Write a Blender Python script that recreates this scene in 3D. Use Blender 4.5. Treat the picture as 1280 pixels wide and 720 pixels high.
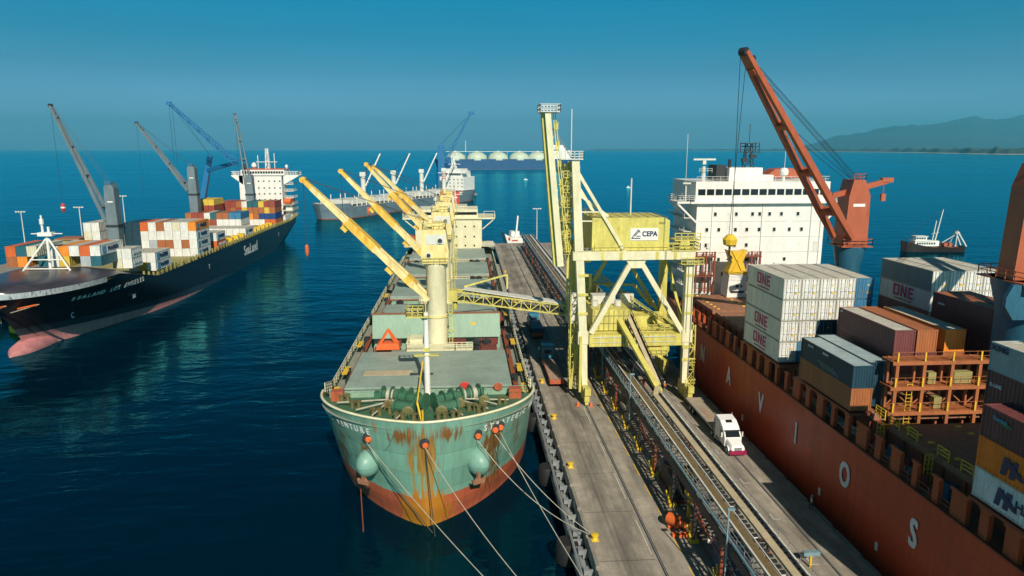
import bpy, math, random
from mathutils import Vector, Matrix, Quaternion
random.seed(7)
R = math.radians
for o in list(bpy.data.objects): bpy.data.objects.remove(o)
sc = bpy.context.scene
COL = sc.collection

# ------------------------------------------------------------------ camera
F = 875.0
PITCH = math.atan((360-186.7)/F); YAW = math.atan(60*math.cos(PITCH)/F)
cd = bpy.data.cameras.new('camera'); cam = bpy.data.objects.new('camera', cd); COL.objects.link(cam)
cam.location = (0, 0, 46); cam.rotation_euler = (math.pi/2-PITCH, 0, -YAW)
cd.sensor_width = 36; cd.lens = 36*F/1280; cd.clip_start = .5; cd.clip_end = 90000
sc.camera = cam

# ------------------------------------------------------------------ world and sun
SUN = Vector((.24, -1.35, 1.0)).normalized()
w = bpy.data.worlds.new('World'); sc.world = w; w.use_nodes = True
nt = w.node_tree; nt.nodes.clear()
wo = nt.nodes.new('ShaderNodeOutputWorld'); bg = nt.nodes.new('ShaderNodeBackground')
sky = nt.nodes.new('ShaderNodeTexSky'); sky.sky_type = 'NISHITA'; sky.sun_disc = False
sky.sun_elevation = math.asin(SUN.z); sky.sun_rotation = math.atan2(SUN.x, SUN.y)
sky.air_density = 1.0; sky.dust_density = 1.2; sky.ozone_density = 3.0; sky.altitude = 40
tc = nt.nodes.new('ShaderNodeTexCoord'); sp = nt.nodes.new('ShaderNodeSeparateXYZ')
rp = nt.nodes.new('ShaderNodeValToRGB'); mx = nt.nodes.new('ShaderNodeMix'); mx.data_type = 'RGBA'; mx.blend_type = 'MULTIPLY'; mx.inputs[0].default_value = 1
nt.links.new(tc.outputs['Generated'], sp.inputs[0]); nt.links.new(sp.outputs['Z'], rp.inputs[0])
SKYRAMP = [(0.0, (.92, 1.42, 2.3)), (.04, (.62, .98, 1.45)), (.10, (.24, .59, .79)), (.14, (.08, .56, .72)), (.20, (.0, .58, .72)), (.30, (.0, .20, .30)), (1, (.015, .085, .14))]
while len(rp.color_ramp.elements) < len(SKYRAMP): rp.color_ramp.elements.new(.5)
for e, (p, c) in zip(rp.color_ramp.elements, SKYRAMP): e.position = p; e.color = (*c, 1)
nt.links.new(sky.outputs[0], mx.inputs[6]); nt.links.new(rp.outputs[0], mx.inputs[7])
# faint uneven haze bands in the air
mpw = nt.nodes.new('ShaderNodeMapping'); mpw.inputs['Scale'].default_value = (1.2, 1.2, 9); nt.links.new(tc.outputs['Generated'], mpw.inputs[0])
nw = nt.nodes.new('ShaderNodeTexNoise'); nw.inputs['Scale'].default_value = 1.6; nw.inputs['Detail'].default_value = 5; nt.links.new(mpw.outputs[0], nw.inputs[0])
rw = nt.nodes.new('ShaderNodeMapRange'); rw.inputs[1].default_value = .3; rw.inputs[2].default_value = .7; rw.inputs[3].default_value = .93; rw.inputs[4].default_value = 1.07; nt.links.new(nw.outputs[0], rw.inputs[0])
vw = nt.nodes.new('ShaderNodeVectorMath'); vw.operation = 'SCALE'; nt.links.new(mx.outputs[2], vw.inputs[0]); nt.links.new(rw.outputs[0], vw.inputs[3])
nt.links.new(vw.outputs[0], bg.inputs[0]); bg.inputs[1].default_value = .085
nt.links.new(bg.outputs[0], wo.inputs[0])
sd = bpy.data.lights.new('sun', 'SUN'); sun = bpy.data.objects.new('sun', sd); COL.objects.link(sun)
sd.energy = 5.0; sd.angle = R(.5); sd.color = (1, .90, .74)
sun.rotation_euler = (-SUN).to_track_quat('-Z', 'Y').to_euler()
sc.view_settings.view_transform = 'Standard'; sc.view_settings.look = 'None'
sc.view_settings.exposure = 0.2; sc.view_settings.gamma = 1
sc.render.engine = 'CYCLES'
sc.cycles.volume_bounces = 1
sc.cycles.max_bounces = 6

# ------------------------------------------------------------------ materials
def mat(name, col, rough=.55, metal=0, rust=0, rustcol=(.20, .07, .025), dirt=.25, scale=.35, streak=.3, bump=0, wscale=None):
    """painted surface with uneven tone, and rust where asked (streaks run downwards)"""
    m = bpy.data.materials.new(name); m.use_nodes = True; n = m.node_tree; L = n.links
    b = n.nodes['Principled BSDF']; b.inputs['Roughness'].default_value = rough; b.inputs['Metallic'].default_value = metal
    t = n.nodes.new('ShaderNodeTexCoord'); oi = n.nodes.new('ShaderNodeObjectInfo')
    add = n.nodes.new('ShaderNodeVectorMath'); add.operation = 'MULTIPLY_ADD'
    L.new(oi.outputs['Random'], add.inputs[0]); add.inputs[1].default_value = (37, 51, 23); L.new(t.outputs['Object'], add.inputs[2])
    mp = n.nodes.new('ShaderNodeMapping'); mp.inputs['Scale'].default_value = (1, 1, streak); L.new(add.outputs[0], mp.inputs[0])
    n1 = n.nodes.new('ShaderNodeTexNoise'); n1.inputs['Scale'].default_value = scale*2; n1.inputs['Detail'].default_value = 8; n1.inputs['Roughness'].default_value = .65
    L.new(mp.outputs[0], n1.inputs[0])
    r1 = n.nodes.new('ShaderNodeMapRange'); r1.inputs[1].default_value = .3; r1.inputs[2].default_value = .7
    r1.inputs[3].default_value = 1-dirt; r1.inputs[4].default_value = 1+dirt*.35; L.new(n1.outputs[0], r1.inputs[0])
    mm = n.nodes.new('ShaderNodeVectorMath'); mm.operation = 'SCALE'; mm.inputs[0].default_value = col
    nf = n.nodes.new('ShaderNodeTexNoise'); nf.inputs['Scale'].default_value = scale*16; nf.inputs['Detail'].default_value = 4; nf.inputs['Roughness'].default_value = .75; L.new(mp.outputs[0], nf.inputs[0])
    rf = n.nodes.new('ShaderNodeMapRange'); rf.inputs[1].default_value = .3; rf.inputs[2].default_value = .7; rf.inputs[3].default_value = 1-dirt*.5; rf.inputs[4].default_value = 1+dirt*.2; L.new(nf.outputs[0], rf.inputs[0])
    mf = n.nodes.new('ShaderNodeMath'); mf.operation = 'MULTIPLY'; L.new(r1.outputs[0], mf.inputs[0]); L.new(rf.outputs[0], mf.inputs[1]); L.new(mf.outputs[0], mm.inputs[3])
    rr_ = n.nodes.new('ShaderNodeMapRange'); rr_.inputs[3].default_value = max(.03, rough-.12); rr_.inputs[4].default_value = min(1, rough+.15); L.new(n1.outputs[0], rr_.inputs[0]); L.new(rr_.outputs[0], b.inputs['Roughness'])
    out = mm.outputs[0]
    if rust > 0:
        n2 = n.nodes.new('ShaderNodeTexNoise'); n2.inputs['Scale'].default_value = scale*3; n2.inputs['Detail'].default_value = 10; n2.inputs['Roughness'].default_value = .7
        L.new(mp.outputs[0], n2.inputs[0])
        r2 = n.nodes.new('ShaderNodeMapRange'); r2.inputs[1].default_value = .68-rust*.3; r2.inputs[2].default_value = .78-rust*.22; L.new(n2.outputs[0], r2.inputs[0])
        mi = n.nodes.new('ShaderNodeMix'); mi.data_type = 'RGBA'; L.new(r2.outputs[0], mi.inputs[0]); L.new(out, mi.inputs[6]); mi.inputs[7].default_value = (*rustcol, 1)
        out = mi.outputs[2]
    L.new(out, b.inputs['Base Color'])
    if bump:
        n3 = n.nodes.new('ShaderNodeTexNoise'); n3.inputs['Scale'].default_value = 6; n3.inputs['Detail'].default_value = 6; L.new(t.outputs['Object'], n3.inputs[0])
        bp = n.nodes.new('ShaderNodeBump'); bp.inputs['Strength'].default_value = bump; bp.inputs['Distance'].default_value = .05
        L.new(n3.outputs[0], bp.inputs['Height']); L.new(bp.outputs[0], b.inputs['Normal'])
    return m
M = {}
M['yellow'] = mat('faded_yellow_and_loader_shade', (.64, .57, .14), .5, rust=.18, dirt=.3)  # loader's own yellow, deepened for its shaded rear members
M['cream'] = mat('cream_and_sunlit_loader_paint', (.74, .70, .47), .45, rust=.08, dirt=.2)  # also the loader's yellow, lightened where sun strikes its front
M['crane_cream'] = mat('rust_stained_cream_paint', (.82, .68, .30), .5, rust=.42, rustcol=(.62, .27, .03), dirt=.25, scale=.5)
M['jib_rust'] = mat('orange_rust_on_yellow', (.82, .54, .08), .55, rust=.62, rustcol=(.66, .27, .015), scale=.5)
M['white'] = mat('white_paint', (.78, .77, .72), .45, rust=.05, dirt=.14)
M['dirty_white'] = mat('weathered_white_paint', (.66, .66, .60), .5, rust=.22, rustcol=(.35, .22, .1), dirt=.2, scale=.6)
M['cont_roof'] = mat('container_roof_dust', (.50, .48, .41), .6, rust=.12, rustcol=(.3, .22, .14), dirt=.3, streak=1, scale=.4)
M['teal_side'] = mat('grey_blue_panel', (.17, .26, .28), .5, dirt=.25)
M['bitt'] = mat('dark_olive_deck_gear', (.15, .14, .05), .6, rust=.5, rustcol=(.12, .05, .02))
M['frame_white'] = mat('grimy_white_frame', (.50, .49, .42), .6, rust=.35, rustcol=(.25, .16, .06), dirt=.3)
M['steel'] = mat('grey_steel', (.30, .32, .33), .45, .3, rust=.1, dirt=.2)
M['dark'] = mat('dark_steel', (.025, .028, .032), .55, dirt=.3)
M['black'] = mat('black_rubber', (.012, .012, .013), .7)
M['glass'] = mat('dark_window_glass', (.012, .018, .022), .08, dirt=0)
M['rustplate'] = mat('rusted_deck_plate', (.30, .13, .07), .75, rust=.5, rustcol=(.36, .20, .12), scale=.5, streak=1, bump=.3)
M['rustred'] = mat('red_brown_paint', (.24, .055, .025), .6, rust=.3, rustcol=(.10, .03, .015))
M['stanch'] = mat('hull_red_steelwork', (.42, .07, .015), .55, rust=.2, dirt=.3)
M['orange_crane'] = mat('orange_red_paint', (.43, .105, .045), .45, rust=.2, rustcol=(.2, .05, .02), dirt=.2)
M['lash'] = mat('orange_brown_primer', (.38, .12, .04), .6, rust=.35, rustcol=(.2, .08, .03))
M['blue'] = mat('blue_paint', (.02, .11, .18), .5, rust=.1, dirt=.25)
M['navy'] = mat('navy_paint', (.012, .05, .12), .5)
M['bright_yellow'] = mat('bright_yellow_paint', (.75, .48, .03), .5, rust=.2, dirt=.2)
M['orange'] = mat('orange_paint', (.75, .14, .03), .5, dirt=.2)
M['red'] = mat('red_paint', (.5, .04, .03), .5)
M['hatch'] = mat('grey_green_hatch_paint', (.29, .37, .32), .5, rust=.1, dirt=.25, scale=.12, streak=1)
M['hatchface'] = mat('green_hatch_paint', (.24, .38, .28), .5, rust=.08, dirt=.2, scale=.2)
M['darkred'] = mat('dark_red_coaming', (.14, .03, .025), .6)
M['deckgreen'] = mat('green_deck_paint', (.055, .15, .085), .6, rust=.35, rustcol=(.12, .08, .04), dirt=.35, streak=1, scale=.6)
M['deckgrey'] = mat('worn_grey_green_deck', (.27, .30, .25), .65, rust=.3, rustcol=(.3, .14, .06), streak=1, scale=.3)
M['deckrust'] = mat('rust_red_walkway', (.28, .07, .025), .7, rust=.3, streak=1)
M['winch'] = mat('green_winch_paint', (.045, .14, .08), .45, rust=.12)
M['rope'] = mat('mooring_rope', (.50, .46, .36), .8)
M['darkrope'] = mat('dark_mooring_wire', (.05, .05, .05), .7)
M['concrete'] = mat('pier_concrete', (.27, .245, .21), .85, dirt=.3, streak=1, bump=.4)
M['beige'] = mat('beige_belt_cover', (.52, .43, .28), .65, rust=.12, rustcol=(.25, .17, .09), dirt=.25, streak=1)
M['brownbelt'] = mat('spilled_grain_and_dirt', (.17, .12, .05), .9, rust=.4, rustcol=(.07, .05, .03), streak=1, scale=1)
M['bluepipe'] = mat('blue_grey_pipe', (.24, .38, .44), .35, .3)
M['shipgrey'] = mat('ship_crane_grey', (.15, .20, .23), .5)
M['lattice'] = mat('blue_lattice_paint', (.008, .15, .36), .5)
M['olive'] = mat('yellow_green_hatch_top', (.30, .27, .10), .65, rust=.3, rustcol=(.3, .15, .05), streak=1)
M['palegreen'] = mat('pale_green_tank_paint', (.50, .58, .46), .5, dirt=.1, scale=.05)
M['lngblue'] = mat('blue_tanker_hull_paint', (.01, .06, .17), .5, scale=.02)
M['logo_mag'] = mat('magenta_lettering', (.52, .015, .17), .5)
M['logo_navy'] = mat('navy_lettering', (.012, .035, .11), .5)
M['logo_lblue'] = mat('light_blue_emblem', (.12, .38, .55), .5)
M['logo_white'] = mat('white_lettering', (.75, .76, .74), .5, dirt=.1)
M['truckwhite'] = mat('truck_white_paint', (.80, .80, .80), .25, dirt=.06)
M['maroon'] = mat('maroon_bumper_paint', (.28, .01, .07), .35)
M['truckblue'] = mat('blue_cab_paint', (.05, .20, .30), .35)
M['wood'] = mat('trailer_deck_boards', (.36, .31, .24), .8, rust=.3, rustcol=(.2, .16, .12), streak=1)
M['reddish'] = mat('faded_red_trailer', (.42, .27, .19), .7, rust=.3, rustcol=(.5, .4, .3), streak=1)
M['skin'] = mat('skin', (.30, .16, .10), .6, dirt=.05)
M['jean'] = mat('dark_blue_trousers', (.02, .03, .06), .8)
M['hivis'] = mat('orange_work_vest', (.75, .22, .04), .7)
M['shirtblue'] = mat('blue_work_shirt', (.04, .12, .25), .8)
M['shirtwhite'] = mat('white_shirt', (.65, .65, .62), .8)
M['foliage'] = mat('coastal_forest_green', (.035, .06, .03), .9, dirt=.4, scale=.004, streak=1)
M['mount'] = mat('dry_hillside', (.045, .06, .06), .9, dirt=.4, scale=.0006, streak=1)
M['sand'] = mat('beach_sand', (.45, .40, .30), .9)
M['green'] = mat('green_paint', (.03, .16, .06), .5)
M['rock'] = mat('breakwater_rock', (.28, .25, .21), .9, dirt=.4, streak=1, scale=.8)
CC = {'w': (.72, .72, .68), 'o': (.62, .13, .03), 'b': (.38, .13, .045), 'r': (.30, .06, .04), 't': (.02, .12, .16),
      'u': (.04, .19, .34), 'y': (.68, .48, .06), 'c': (.66, .62, .46), 'g': (.40, .44, .47), 'k': (.012, .05, .08), 'm': (.17, .05, .05), 'a': (.80, .27, .03), 's': (.33, .42, .44), 'n': (.01, .06, .22), 'e': (1.0, .22, .004)}
CN = {'w': 'white', 'o': 'orange', 'b': 'brown', 'r': 'dark red', 't': 'teal', 'u': 'blue', 'y': 'yellow', 'c': 'cream', 'g': 'grey', 'k': 'dark blue', 'm': 'maroon', 'a': 'ochre', 's': 'grey-blue', 'n': 'royal blue', 'e': 'bright orange'}
for k, c in CC.items():
    M['c_'+k] = mat(CN[k].replace(' ', '_').replace('-', '_')+'_container_paint', c, .5, rust=.14, rustcol=(.22, .11, .06), dirt=.25, scale=.5)

def zoned(name, zones, rough=.45, stains=(), slope=0, y0=0, wobble=.25, grime=.3, runs=.55):
    """hull paint: zones = [(top z, colour)...] from below, the last colour above; stains = [(x, y, z, rx, rz, colour)]"""
    m = bpy.data.materials.new(name); m.use_nodes = True; n = m.node_tree; L = n.links; b = n.nodes['Principled BSDF']
    b.inputs['Roughness'].default_value = rough
    t = n.nodes.new('ShaderNodeTexCoord'); s = n.nodes.new('ShaderNodeSeparateXYZ'); L.new(t.outputs['Object'], s.inputs[0])
    nz = n.nodes.new('ShaderNodeTexNoise'); nz.inputs['Scale'].default_value = .9; nz.inputs['Detail'].default_value = 8; L.new(t.outputs['Object'], nz.inputs[0])
    def math_(op, a, b_, c=None):
        q = n.nodes.new('ShaderNodeMath'); q.operation = op
        for i, v in enumerate((a, b_, c)):
            if v is None: continue
            if isinstance(v, (int, float)): q.inputs[i].default_value = v
            else: L.new(v, q.inputs[i])
        return q.outputs[0]
    zz = math_('ADD', s.outputs['Z'], math_('MULTIPLY', math_('SUBTRACT', nz.outputs[0], .5), wobble))
    if slope: zz = math_('ADD', zz, math_('MULTIPLY', math_('SUBTRACT', s.outputs['Y'], y0), slope))
    cur = None
    for top, c in zones:
        if cur is None:
            rgb = n.nodes.new('ShaderNodeRGB'); rgb.outputs[0].default_value = (*c, 1); cur = rgb.outputs[0]; last = top; continue
        mi = n.nodes.new('ShaderNodeMix'); mi.data_type = 'RGBA'; L.new(cur, mi.inputs[6]); mi.inputs[7].default_value = (*c, 1)
        L.new(math_('GREATER_THAN', zz, last), mi.inputs[0]); cur = mi.outputs[2]; last = top
    mp = n.nodes.new('ShaderNodeMapping'); mp.inputs['Scale'].default_value = (1, 1, .12); L.new(t.outputs['Object'], mp.inputs[0])
    ns = n.nodes.new('ShaderNodeTexNoise'); ns.inputs['Scale'].default_value = .7; ns.inputs['Detail'].default_value = 10; ns.inputs['Roughness'].default_value = .7; L.new(mp.outputs[0], ns.inputs[0])
    r1 = n.nodes.new('ShaderNodeMapRange'); r1.inputs[1].default_value = .3; r1.inputs[2].default_value = .75; r1.inputs[3].default_value = 1+grime*.3; r1.inputs[4].default_value = 1-grime; L.new(ns.outputs[0], r1.inputs[0])
    mm = n.nodes.new('ShaderNodeVectorMath'); mm.operation = 'SCALE'; L.new(cur, mm.inputs[0]); L.new(r1.outputs[0], mm.inputs[3]); cur = mm.outputs[0]
    bk = n.nodes.new('ShaderNodeTexBrick'); cb = n.nodes.new('ShaderNodeCombineXYZ')       # welded shell plates
    L.new(math_('ADD', s.outputs['Y'], math_('MULTIPLY', s.outputs['X'], .8)), cb.inputs[0]); L.new(s.outputs['Z'], cb.inputs[1]); L.new(cb.outputs[0], bk.inputs[0])
    bk.inputs['Scale'].default_value = 1; bk.inputs['Brick Width'].default_value = 9; bk.inputs['Row Height'].default_value = 2.4; bk.inputs['Mortar Size'].default_value = .035; bk.inputs['Mortar Smooth'].default_value = .3
    bk.inputs['Color1'].default_value = (1.06, 1.06, 1.06, 1); bk.inputs['Color2'].default_value = (.88, .88, .88, 1); bk.inputs['Mortar'].default_value = (.62, .60, .58, 1)
    mq = n.nodes.new('ShaderNodeMix'); mq.data_type = 'RGBA'; mq.blend_type = 'MULTIPLY'; mq.inputs[0].default_value = 1; L.new(cur, mq.inputs[6]); L.new(bk.outputs['Color'], mq.inputs[7]); cur = mq.outputs[2]
    # thin rust runs below the scuppers
    mp2 = n.nodes.new('ShaderNodeMapping'); mp2.inputs['Scale'].default_value = (1, 1, .05); L.new(t.outputs['Object'], mp2.inputs[0])
    nr = n.nodes.new('ShaderNodeTexNoise'); nr.inputs['Scale'].default_value = 2.2; nr.inputs['Detail'].default_value = 4; L.new(mp2.outputs[0], nr.inputs[0])
    rr = n.nodes.new('ShaderNodeMapRange'); rr.inputs[1].default_value = .66; rr.inputs[2].default_value = .74; rr.inputs[4].default_value = runs; L.new(nr.outputs[0], rr.inputs[0])
    mi = n.nodes.new('ShaderNodeMix'); mi.data_type = 'RGBA'; L.new(rr.outputs[0], mi.inputs[0]); L.new(cur, mi.inputs[6]); mi.inputs[7].default_value = (.16, .07, .025, 1); cur = mi.outputs[2]
    dn = n.nodes.new('ShaderNodeTexNoise'); dn.inputs['Scale'].default_value = .35; dn.inputs['Detail'].default_value = 2; L.new(t.outputs['Object'], dn.inputs[0])
    bb = n.nodes.new('ShaderNodeBump'); bb.inputs['Strength'].default_value = .35; bb.inputs['Distance'].default_value = .25; L.new(dn.outputs[0], bb.inputs['Height']); L.new(bb.outputs[0], b.inputs['Normal'])
    mp3 = n.nodes.new('ShaderNodeMapping'); mp3.inputs['Scale'].default_value = (1, 1, .10); L.new(t.outputs['Object'], mp3.inputs[0])
    nst = n.nodes.new('ShaderNodeTexNoise'); nst.inputs['Scale'].default_value = 1.7; nst.inputs['Detail'].default_value = 9; nst.inputs['Roughness'].default_value = .68; L.new(mp3.outputs[0], nst.inputs[0])
    for (x, z, rx, rz, amt, c) in stains:
        dx = math_('DIVIDE', math_('SUBTRACT', s.outputs['X'], x), rx)
        dz = math_('DIVIDE', math_('SUBTRACT', s.outputs['Z'], z), rz)
        d = math_('SUBTRACT', 1, math_('SQRT', math_('MULTIPLY_ADD', dx, dx, math_('MULTIPLY', dz, dz)), 0))
        v = math_('MULTIPLY_ADD', math_('SUBTRACT', nst.outputs[0], .54), 3.6, math_('MULTIPLY', d, amt))
        q = n.nodes.new('ShaderNodeMapRange'); q.inputs[1].default_value = .15; q.inputs[2].default_value = .55; L.new(v, q.inputs[0])
        on = math_('MULTIPLY', q.outputs[0], math_('MINIMUM', 1, math_('MAXIMUM', 0, math_('MULTIPLY', d, 3.5))))
        mi = n.nodes.new('ShaderNodeMix'); mi.data_type = 'RGBA'; L.new(on, mi.inputs[0]); L.new(cur, mi.inputs[6]); mi.inputs[7].default_value = (*c, 1); cur = mi.outputs[2]
    L.new(cur, b.inputs['Base Color'])
    return m

# ------------------------------------------------------------------ mesh collector
class MB:
    def __init__(s): s.v = []; s.f = []
    def quad(s, *p):
        i = len(s.v); s.v += [tuple(q) for q in p]; s.f.append(tuple(range(i, i+len(p)))); return s
    def box(s, x0, x1, y0, y1, z0, z1):
        i = len(s.v); s.v += [(x0,y0,z0),(x1,y0,z0),(x1,y1,z0),(x0,y1,z0),(x0,y0,z1),(x1,y0,z1),(x1,y1,z1),(x0,y1,z1)]
        s.f += [tuple(i+k for k in q) for q in ((0,3,2,1),(4,5,6,7),(0,1,5,4),(1,2,6,5),(2,3,7,6),(3,0,4,7))]; return s
    def cbox(s, c, d): return s.box(c[0]-d[0]/2, c[0]+d[0]/2, c[1]-d[1]/2, c[1]+d[1]/2, c[2]-d[2]/2, c[2]+d[2]/2)
    def beam(s, p, q, w, h=None, w2=None, h2=None, up=(0,0,1)):
        """box section bar from p to q; w across, h along 'up'"""
        h = h or w; w2 = w2 or w; h2 = h2 or h
        p = Vector(p); q = Vector(q); d = (q-p).normalized(); u = Vector(up)
        if abs(d.dot(u)) > .98: u = Vector((0,1,0)) if abs(d.y) < .9 else Vector((1,0,0))
        r = d.cross(u).normalized(); u = r.cross(d).normalized(); i = len(s.v)
        for c, ww, hh in ((p, w, h), (q, w2, h2)):
            for a, b in ((-1,-1),(1,-1),(1,1),(-1,1)): s.v.append(tuple(c+r*a*ww/2+u*b*hh/2))
        s.f += [tuple(i+k for k in f) for f in ((3,2,1,0),(4,5,6,7),(0,1,5,4),(1,2,6,5),(2,3,7,6),(3,0,4,7))]; return s
    def tube(s, p, q, r, n=8, r2=None, cap=True):
        r2 = r if r2 is None else r2; p = Vector(p); q = Vector(q); d = (q-p).normalized()
        u = Vector((0,0,1)) if abs(d.z) < .95 else Vector((1,0,0)); a = d.cross(u).normalized(); b = d.cross(a); i = len(s.v)
        for c, rr in ((p, r), (q, r2)):
            for k in range(n):
                t = 2*math.pi*k/n; s.v.append(tuple(c+a*math.cos(t)*rr+b*math.sin(t)*rr))
        for k in range(n): s.f.append((i+k, i+n+k, i+n+(k+1)%n, i+(k+1)%n))
        if cap: s.f.append(tuple(i+k for k in range(n))); s.f.append(tuple(i+n+k for k in reversed(range(n))))
        return s
    def path(s, pts, r, n=6):
        for a, b in zip(pts, pts[1:]): s.tube(a, b, r, n)
        return s
    def lathe(s, c, prof, n=16, axis='z'):
        i = len(s.v)
        for r, h in prof:
            for k in range(n):
                t = 2*math.pi*k/n; a, b = r*math.cos(t), r*math.sin(t)
                s.v.append({'z': (c[0]+a, c[1]+b, c[2]+h), 'x': (c[0]+h, c[1]+a, c[2]+b), 'y': (c[0]+a, c[1]+h, c[2]+b)}[axis])
        for j in range(len(prof)-1):
            for k in range(n):
                q = (i+j*n+k, i+j*n+(k+1)%n, i+(j+1)*n+(k+1)%n, i+(j+1)*n+k); s.f.append(q if axis != 'y' else q[::-1])
        s.f.append(tuple(i+k for k in reversed(range(n)))); s.f.append(tuple(i+(len(prof)-1)*n+k for k in range(n)))
        return s
    def prism(s, pts, a, b, axis='y'):
        """closed outline (2-D) pushed from a to b along axis"""
        i = len(s.v); n = len(pts)
        for h in (a, b):
            for u, v in pts: s.v.append({'y': (u, h, v), 'x': (h, u, v), 'z': (u, v, h)}[axis])
        s.f.append(tuple(i+k for k in range(n))); s.f.append(tuple(i+n+k for k in reversed(range(n))))
        for k in range(n): s.f.append((i+(k+1)%n, i+k, i+n+k, i+n+(k+1)%n))
        return s
    def rail(s, pts, h=1.0, step=1.6, r=.03, bars=2, n=4):
        for a, b in zip(pts, pts[1:]):
            a = Vector(a); b = Vector(b); L = (b-a).length; k = max(1, round(L/step))
            for j in range(k+1):
                p = a+(b-a)*j/k; s.beam(p, p+Vector((0,0,h)), r*2)
            for q in range(bars):
                z = Vector((0,0,h*(q+1)/bars)); s.beam(a+z, b+z, r*2)
        return s
    def grid(s, rows, closed=False):
        i = len(s.v); n = len(rows[0])
        for r_ in rows: s.v += [tuple(p) for p in r_]
        for a in range(len(rows)-1):
            for b in range(n-1 if not closed else n):
                s.f.append((i+a*n+b, i+a*n+(b+1)%n, i+(a+1)*n+(b+1)%n, i+(a+1)*n+b))
        return s
    def lattice(s, p, q, w, h, n, r, up=(0,0,1), w2=None, h2=None):
        """four chords with zigzag lacing"""
        w2 = w2 or w; h2 = h2 or h
        p = Vector(p); q = Vector(q); d = (q-p).normalized(); u = Vector(up)
        if abs(d.dot(u)) > .95: u = Vector((0,1,0))
        rr = d.cross(u).normalized(); u = rr.cross(d)
        C = lambda t, a, b: p+(q-p)*t+rr*a*(w+(w2-w)*t)/2+u*b*(h+(h2-h)*t)/2
        cs = ((-1,-1),(1,-1),(1,1),(-1,1))
        for a, b in cs: s.beam(C(0,a,b), C(1,a,b), r*2)
        for k in range(n):
            for j in range(4):
                a, b = cs[j], cs[(j+1) % 4]
                if k % 2: a, b = b, a
                s.beam(C(k/n,*a), C((k+1)/n,*b), r*1.3); s.beam(C(k/n,*a), C(k/n,*b), r*1.2)
        return s
    def mesh(s, name, m, smooth=False, off=(0,0,0)):
        me = bpy.data.meshes.new(name)
        ox, oy, oz = off
        me.from_pydata([(a-ox, b-oy, c-oz) for a, b, c in s.v], [], s.f)
        me.materials.append(m if not isinstance(m, str) else M[m])
        if smooth: me.shade_smooth()
        me.validate(); me.update(); return me
    def build(s, name, m, parent=None, smooth=False, local=False, label=None):
        """vertices are in world metres; they are stored relative to the parent's place unless local;
        pieces that stand apart become parts of their own, except for surface patterns and writing"""
        if parent is not None and name not in WHOLE:
            cl = s.clusters()
            if len(cl) > 1:
                out = [c.build1(NAMES1.get(name, name), m, parent, smooth, local, label) for c in cl]; return out[0]
        return s.build1(NAMES1.get(name, name), m, parent, smooth, local, label)
    def clusters(s, eps=.06, most=99):
        par = list(range(len(s.v)))
        def find(a):
            while par[a] != a: par[a] = par[par[a]]; a = par[a]
            return a
        for f in s.f:
            r0 = find(f[0])
            for k in f[1:]: par[find(k)] = r0
        comp = {}
        for fi, f in enumerate(s.f): comp.setdefault(find(f[0]), []).append(fi)
        comps = list(comp.values())
        if len(comps) == 1 or len(comps) > 1500: return [s]
        bb = []
        for c in comps:
            vs = {k for fi in c for k in s.f[fi]}; xs = [s.v[k] for k in vs]
            bb.append([min(p[i] for p in xs)-eps for i in range(3)]+[max(p[i] for p in xs)+eps for i in range(3)])
        p2 = list(range(len(comps)))
        def f2(a):
            while p2[a] != a: p2[a] = p2[p2[a]]; a = p2[a]
            return a
        order = sorted(range(len(comps)), key=lambda i: bb[i][0])
        for ii, i in enumerate(order):
            A = bb[i]
            for j in order[ii+1:]:
                B = bb[j]
                if B[0] > A[3]: break
                if A[1] <= B[4] and B[1] <= A[4] and A[2] <= B[5] and B[2] <= A[5]: p2[f2(i)] = f2(j)
        gr = {}
        for i, c in enumerate(comps): gr.setdefault(f2(i), []).extend(c)
        gs = sorted(gr.values(), key=lambda g: min(s.v[s.f[fi][0]][1] for fi in g))
        if len(gs) > most: gs = gs[:most]+[[fi for g in gs[most:] for fi in g]]
        out = []
        for g in gs:
            q = MB(); mp = {}
            for fi in sorted(g):
                for k in s.f[fi]:
                    if k not in mp: mp[k] = len(q.v); q.v.append(s.v[k])
                q.f.append(tuple(mp[k] for k in s.f[fi]))
            out.append(q)
        return out
    def build1(s, name, m, parent=None, smooth=False, local=False, label=None):
        off = (0,0,0)
        if parent is not None and not local: off = wloc(parent)
        me = s.mesh(name, m, smooth, off)
        if smooth:
            try:
                for p_ in me.polygons: pass
                me.set_sharp_from_angle(angle=R(40))
            except Exception: pass
        o = bpy.data.objects.new(name, me); COL.objects.link(o)
        if parent is not None: o.parent = parent
        if label: o['label'] = label
        return o
WHOLE = {'hull', 'grating', 'idler', 'lock_rods', 'lettering', 'small_lettering', 'ship_name', 'emblem', 'company_lettering', 'marking', 'wall', 'roof', 'frame', 'cover_edge',
         'stiffener', 'roof_rib', 'incline_truss', 'loading_gallery', 'hatch_coaming', 'hull_mark', 'hoist_ropes', 'luffing_ropes', 'rope', 'boom_stay', 'shell', 'grille', 'ladder_and_rails', 'mooring_rope', 'jib', 'breakwater_rail', 'boom', 'tipper_body', 'deck_rope'}
NAMES1 = {'portholes': 'porthole', 'stanchions': 'stanchion', 'hatch_covers': 'hatch_cover', 'yellow_rails': 'safety_rail', 'deck_pipes': 'deck_pipe', 'deck_lockers': 'deck_locker', 'bed_fittings': 'bed_fitting',
          'deck_posts': 'deck_post', 'air_pipes': 'air_pipe', 'deck_boxes': 'deck_box', 'yellow_fittings': 'deck_fitting', 'draught_mark': 'draught_mark', 'top_sheaves': 'top_sheave', 'lashing_gear_bins': 'gear_bin', 'lashing_posts': 'lashing_post', 'hoist_ropes': 'hoist_rope', 'luffing_ropes': 'luffing_rope'}
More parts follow.
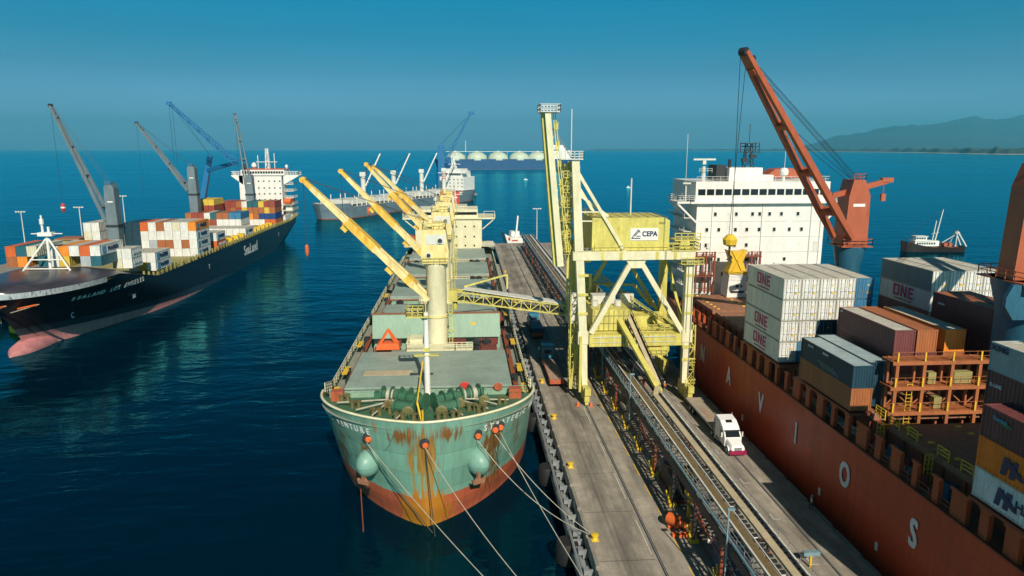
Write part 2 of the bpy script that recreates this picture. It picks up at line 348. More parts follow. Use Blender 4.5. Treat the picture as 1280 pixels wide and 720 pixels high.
def wloc(o):
    v = Vector((0,0,0))
    while o is not None: v += o.location; o = o.parent
    return v
def tag(o, label, cat=None, group=None, kind=None):
    if label: o['label'] = label
    if cat: o['category'] = cat
    if group: o['group'] = group
    if kind: o['kind'] = kind
    return o
def thing(name, label, cat, loc=(0,0,0), rz=0, group=None):
    o = bpy.data.objects.new(name, None); COL.objects.link(o); o.location = loc; o.rotation_euler = (0,0,rz); o.empty_display_size = .5
    return tag(o, label, cat, group)
def struct(o, label=None): o['kind'] = 'structure'; return o
def copy_tree(o, parent=None):
    c = o.copy(); COL.objects.link(c); c.parent = parent
    for ch in KIDS(o): copy_tree(ch, c)
    return c
def KIDS(o): return list(o.children)
_tx = {}
def text_verts(s, size, depth=.03):
    k = (s, size, depth)
    if k in _tx: return _tx[k]
    c = bpy.data.curves.new('t', 'FONT'); c.body = s; c.size = size; c.extrude = depth/2; c.align_x = 'CENTER'; c.align_y = 'CENTER'; c.resolution_u = 3
    o = bpy.data.objects.new('t', c); COL.objects.link(o)
    dg = bpy.context.evaluated_depsgraph_get(); me = bpy.data.meshes.new_from_object(o.evaluated_get(dg))
    r = ([v.co.copy() for v in me.vertices], [tuple(p.vertices) for p in me.polygons])
    bpy.data.objects.remove(o); bpy.data.curves.remove(c); bpy.data.meshes.remove(me); _tx[k] = r; return r
AX = {'-y': ((1,0,0),(0,0,1),(0,-1,0)), '+x': ((0,1,0),(0,0,1),(1,0,0)), '-x': ((0,-1,0),(0,0,1),(-1,0,0)), '+z': ((1,0,0),(0,1,0),(0,0,1))}
def add_text(mb, s, c, size, face='-y', wide=1.0, bold=.0, axes=None, depth=.03):
    X, Y_, Z_ = [Vector(a) for a in (axes or AX[face])]
    vs, fs = text_verts(s, size, depth); c = Vector(c)
    for dx, dy in (((0,0),) if not bold else ((0,0),(bold,0),(0,bold),(bold,bold))):
        i = len(mb.v)
        for v in vs: mb.v.append(tuple(c+X*(v.x*wide+dx)+Y_*(v.y+dy)+Z_*(v.z+dx*.1+dy*.06)))
        mb.f += [tuple(i+k for k in f) for f in fs]
    return mb

# ------------------------------------------------------------------ the setting: sea, pier, far land
def sea_mat():
    m = bpy.data.materials.new('sea_water'); m.use_nodes = True; n = m.node_tree; L = n.links; b = n.nodes['Principled BSDF']
    b.inputs['Base Color'].default_value = (.0, .022, .036, 1); b.inputs['Roughness'].default_value = .12; b.inputs['IOR'].default_value = 1.33
    g = n.nodes.new('ShaderNodeNewGeometry'); last = None
    for sx, sy, scale, dist, det in ((.5, 1, .26, .24, 4), (.45, 1, .06, .5, 3), (.6, 1, 1.1, .03, 3)):
        mp = n.nodes.new('ShaderNodeMapping'); mp.inputs['Scale'].default_value = (sx, sy, 1); mp.inputs['Rotation'].default_value = (0, 0, R(9)); L.new(g.outputs['Position'], mp.inputs[0])
        t = n.nodes.new('ShaderNodeTexNoise'); t.inputs['Scale'].default_value = scale; t.inputs['Detail'].default_value = det; t.inputs['Distortion'].default_value = .6; L.new(mp.outputs[0], t.inputs[0])
        bp = n.nodes.new('ShaderNodeBump'); bp.inputs['Strength'].default_value = 1; bp.inputs['Distance'].default_value = dist; L.new(t.outputs[0], bp.inputs['Height'])
        if last: L.new(last, bp.inputs['Normal'])
        last = bp.outputs[0]
    L.new(last, b.inputs['Normal'])
    # wind patches: rougher and smoother water
    mp = n.nodes.new('ShaderNodeMapping'); mp.inputs['Scale'].default_value = (.35, 1, 1); L.new(g.outputs['Position'], mp.inputs[0])
    t = n.nodes.new('ShaderNodeTexNoise'); t.inputs['Scale'].default_value = .006; t.inputs['Detail'].default_value = 6; L.new(mp.outputs[0], t.inputs[0])
    r = n.nodes.new('ShaderNodeMapRange'); r.inputs[1].default_value = .35; r.inputs[2].default_value = .65; r.inputs[3].default_value = .04; r.inputs[4].default_value = .18
    L.new(t.outputs[0], r.inputs[0]); L.new(r.outputs[0], b.inputs['Roughness'])
    r = n.nodes.new('ShaderNodeValToRGB'); r.color_ramp.elements[0].position = .35; r.color_ramp.elements[1].position = .68
    r.color_ramp.elements[0].color = (.0, .006, .016, 1); r.color_ramp.elements[1].color = (.0, .016, .032, 1)
    L.new(t.outputs[0], r.inputs[0])
    df = n.nodes.new('ShaderNodeBsdfDiffuse'); gl_ = n.nodes.new('ShaderNodeBsdfGlossy'); fr = n.nodes.new('ShaderNodeFresnel'); ms = n.nodes.new('ShaderNodeMixShader')
    gl_.inputs['Color'].default_value = (.14, .84, 1.0, 1); fr.inputs['IOR'].default_value = 1.33
    L.new(r.outputs[0], df.inputs['Color']); L.new(b.inputs['Roughness'].links[0].from_socket, gl_.inputs['Roughness'])
    for q in (df, gl_, fr): L.new(last, q.inputs['Normal'])
    L.new(fr.outputs[0], ms.inputs[0]); L.new(df.outputs[0], ms.inputs[1]); L.new(gl_.outputs[0], ms.inputs[2])
    L.new(ms.outputs[0], n.nodes['Material Output'].inputs['Surface']); n.nodes.remove(b)
    return m
S_ = 42000
mb = MB(); mb.quad((-S_,-600,0),(S_,-600,0),(S_,S_,0),(-S_,S_,0)); struct(mb.build('sea', sea_mat()))

PX0, PX1, PYA, PYB, PZ = 12.9, 41.2, -60, 317, 4.0
def pier_mat():
    m = mat('worn_pier_concrete', (.40, .355, .29), .85, dirt=.3, streak=1, scale=.25, bump=.3); n = m.node_tree; L = n.links; b = n.nodes['Principled BSDF']
    src = b.inputs['Base Color'].links[0].from_socket
    g = n.nodes.new('ShaderNodeNewGeometry'); mp = n.nodes.new('ShaderNodeMapping'); mp.inputs['Scale'].default_value = (.5, .09, .3); L.new(g.outputs['Position'], mp.inputs[0])
    t = n.nodes.new('ShaderNodeTexNoise'); t.inputs['Scale'].default_value = 1; t.inputs['Detail'].default_value = 8; t.inputs['Roughness'].default_value = .65; L.new(mp.outputs[0], t.inputs[0])
    s = n.nodes.new('ShaderNodeSeparateXYZ'); L.new(g.outputs['Position'], s.inputs[0])
    # tyre and oil staining along the wheel tracks
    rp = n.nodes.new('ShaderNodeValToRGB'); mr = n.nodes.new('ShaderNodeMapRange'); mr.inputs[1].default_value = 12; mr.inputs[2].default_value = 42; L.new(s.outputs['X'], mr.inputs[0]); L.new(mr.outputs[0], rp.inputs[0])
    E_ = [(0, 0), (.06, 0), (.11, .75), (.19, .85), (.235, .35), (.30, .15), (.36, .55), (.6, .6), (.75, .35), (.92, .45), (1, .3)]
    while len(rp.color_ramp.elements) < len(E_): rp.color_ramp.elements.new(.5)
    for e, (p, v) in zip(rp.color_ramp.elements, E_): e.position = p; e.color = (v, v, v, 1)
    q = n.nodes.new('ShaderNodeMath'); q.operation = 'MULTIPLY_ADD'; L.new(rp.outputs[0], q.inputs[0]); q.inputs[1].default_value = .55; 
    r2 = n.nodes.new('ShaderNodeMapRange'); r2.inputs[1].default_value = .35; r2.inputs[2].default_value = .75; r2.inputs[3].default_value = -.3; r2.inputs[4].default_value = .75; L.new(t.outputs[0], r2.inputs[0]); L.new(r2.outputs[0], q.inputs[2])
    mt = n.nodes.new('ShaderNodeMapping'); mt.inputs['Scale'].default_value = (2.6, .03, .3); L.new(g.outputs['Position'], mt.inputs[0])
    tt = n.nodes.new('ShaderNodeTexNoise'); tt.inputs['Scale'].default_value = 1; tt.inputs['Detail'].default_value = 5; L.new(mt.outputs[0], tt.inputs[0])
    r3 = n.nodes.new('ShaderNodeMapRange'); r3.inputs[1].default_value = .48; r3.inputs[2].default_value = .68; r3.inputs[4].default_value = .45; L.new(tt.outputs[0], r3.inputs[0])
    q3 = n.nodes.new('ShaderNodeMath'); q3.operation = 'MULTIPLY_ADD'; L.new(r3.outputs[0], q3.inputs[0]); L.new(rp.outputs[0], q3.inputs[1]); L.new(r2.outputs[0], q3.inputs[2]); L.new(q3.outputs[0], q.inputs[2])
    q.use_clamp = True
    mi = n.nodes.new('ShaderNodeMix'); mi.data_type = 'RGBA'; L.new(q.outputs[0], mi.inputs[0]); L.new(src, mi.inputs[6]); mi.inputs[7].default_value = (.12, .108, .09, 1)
    L.new(mi.outputs[2], b.inputs['Base Color']); return m
mb = MB(); mb.box(PX0, PX1, PYA, PYB, 2.6, PZ)
for y in range(-54, 316, 8):
    for x in (15, 21, 27, 33, 39): mb.tube((x, y, -3), (x, y, 2.6), .55, 10, cap=False)
    mb.box(PX0+.6, PX1-.6, y-.6, y+.6, 1.7, 2.6)
struct(mb.build('pier_deck', pier_mat()))
mb = MB()                                  # kerbs along both edges, stopping at the bollards
for y in range(-50, 314, 6): mb.box(PX0+.02, PX0+.42, y, y+5.2, PZ+.004, PZ+.2); mb.box(PX1-.42, PX1-.02, y, y+5.2, PZ+.004, PZ+.2)
struct(mb.build('pier_kerb', 'concrete'))
mb = MB()
for y in range(-45, 316, 10): mb.box(PX0+.5, 19.4, y, y+.06, PZ+.004, PZ+.008)
struct(mb.build('pavement_joints', 'dark'))
mb = MB()
for x in (19.8, 37.2): mb.box(x-.16, x-.06, PYA+5, PYB-6, PZ+.004, PZ+.010); mb.box(x+.06, x+.16, PYA+5, PYB-6, PZ+.004, PZ+.010)
struct(mb.build('rail_groove', 'dark'))
for x, lb in ((19.8, 'steel crane rail in the roadway beside the green bulk ship'), (37.2, 'steel crane rail in the roadway beside the red ship hull')):
    o = MB().box(x-.045, x+.045, PYA+5, PYB-6, PZ+.004, PZ+.06).build('crane_rail', 'steel'); tag(o, lb, 'rail', 'crane rails')
mb = MB()
for i in range(14):
    y = 45+i*9.0
    mb.box(35.2, 35.3, y, y+1.3, PZ+.004, PZ+.008); mb.box(35.2, 36.0, y, y+.1, PZ+.009, PZ+.012)
for i in range(22):
    y = 30+i*12; mb.box(19.2, 19.28, y, y+7, PZ+.004, PZ+.008)
struct(mb.build('road_marking', 'dirty_white'))
mb = MB()
for i in range(26): mb.box(22.4, 22.52, 30+i*6, 33.6+i*6, PZ+.004, PZ+.008)
struct(mb.build('yellow_dashes', 'bright_yellow'))  # thin yellow dashes in a row beside the conveyor

# rough rock round the pier end
mb = MB()
for i in range(150):
    x = random.uniform(11, 58); y = random.uniform(316, 327); z = random.uniform(-1, 2.4)-(y-316)*.2; r = random.uniform(.8, 1.9)
    if x > 42: y += (x-42)*.2
    p = []
    i0 = len(mb.v); rot = random.random()*6
    for dz, k in ((-.7, .7), (0, 1), (.6, .6)):
        for a in range(5): t = rot+a*1.257+random.uniform(-.3, .3); mb.v.append((x+r*k*math.cos(t), y+r*k*math.sin(t), z+dz*r))
    for j in range(2):
        for a in range(5): mb.f.append((i0+j*5+a, i0+j*5+(a+1) % 5, i0+(j+1)*5+(a+1) % 5, i0+(j+1)*5+a))
    mb.f.append(tuple(i0+10+a for a in range(5)))
o = mb.build('breakwater_rocks', 'rock'); tag(o, None, kind='structure')

# far coast and mountains (built at their true distance)
def hnoise(x, seed=0):
    return sum(math.sin(x*f+seed*1.7+p)*a for f, a, p in ((1, 1, 0), (2.3, .5, 1.3), (5.1, .25, 2.1), (11.3, .13, .7), (23, .07, 1.9)))
from mathutils import noise as NZ
rows = []; N = 150
def ang(px): return math.atan((px-640)/F)+YAW*1.0
for j, dr in enumerate((-40, 0, 60, 140, 400, 1200, 2600, 4200)):
    row = []
    for i in range(N):
        px = 735+i*(1560-735)/(N-1); a = ang(px)
        t = (px-735)/(1280-735)
        dist = 26500*(1-t)**1.5*(1 if t < 1 else 0)+7600 if t < 1 else 7600-(t-1)*2500
        dist = min(dist, 26500) + 180*hnoise(px*.03)
        tree = 34+14*hnoise(px*.35, 2)+10*hnoise(px*1.3, 4)
        d = dist+dr*(1+dist/9000)
        h = {0: -2, 1: 1.5, 2: 6, 3: tree*1.2, 4: tree*1.3+8, 5: 50+dr*.005, 6: 60, 7: 40}[j]*(.7+.3*min(1, t*1.5))
        row.append((d*math.sin(a), d*math.cos(a), h))
    rows.append(row)
struct(MB().grid([r_ for r_ in rows[2:]]).build('coastal_forest', 'foliage', smooth=True))
struct(MB().grid(rows[:3]).build('beach', 'sand', smooth=True))
rows = []; N = 220; prof = [(980, 60), (1010, 140), (1040, 330), (1080, 430), (1120, 510), (1160, 560), (1200, 670), (1240, 650), (1280, 760), (1350, 800), (1450, 760), (1600, 600)]
def pf(px):
    for (a, ha), (b, hb) in zip(prof, prof[1:]):
        if a <= px <= b: return ha+(hb-ha)*(px-a)/(b-a)
    return 60
J = 26
for j in range(J):
    row = []; t = j/(J-1)
    for i in range(N):
        px = 985+i*(1590-985)/(N-1); a = ang(px); D = (19500+t*15000)/math.cos(a)*.93
        env = math.sin(math.pi*min(1, t/.68)/2)**1.3 if t < .68 else math.cos((t-.68)/.32*math.pi/2)
        x, y = D*math.sin(a), D*math.cos(a)
        rid = 1-abs(NZ.noise(Vector((x/3300, y/3300, 3))))*2
        rid2 = 1-abs(NZ.noise(Vector((x/1100, y/1100, 5))))*2
        row.append((x, y, max(-5, pf(px)*2.05*env*(.62+.28*rid+.10*rid2))))
    rows.append(row)
struct(MB().grid(rows).build('mountains', 'mount', smooth=True))

# ------------------------------------------------------------------ hull builder
def hull(B, y0, y1, zdeck, Lbow, Lstern, nz=9, ny=44, zk=-1.5, p=2.0, stern_b=.8):
    """y0(z) stem, y1(z) stern, Lbow(z) length over which the bow fills out; returns half-breadth function"""
    def hb(y, z):
        a, e = y0(z), y1(z)
        if y <= a or y > e+1e-6: return 0.0
        t = (y-a)/Lbow(z); b = 1.0
        if t < 1: b = (1-(1-t)**p)**.5 if p == 2.0 else (1-(1-t)**p)**(1/p)
        s = (e-y)/Lstern(z)
        if s < 1: b *= stern_b+(1-stern_b)*(1-(1-max(0, s))**2)
        return B/2*b
    return hb
def hull_rows(hb, y0, y1, zdeck, ys, zs):
    """rows from keel to deck edge; each row runs along one side, from the stem aft"""
    out = []
    for k in zs:
        row = []
        for u in ys:
            a0, a1 = y0(k*1.0 if k <= 1 else 1), 0
            row.append(u)
        out.append(row)
def make_hull(name, m, root, cx, hb, y0, y1, zdeck, zk=-1.5, nz=12, ny=60, p=2.2, smooth=True):
    mb = MB(); rows = {1: [], -1: []}
    for j in range(nz+1):
        w_ = j/nz
        for sg in (1, -1):
            row = []
            for i in range(ny+1):
                u = (i/ny)**p
                # height follows the sheer of the deck at this station
                z = zk; 
                for _ in range(3):
                    y = y0(z)+(y1(z)-y0(z))*u; z = zk+(zdeck(y)-zk)*w_
                y = y0(z)+(y1(z)-y0(z))*u
                row.append((cx+sg*hb(y, z), y, z))
            rows[sg].append(row)
    mb.grid(rows[1]); n0 = len(mb.f); mb.grid([r_[::-1] for r_ in rows[-1]])
    # transom
    mb.grid([[rows[1][j][-1], rows[-1][j][-1]] for j in range(nz+1)][::-1])
    return mb.build(name, m, root, smooth=smooth), rows
def deck_cap(rows, drop=0.0, inset=0.0, z=None):
    a = rows[1][-1]; b = rows[-1][-1]; mb = MB()
    mb.grid([[(p[0], p[1], (p[2]-drop) if z is None else z), ((p[0]+q[0])/2, p[1], (p[2]-drop+.05) if z is None else z), (q[0], q[1], (q[2]-drop) if z is None else z)] for p, q in zip(b, a)][::-1]); return mb
def hull_text(mb, s, y_c, z, size, cx, side, hb, y0, adv, wide=1.0, bold=.05):
    """letters set one by one along the plating; side +1 = the +x side"""
    n = len(s)
    def pt(y, zz): return Vector((cx+side*hb(y, zz), y, zz))
    # step along the plating in equal lengths; reading direction: +y on the +x side, -y on the other
    sg = 1 if side > 0 else -1
    y = y_c
    total = adv*(n-1)
    def walk(y, d):
        st = .05*(1 if d > 0 else -1); acc = 0
        while acc < abs(d):
            a = pt(y, z); b = pt(y+st, z); acc += (b-a).length; y += st
        return y
    y = walk(y_c, -sg*total/2)
    for ch in s:
        if ch != ' ':
            T = (pt(y+.3, z)-pt(y-.3, z)).normalized()*sg; U = (pt(y, z+.4)-pt(y, z-.4)).normalized(); Nn = T.cross(U).normalized(); U = Nn.cross(T).normalized()
            add_text(mb, ch, pt(y, z)+Nn*.07, size, axes=(T, U, Nn), wide=wide, bold=bold)
        y = walk(y, sg*adv)
    return mb

# ------------------------------------------------------------------ containers
def corr_side(mb, x, y0, y1, z0, z1, out, pitch=.42, dep=.05):
    """corrugated panel in the y-z plane, facing out (+1/-1)"""
    n = int((y1-y0)/pitch); pts = []
    for k in range(n):
        a = y0+(y1-y0)*k/n; d = (y1-y0)/n
        pts += [(x, a), (x, a+d*.32), (x-out*dep, a+d*.5), (x-out*dep, a+d*.82)]
    pts.append((x, y1))
    rows = [[(a, b, z0) for a, b in pts], [(a, b, z1) for a, b in pts]]
    mb.grid(rows if out > 0 else rows[::-1]); return mb
def corr_end(mb, y, x0, x1, z0, z1, out, pitch=.30, dep=.05):
    n = int((x1-x0)/pitch); pts = []
    for k in range(n):
        a = x0+(x1-x0)*k/n; d = (x1-x0)/n
        pts += [(a, y), (a+d*.32, y), (a+d*.5, y-out*dep), (a+d*.82, y-out*dep)]
    pts.append((x1, y))
    rows = [[(a, b, z0) for a, b in pts], [(a, b, z1) for a, b in pts]]
    mb.grid(rows[::-1] if out > 0 else rows); return mb
_proto = {}
def container_proto(key, H=2.59, L=12.19, doors=True, smooth_side=False, roof='cont_roof'):
    k = (key, H, L, doors, smooth_side, roof)
    if k in _proto: return _proto[k]
    W = 2.44; x0, x1 = -W/2, W/2; y0, y1 = -L/2, L/2; m = 'c_'+key
    r = {}
    fr = MB()
    for x in (x0+.06, x1-.06):
        for y in (y0+.06, y1-.06): fr.cbox((x, y, H/2), (.12, .12, H-.24))
        for z in (.07, H-.06): fr.cbox((x, 0, z), (.10, L-.36, .12))
        for y in (y0+.09, y1-.09):
            for z in (.06, H-.06): fr.cbox((x, y, z), (.165, .18, .122))
    for y in (y0+.06, y1-.06):
        for z in (.07, H-.06): fr.cbox((0, y, z), (W-.3, .10, .12))
    r['frame'] = fr.mesh('frame', m if key != 'w' else 'frame_white')
    b = MB()
    for sgn, x in ((1, x1-.03), (-1, x0+.03)):
        if smooth_side: b.quad(*[(x, y0+.1, .12), (x, y1-.1, .12), (x, y1-.1, H-.12), (x, y0+.1, H-.12)][::sgn])
        else: corr_side(b, x, y0+.1, y1-.1, .12, H-.12, sgn)
    b.quad((x0+.1, y1-.04, .12), (x0+.1, y1-.04, H-.12), (x1-.1, y1-.04, H-.12), (x1-.1, y1-.04, .12))
    b.box(x0+.08, x1-.08, y0+.12, y1-.12, .10, .14)
    r['wall'] = b.mesh('wall', m)
    t = MB(); n = 22
    for q in range(n):
        a = y0+.1+(L-.2)*q/n; d = (L-.2)/n
        t.box(x0+.1, x1-.1, a, a+d*.55, H-.12, H-.035); t.box(x0+.1, x1-.1, a+d*.55+.001, a+d-.001, H-.12, H-.055)
    r['roof'] = t.mesh('roof', roof)
    if doors:
        for sgn in (-1, 1):
            d = MB(); d.box(min(.02*sgn, sgn*(W/2-.13)), max(.02*sgn, sgn*(W/2-.13)), y0+.02, y0+.06, .14, H-.13)
            for z in (.55, 1.05, 1.55, 2.05): d.box(min(.05*sgn, sgn*(W/2-.17)), max(.05*sgn, sgn*(W/2-.17)), y0-.0, y0+.02, z, z+.28)
            r['door%d' % sgn] = d.mesh('door', m)
            rod = MB()
            for xx in (.28, .82): rod.tube((sgn*xx, y0-.04, .1), (sgn*xx, y0-.04, H-.1), .03, 5)
            for xx in (.28, .82):
                rod.cbox((sgn*xx+.12, y0-.05, 1.05), (.30, .04, .06)); rod.cbox((sgn*xx, y0-.02, .25), (.14, .05, .1)); rod.cbox((sgn*xx, y0-.02, H-.28), (.14, .05, .1))
            r['rod%d' % sgn] = rod.mesh('lock_rods', 'steel')
        r['plate'] = MB().cbox((.6, y0-.02, .85), (.5, .03, .22)).cbox((.45, y0-.02, 1.9), (.35, .03, .15)).mesh('marking', 'bright_yellow')
    else:
        e = MB(); corr_end(e, y0+.03, x0+.12, x1-.12, .12, H-.12, -1); r['end'] = e.mesh('end_wall', m)
    _proto[k] = r; return r
def container(label, x, y, z, key, group=None, **kw):
    """x = centre, y = the end nearest the camera, z = underside"""
    L = kw.get('L', 12.19); logos = kw.pop('logos', []); pr = container_proto(key, **kw)
    o = thing('shipping_container', label, 'container', (x, y+L/2, z), group=group)
    for k, me in pr.items():
        if k.startswith('rod'): continue
        c = bpy.data.objects.new(me.name, me); COL.objects.link(c); c.parent = o; c.name = {'frame': 'frame', 'wall': 'wall', 'roof': 'roof', 'end': 'end_wall', 'plate': 'marking'}.get(k, 'door')
        if k.startswith('door'):
            q = bpy.data.objects.new('lock_rods', pr['rod'+k[4:]]); COL.objects.link(q); q.parent = c
    H = kw.get('H', 2.59)
    for (kind, fm, fn) in logos:
        mb = MB(); fn(mb, L, H); mb.build(kind, fm, o, local=True)
    return o
ORD = ['first', 'second', 'third', 'fourth', 'fifth', 'sixth', 'seventh', 'eighth', 'ninth', 'tenth', 'eleventh', 'twelfth', 'thirteenth', 'fourteenth', 'fifteenth']

# ------------------------------------------------------------------ the red container ship on the right
NX0, NX1, NZD = 42.6, 78.6, 14.0
nav = thing('container_ship', 'long red-brown container ship hull with big white letters along the right of the pier', 'ship', (60.6, 50, 0))
hullm = zoned('red_brown_hull_paint', [(1.0, (.26, .03, .012)), (3.0, (.36, .05, .015)), (99, (.52, .052, .008))], rough=.42, grime=.35)
mb = MB(); ys = [-58+i*4 for i in range(57)]
def nb(y): return 18.0 if y < 120 else 18.0*(1-.35*((y-120)/46)**2.2)
rows = [[(60.6-nb(y)*(1 if z > 3 or y < 120 else 1-.3*((y-120)/46)), y, z) for y in ys] for z in (-1.5, 3, 8.5, 14)]
mb.grid(rows); rows2 = [[(121.2-p[0], p[1], p[2]) for p in r_] for r_ in rows]; mb.grid([r_[::-1] for r_ in rows2])
mb.grid([[rows[j][-1], rows2[j][-1]] for j in range(4)]); mb.build('hull', hullm, nav)
mb = MB(); mb.grid([[(60.6-nb(y)+.1, y, NZD-.15), (60.6+nb(y)-.1, y, NZD-.15)] for y in ys][::-1]); mb.build('deck', 'rustplate', nav)
mb = MB()      # rubbing edge plate along the deck line
for a, b in zip(ys, ys[1:]): mb.beam((60.6-nb(a)+.05, a, NZD+.02), (60.6-nb(b)+.05, b, NZD+.02), .35, .16)
mb.build('gunwale', 'rustred', nav)
for ch, y in zip('NAVIOS', (119.2, 106.5, 94, 83, 71.1, 58.7)):
    mb = MB(); add_text(mb, ch, (42.54, y, 9.6), 4.0, '-x', wide=.66, bold=.2, depth=.04)
    mb.build('hull_letter', 'logo_white', nav)
mb = MB()
for y in (100, 76, 64): mb.cbox((42.55, y, 5.2), (.06, .4, .9))
mb.build('draught_mark', 'logo_white', nav)
# stanchions and inner coaming along the deck edge
mb = MB()
for i in range(31):
    y = 44.5+i*3.05
    if y > 137: break
    hw = (.35, .75, .5, .95, .4)[i % 5]; mb.box(42.75, 43.2, y-hw, y+hw, NZD-.1, 16.45); mb.box(42.75, 42.95, y-hw-.25, y+hw+.25, 16.451, 16.7)
mb.build('stanchions', 'stanch', nav)
mb = MB()
for a, b in ((40, 52.6), (71.4, 84.6), (89, 102)): mb.box(42.7, 45.2, a, b, 16.72, 17.0)
mb.build('stanchion_top_beam', 'rustred', nav)
mb = MB(); mb.box(45.4, 46.0, 36, 137, NZD-.1, 16.3); mb.box(75.2, 75.8, 36, 137, NZD-.1, 16.3)
for i in range(33): y = 38+i*3.05; mb.box(45.15, 45.4, y-.1, y+.1, NZD-.1, 16.25)
mb.build('hatch_coaming', 'rustred', nav)
for i, (a, b) in enumerate(((38, 52.8), (54.5, 68.0), (71.0, 85.2), (88.4, 102.4), (109, 121.2), (122.6, 136.6))):
    for (xa, xb) in ((45.2, 55.2), (55.3, 65.4), (65.5, 75.9)):
        m_ = MB().box(xa, xb, a, b, 16.3, 16.95)
        for k in range(5):
            yy = a+.8+k*(b-a-1.6)/4
            for xx in (xa+.3, xb-.5): m_.cbox((xx, yy, 17.0), (.28, .28, .12))
        m_.build('hatch_cover', 'rustplate', nav)
mb = MB()
for (a, b) in ((54.5, 68.0), (122.6, 136.6)):
    for k in range(7):
        for j in range(5): mb.cbox((46.6+j*5.6, a+1+k*(b-a-2)/6, 17.02), (.55, .35, .14))
mb.build('twistlock_socket', 'bright_yellow', nav)
mb = MB()
for (a, b) in ((53, 70), (103, 137)):
    mb.rail([(42.85, a, NZD), (42.85, b, NZD)], 1.05, 1.6, .035, 2)
mb.build('railing', 'rustred', nav)
mb = MB()
for y in (55.5, 58.8, 63.5, 66.5): mb.rail([(45.3, y, 16.95), (45.3, y+1.6, 16.95)], 1.1, 1.6, .05, 3)
for y in (60.5, 47.5, 68.5): mb.rail([(44.2, y, NZD), (45.0, y, NZD)], 3, .5, .04, 6)
mb.build('yellow_rails', 'bright_yellow', nav)
mb = MB()       # pipes laid along the side deck
for k in range(4): mb.tube((43.7+k*.35, 62, NZD+.35), (43.7+k*.35, 88, NZD+.35), .11, 6)
mb.build('deck_pipes', 'steel', nav)
mb = MB()
for y in (57.5, 66, 78.5, 97, 112): mb.box(44.3, 45.1, y-.5, y+.5, NZD-.1, NZD+1.5)
mb.build('deck_lockers', 'blue', nav)
mb = MB()
for y in (60, 69.3, 87, 104, 118): mb.tube((44.1, y, NZD-.1), (44.1, y, NZD+1.1), .28, 10); mb.tube((44.1, y+.9, NZD-.1), (44.1, y+.9, NZD+1.1), .28, 10)
mb.build('mooring_bitts', 'rustred', nav)
# accommodation block
mb = MB(); ya = 140.2
mb.box(47.2, 74.2, ya, 156, 14, 35.2); mb.box(45.6, 75.6, ya-1.0, 156, 35.2, 35.6)
mb.build('accommodation_block', 'white', nav)
mb = MB(); mb.prism([(46.6, 35.6), (74.6, 35.6), (74.6, 39.6), (46.6, 39.6)], ya-.5, 155.5); br = mb.build('bridge', 'white', nav)
mb = MB()
for k in range(15): xx = 47.1+k*1.82; mb.box(xx, xx+1.5, ya-.56, ya-.5, 36.9, 38.1)
mb.build('bridge_window', 'glass', br)
mb = MB(); mb.box(43.0, 46.6, ya-.4, 146, 35.2, 35.6); mb.box(74.6, 78.2, ya-.4, 146, 35.2, 35.6)
for s_, xa, xb in ((1, 43.0, 47.2), (-1, 78.2, 74.2)):
    for yy in (ya, 145): mb.beam((xa, yy, 35.3), (xb, yy, 31.3), .35)
mb.build('bridge_wing', 'white', nav)
mb = MB(); mb.rail([(46.5, ya-.3, 35.6), (43.1, ya-.3, 35.6), (43.1, 145.8, 35.6), (46.5, 145.8, 35.6)], 1.2, 1.1, .04, 3); mb.rail([(74.7, ya-.3, 35.6), (78.1, ya-.3, 35.6), (78.1, 145.8, 35.6)], 1.2, 1.1, .04, 3)
mb.rail([(46.8, ya-.4, 39.6), (74.4, ya-.4, 39.6), (74.4, 155, 39.6)], 1.0, 1.6, .035, 2)
mb.build('wing_railing', 'dirty_white', nav)
mb = MB()
for xs, z in (((50.8, 55.2, 58.6, 60.1, 62.2, 64.7, 68.2), 33.0), ((49.2, 51.7, 55.2, 57.6, 60.2, 63.4, 66.6, 69.2), 29.8), ((49.2, 55.2, 57.7), 26.6), ((49.2, 52, 58, 66), 23.6), ((49.2, 53, 58, 64), 20.6)):
    for x in xs: mb.box(x, x+.55, ya-.03, ya+.02, z-.35, z+.35)
mb.build('portholes', 'glass', nav)
mb = MB()
for z in (18.4, 21.9, 25.1, 28.3, 31.5): mb.box(47.15, 74.25, ya-.07, ya+.01, z, z+.10)
for x in (50.4, 60.9, 71.3, 73.4): mb.tube((x, ya-.12, 14.4), (x, ya-.12, 35.1), .07, 6)
for x, z in ((48.1, 14.3), (56.5, 14.3), (70.2, 14.3), (72.3, 25.2)): mb.box(x, x+1.0, ya-.1, ya, z, z+2.1)
mb.box(64, 66.6, ya-.35, ya, 22.1, 22.9); mb.box(49.6, 50.1, ya-.3, ya, 26, 27.1)
mb.build('trim', 'dirty_white', nav)
mb = MB()
for xs, z in (((50.8, 55.2, 58.6, 60.1, 62.2, 64.7, 68.2), 33.0), ((49.2, 51.7, 55.2, 57.6, 60.2, 63.4, 66.6, 69.2), 29.8), ((49.2, 55.2, 57.7), 26.6), ((49.2, 52, 58, 66), 23.6), ((49.2, 53, 58, 64), 20.6)):
    for x in xs: mb.box(x-.09, x-.005, ya-.07, ya, z-.45, z+.45); mb.box(x+.555, x+.64, ya-.07, ya, z-.45, z+.45); mb.box(x-.004, x+.554, ya-.07, ya, z+.36, z+.46); mb.box(x-.004, x+.554, ya-.1, ya, z-.46, z-.36)
mb.build('window_frame', 'dirty_white', nav)
mb = MB()
for z in (18, 20.8, 23.6, 26.4, 29.2, 32):        # side galleries and stairs seen on the wing side
    mb.box(45.2, 47.2, 142, 154, z, z+.12); mb.rail([(45.25, 142, z), (45.25, 154, z)], 1.05, 1.5, .035, 2)
mb.build('side_gallery', 'dirty_white', nav)
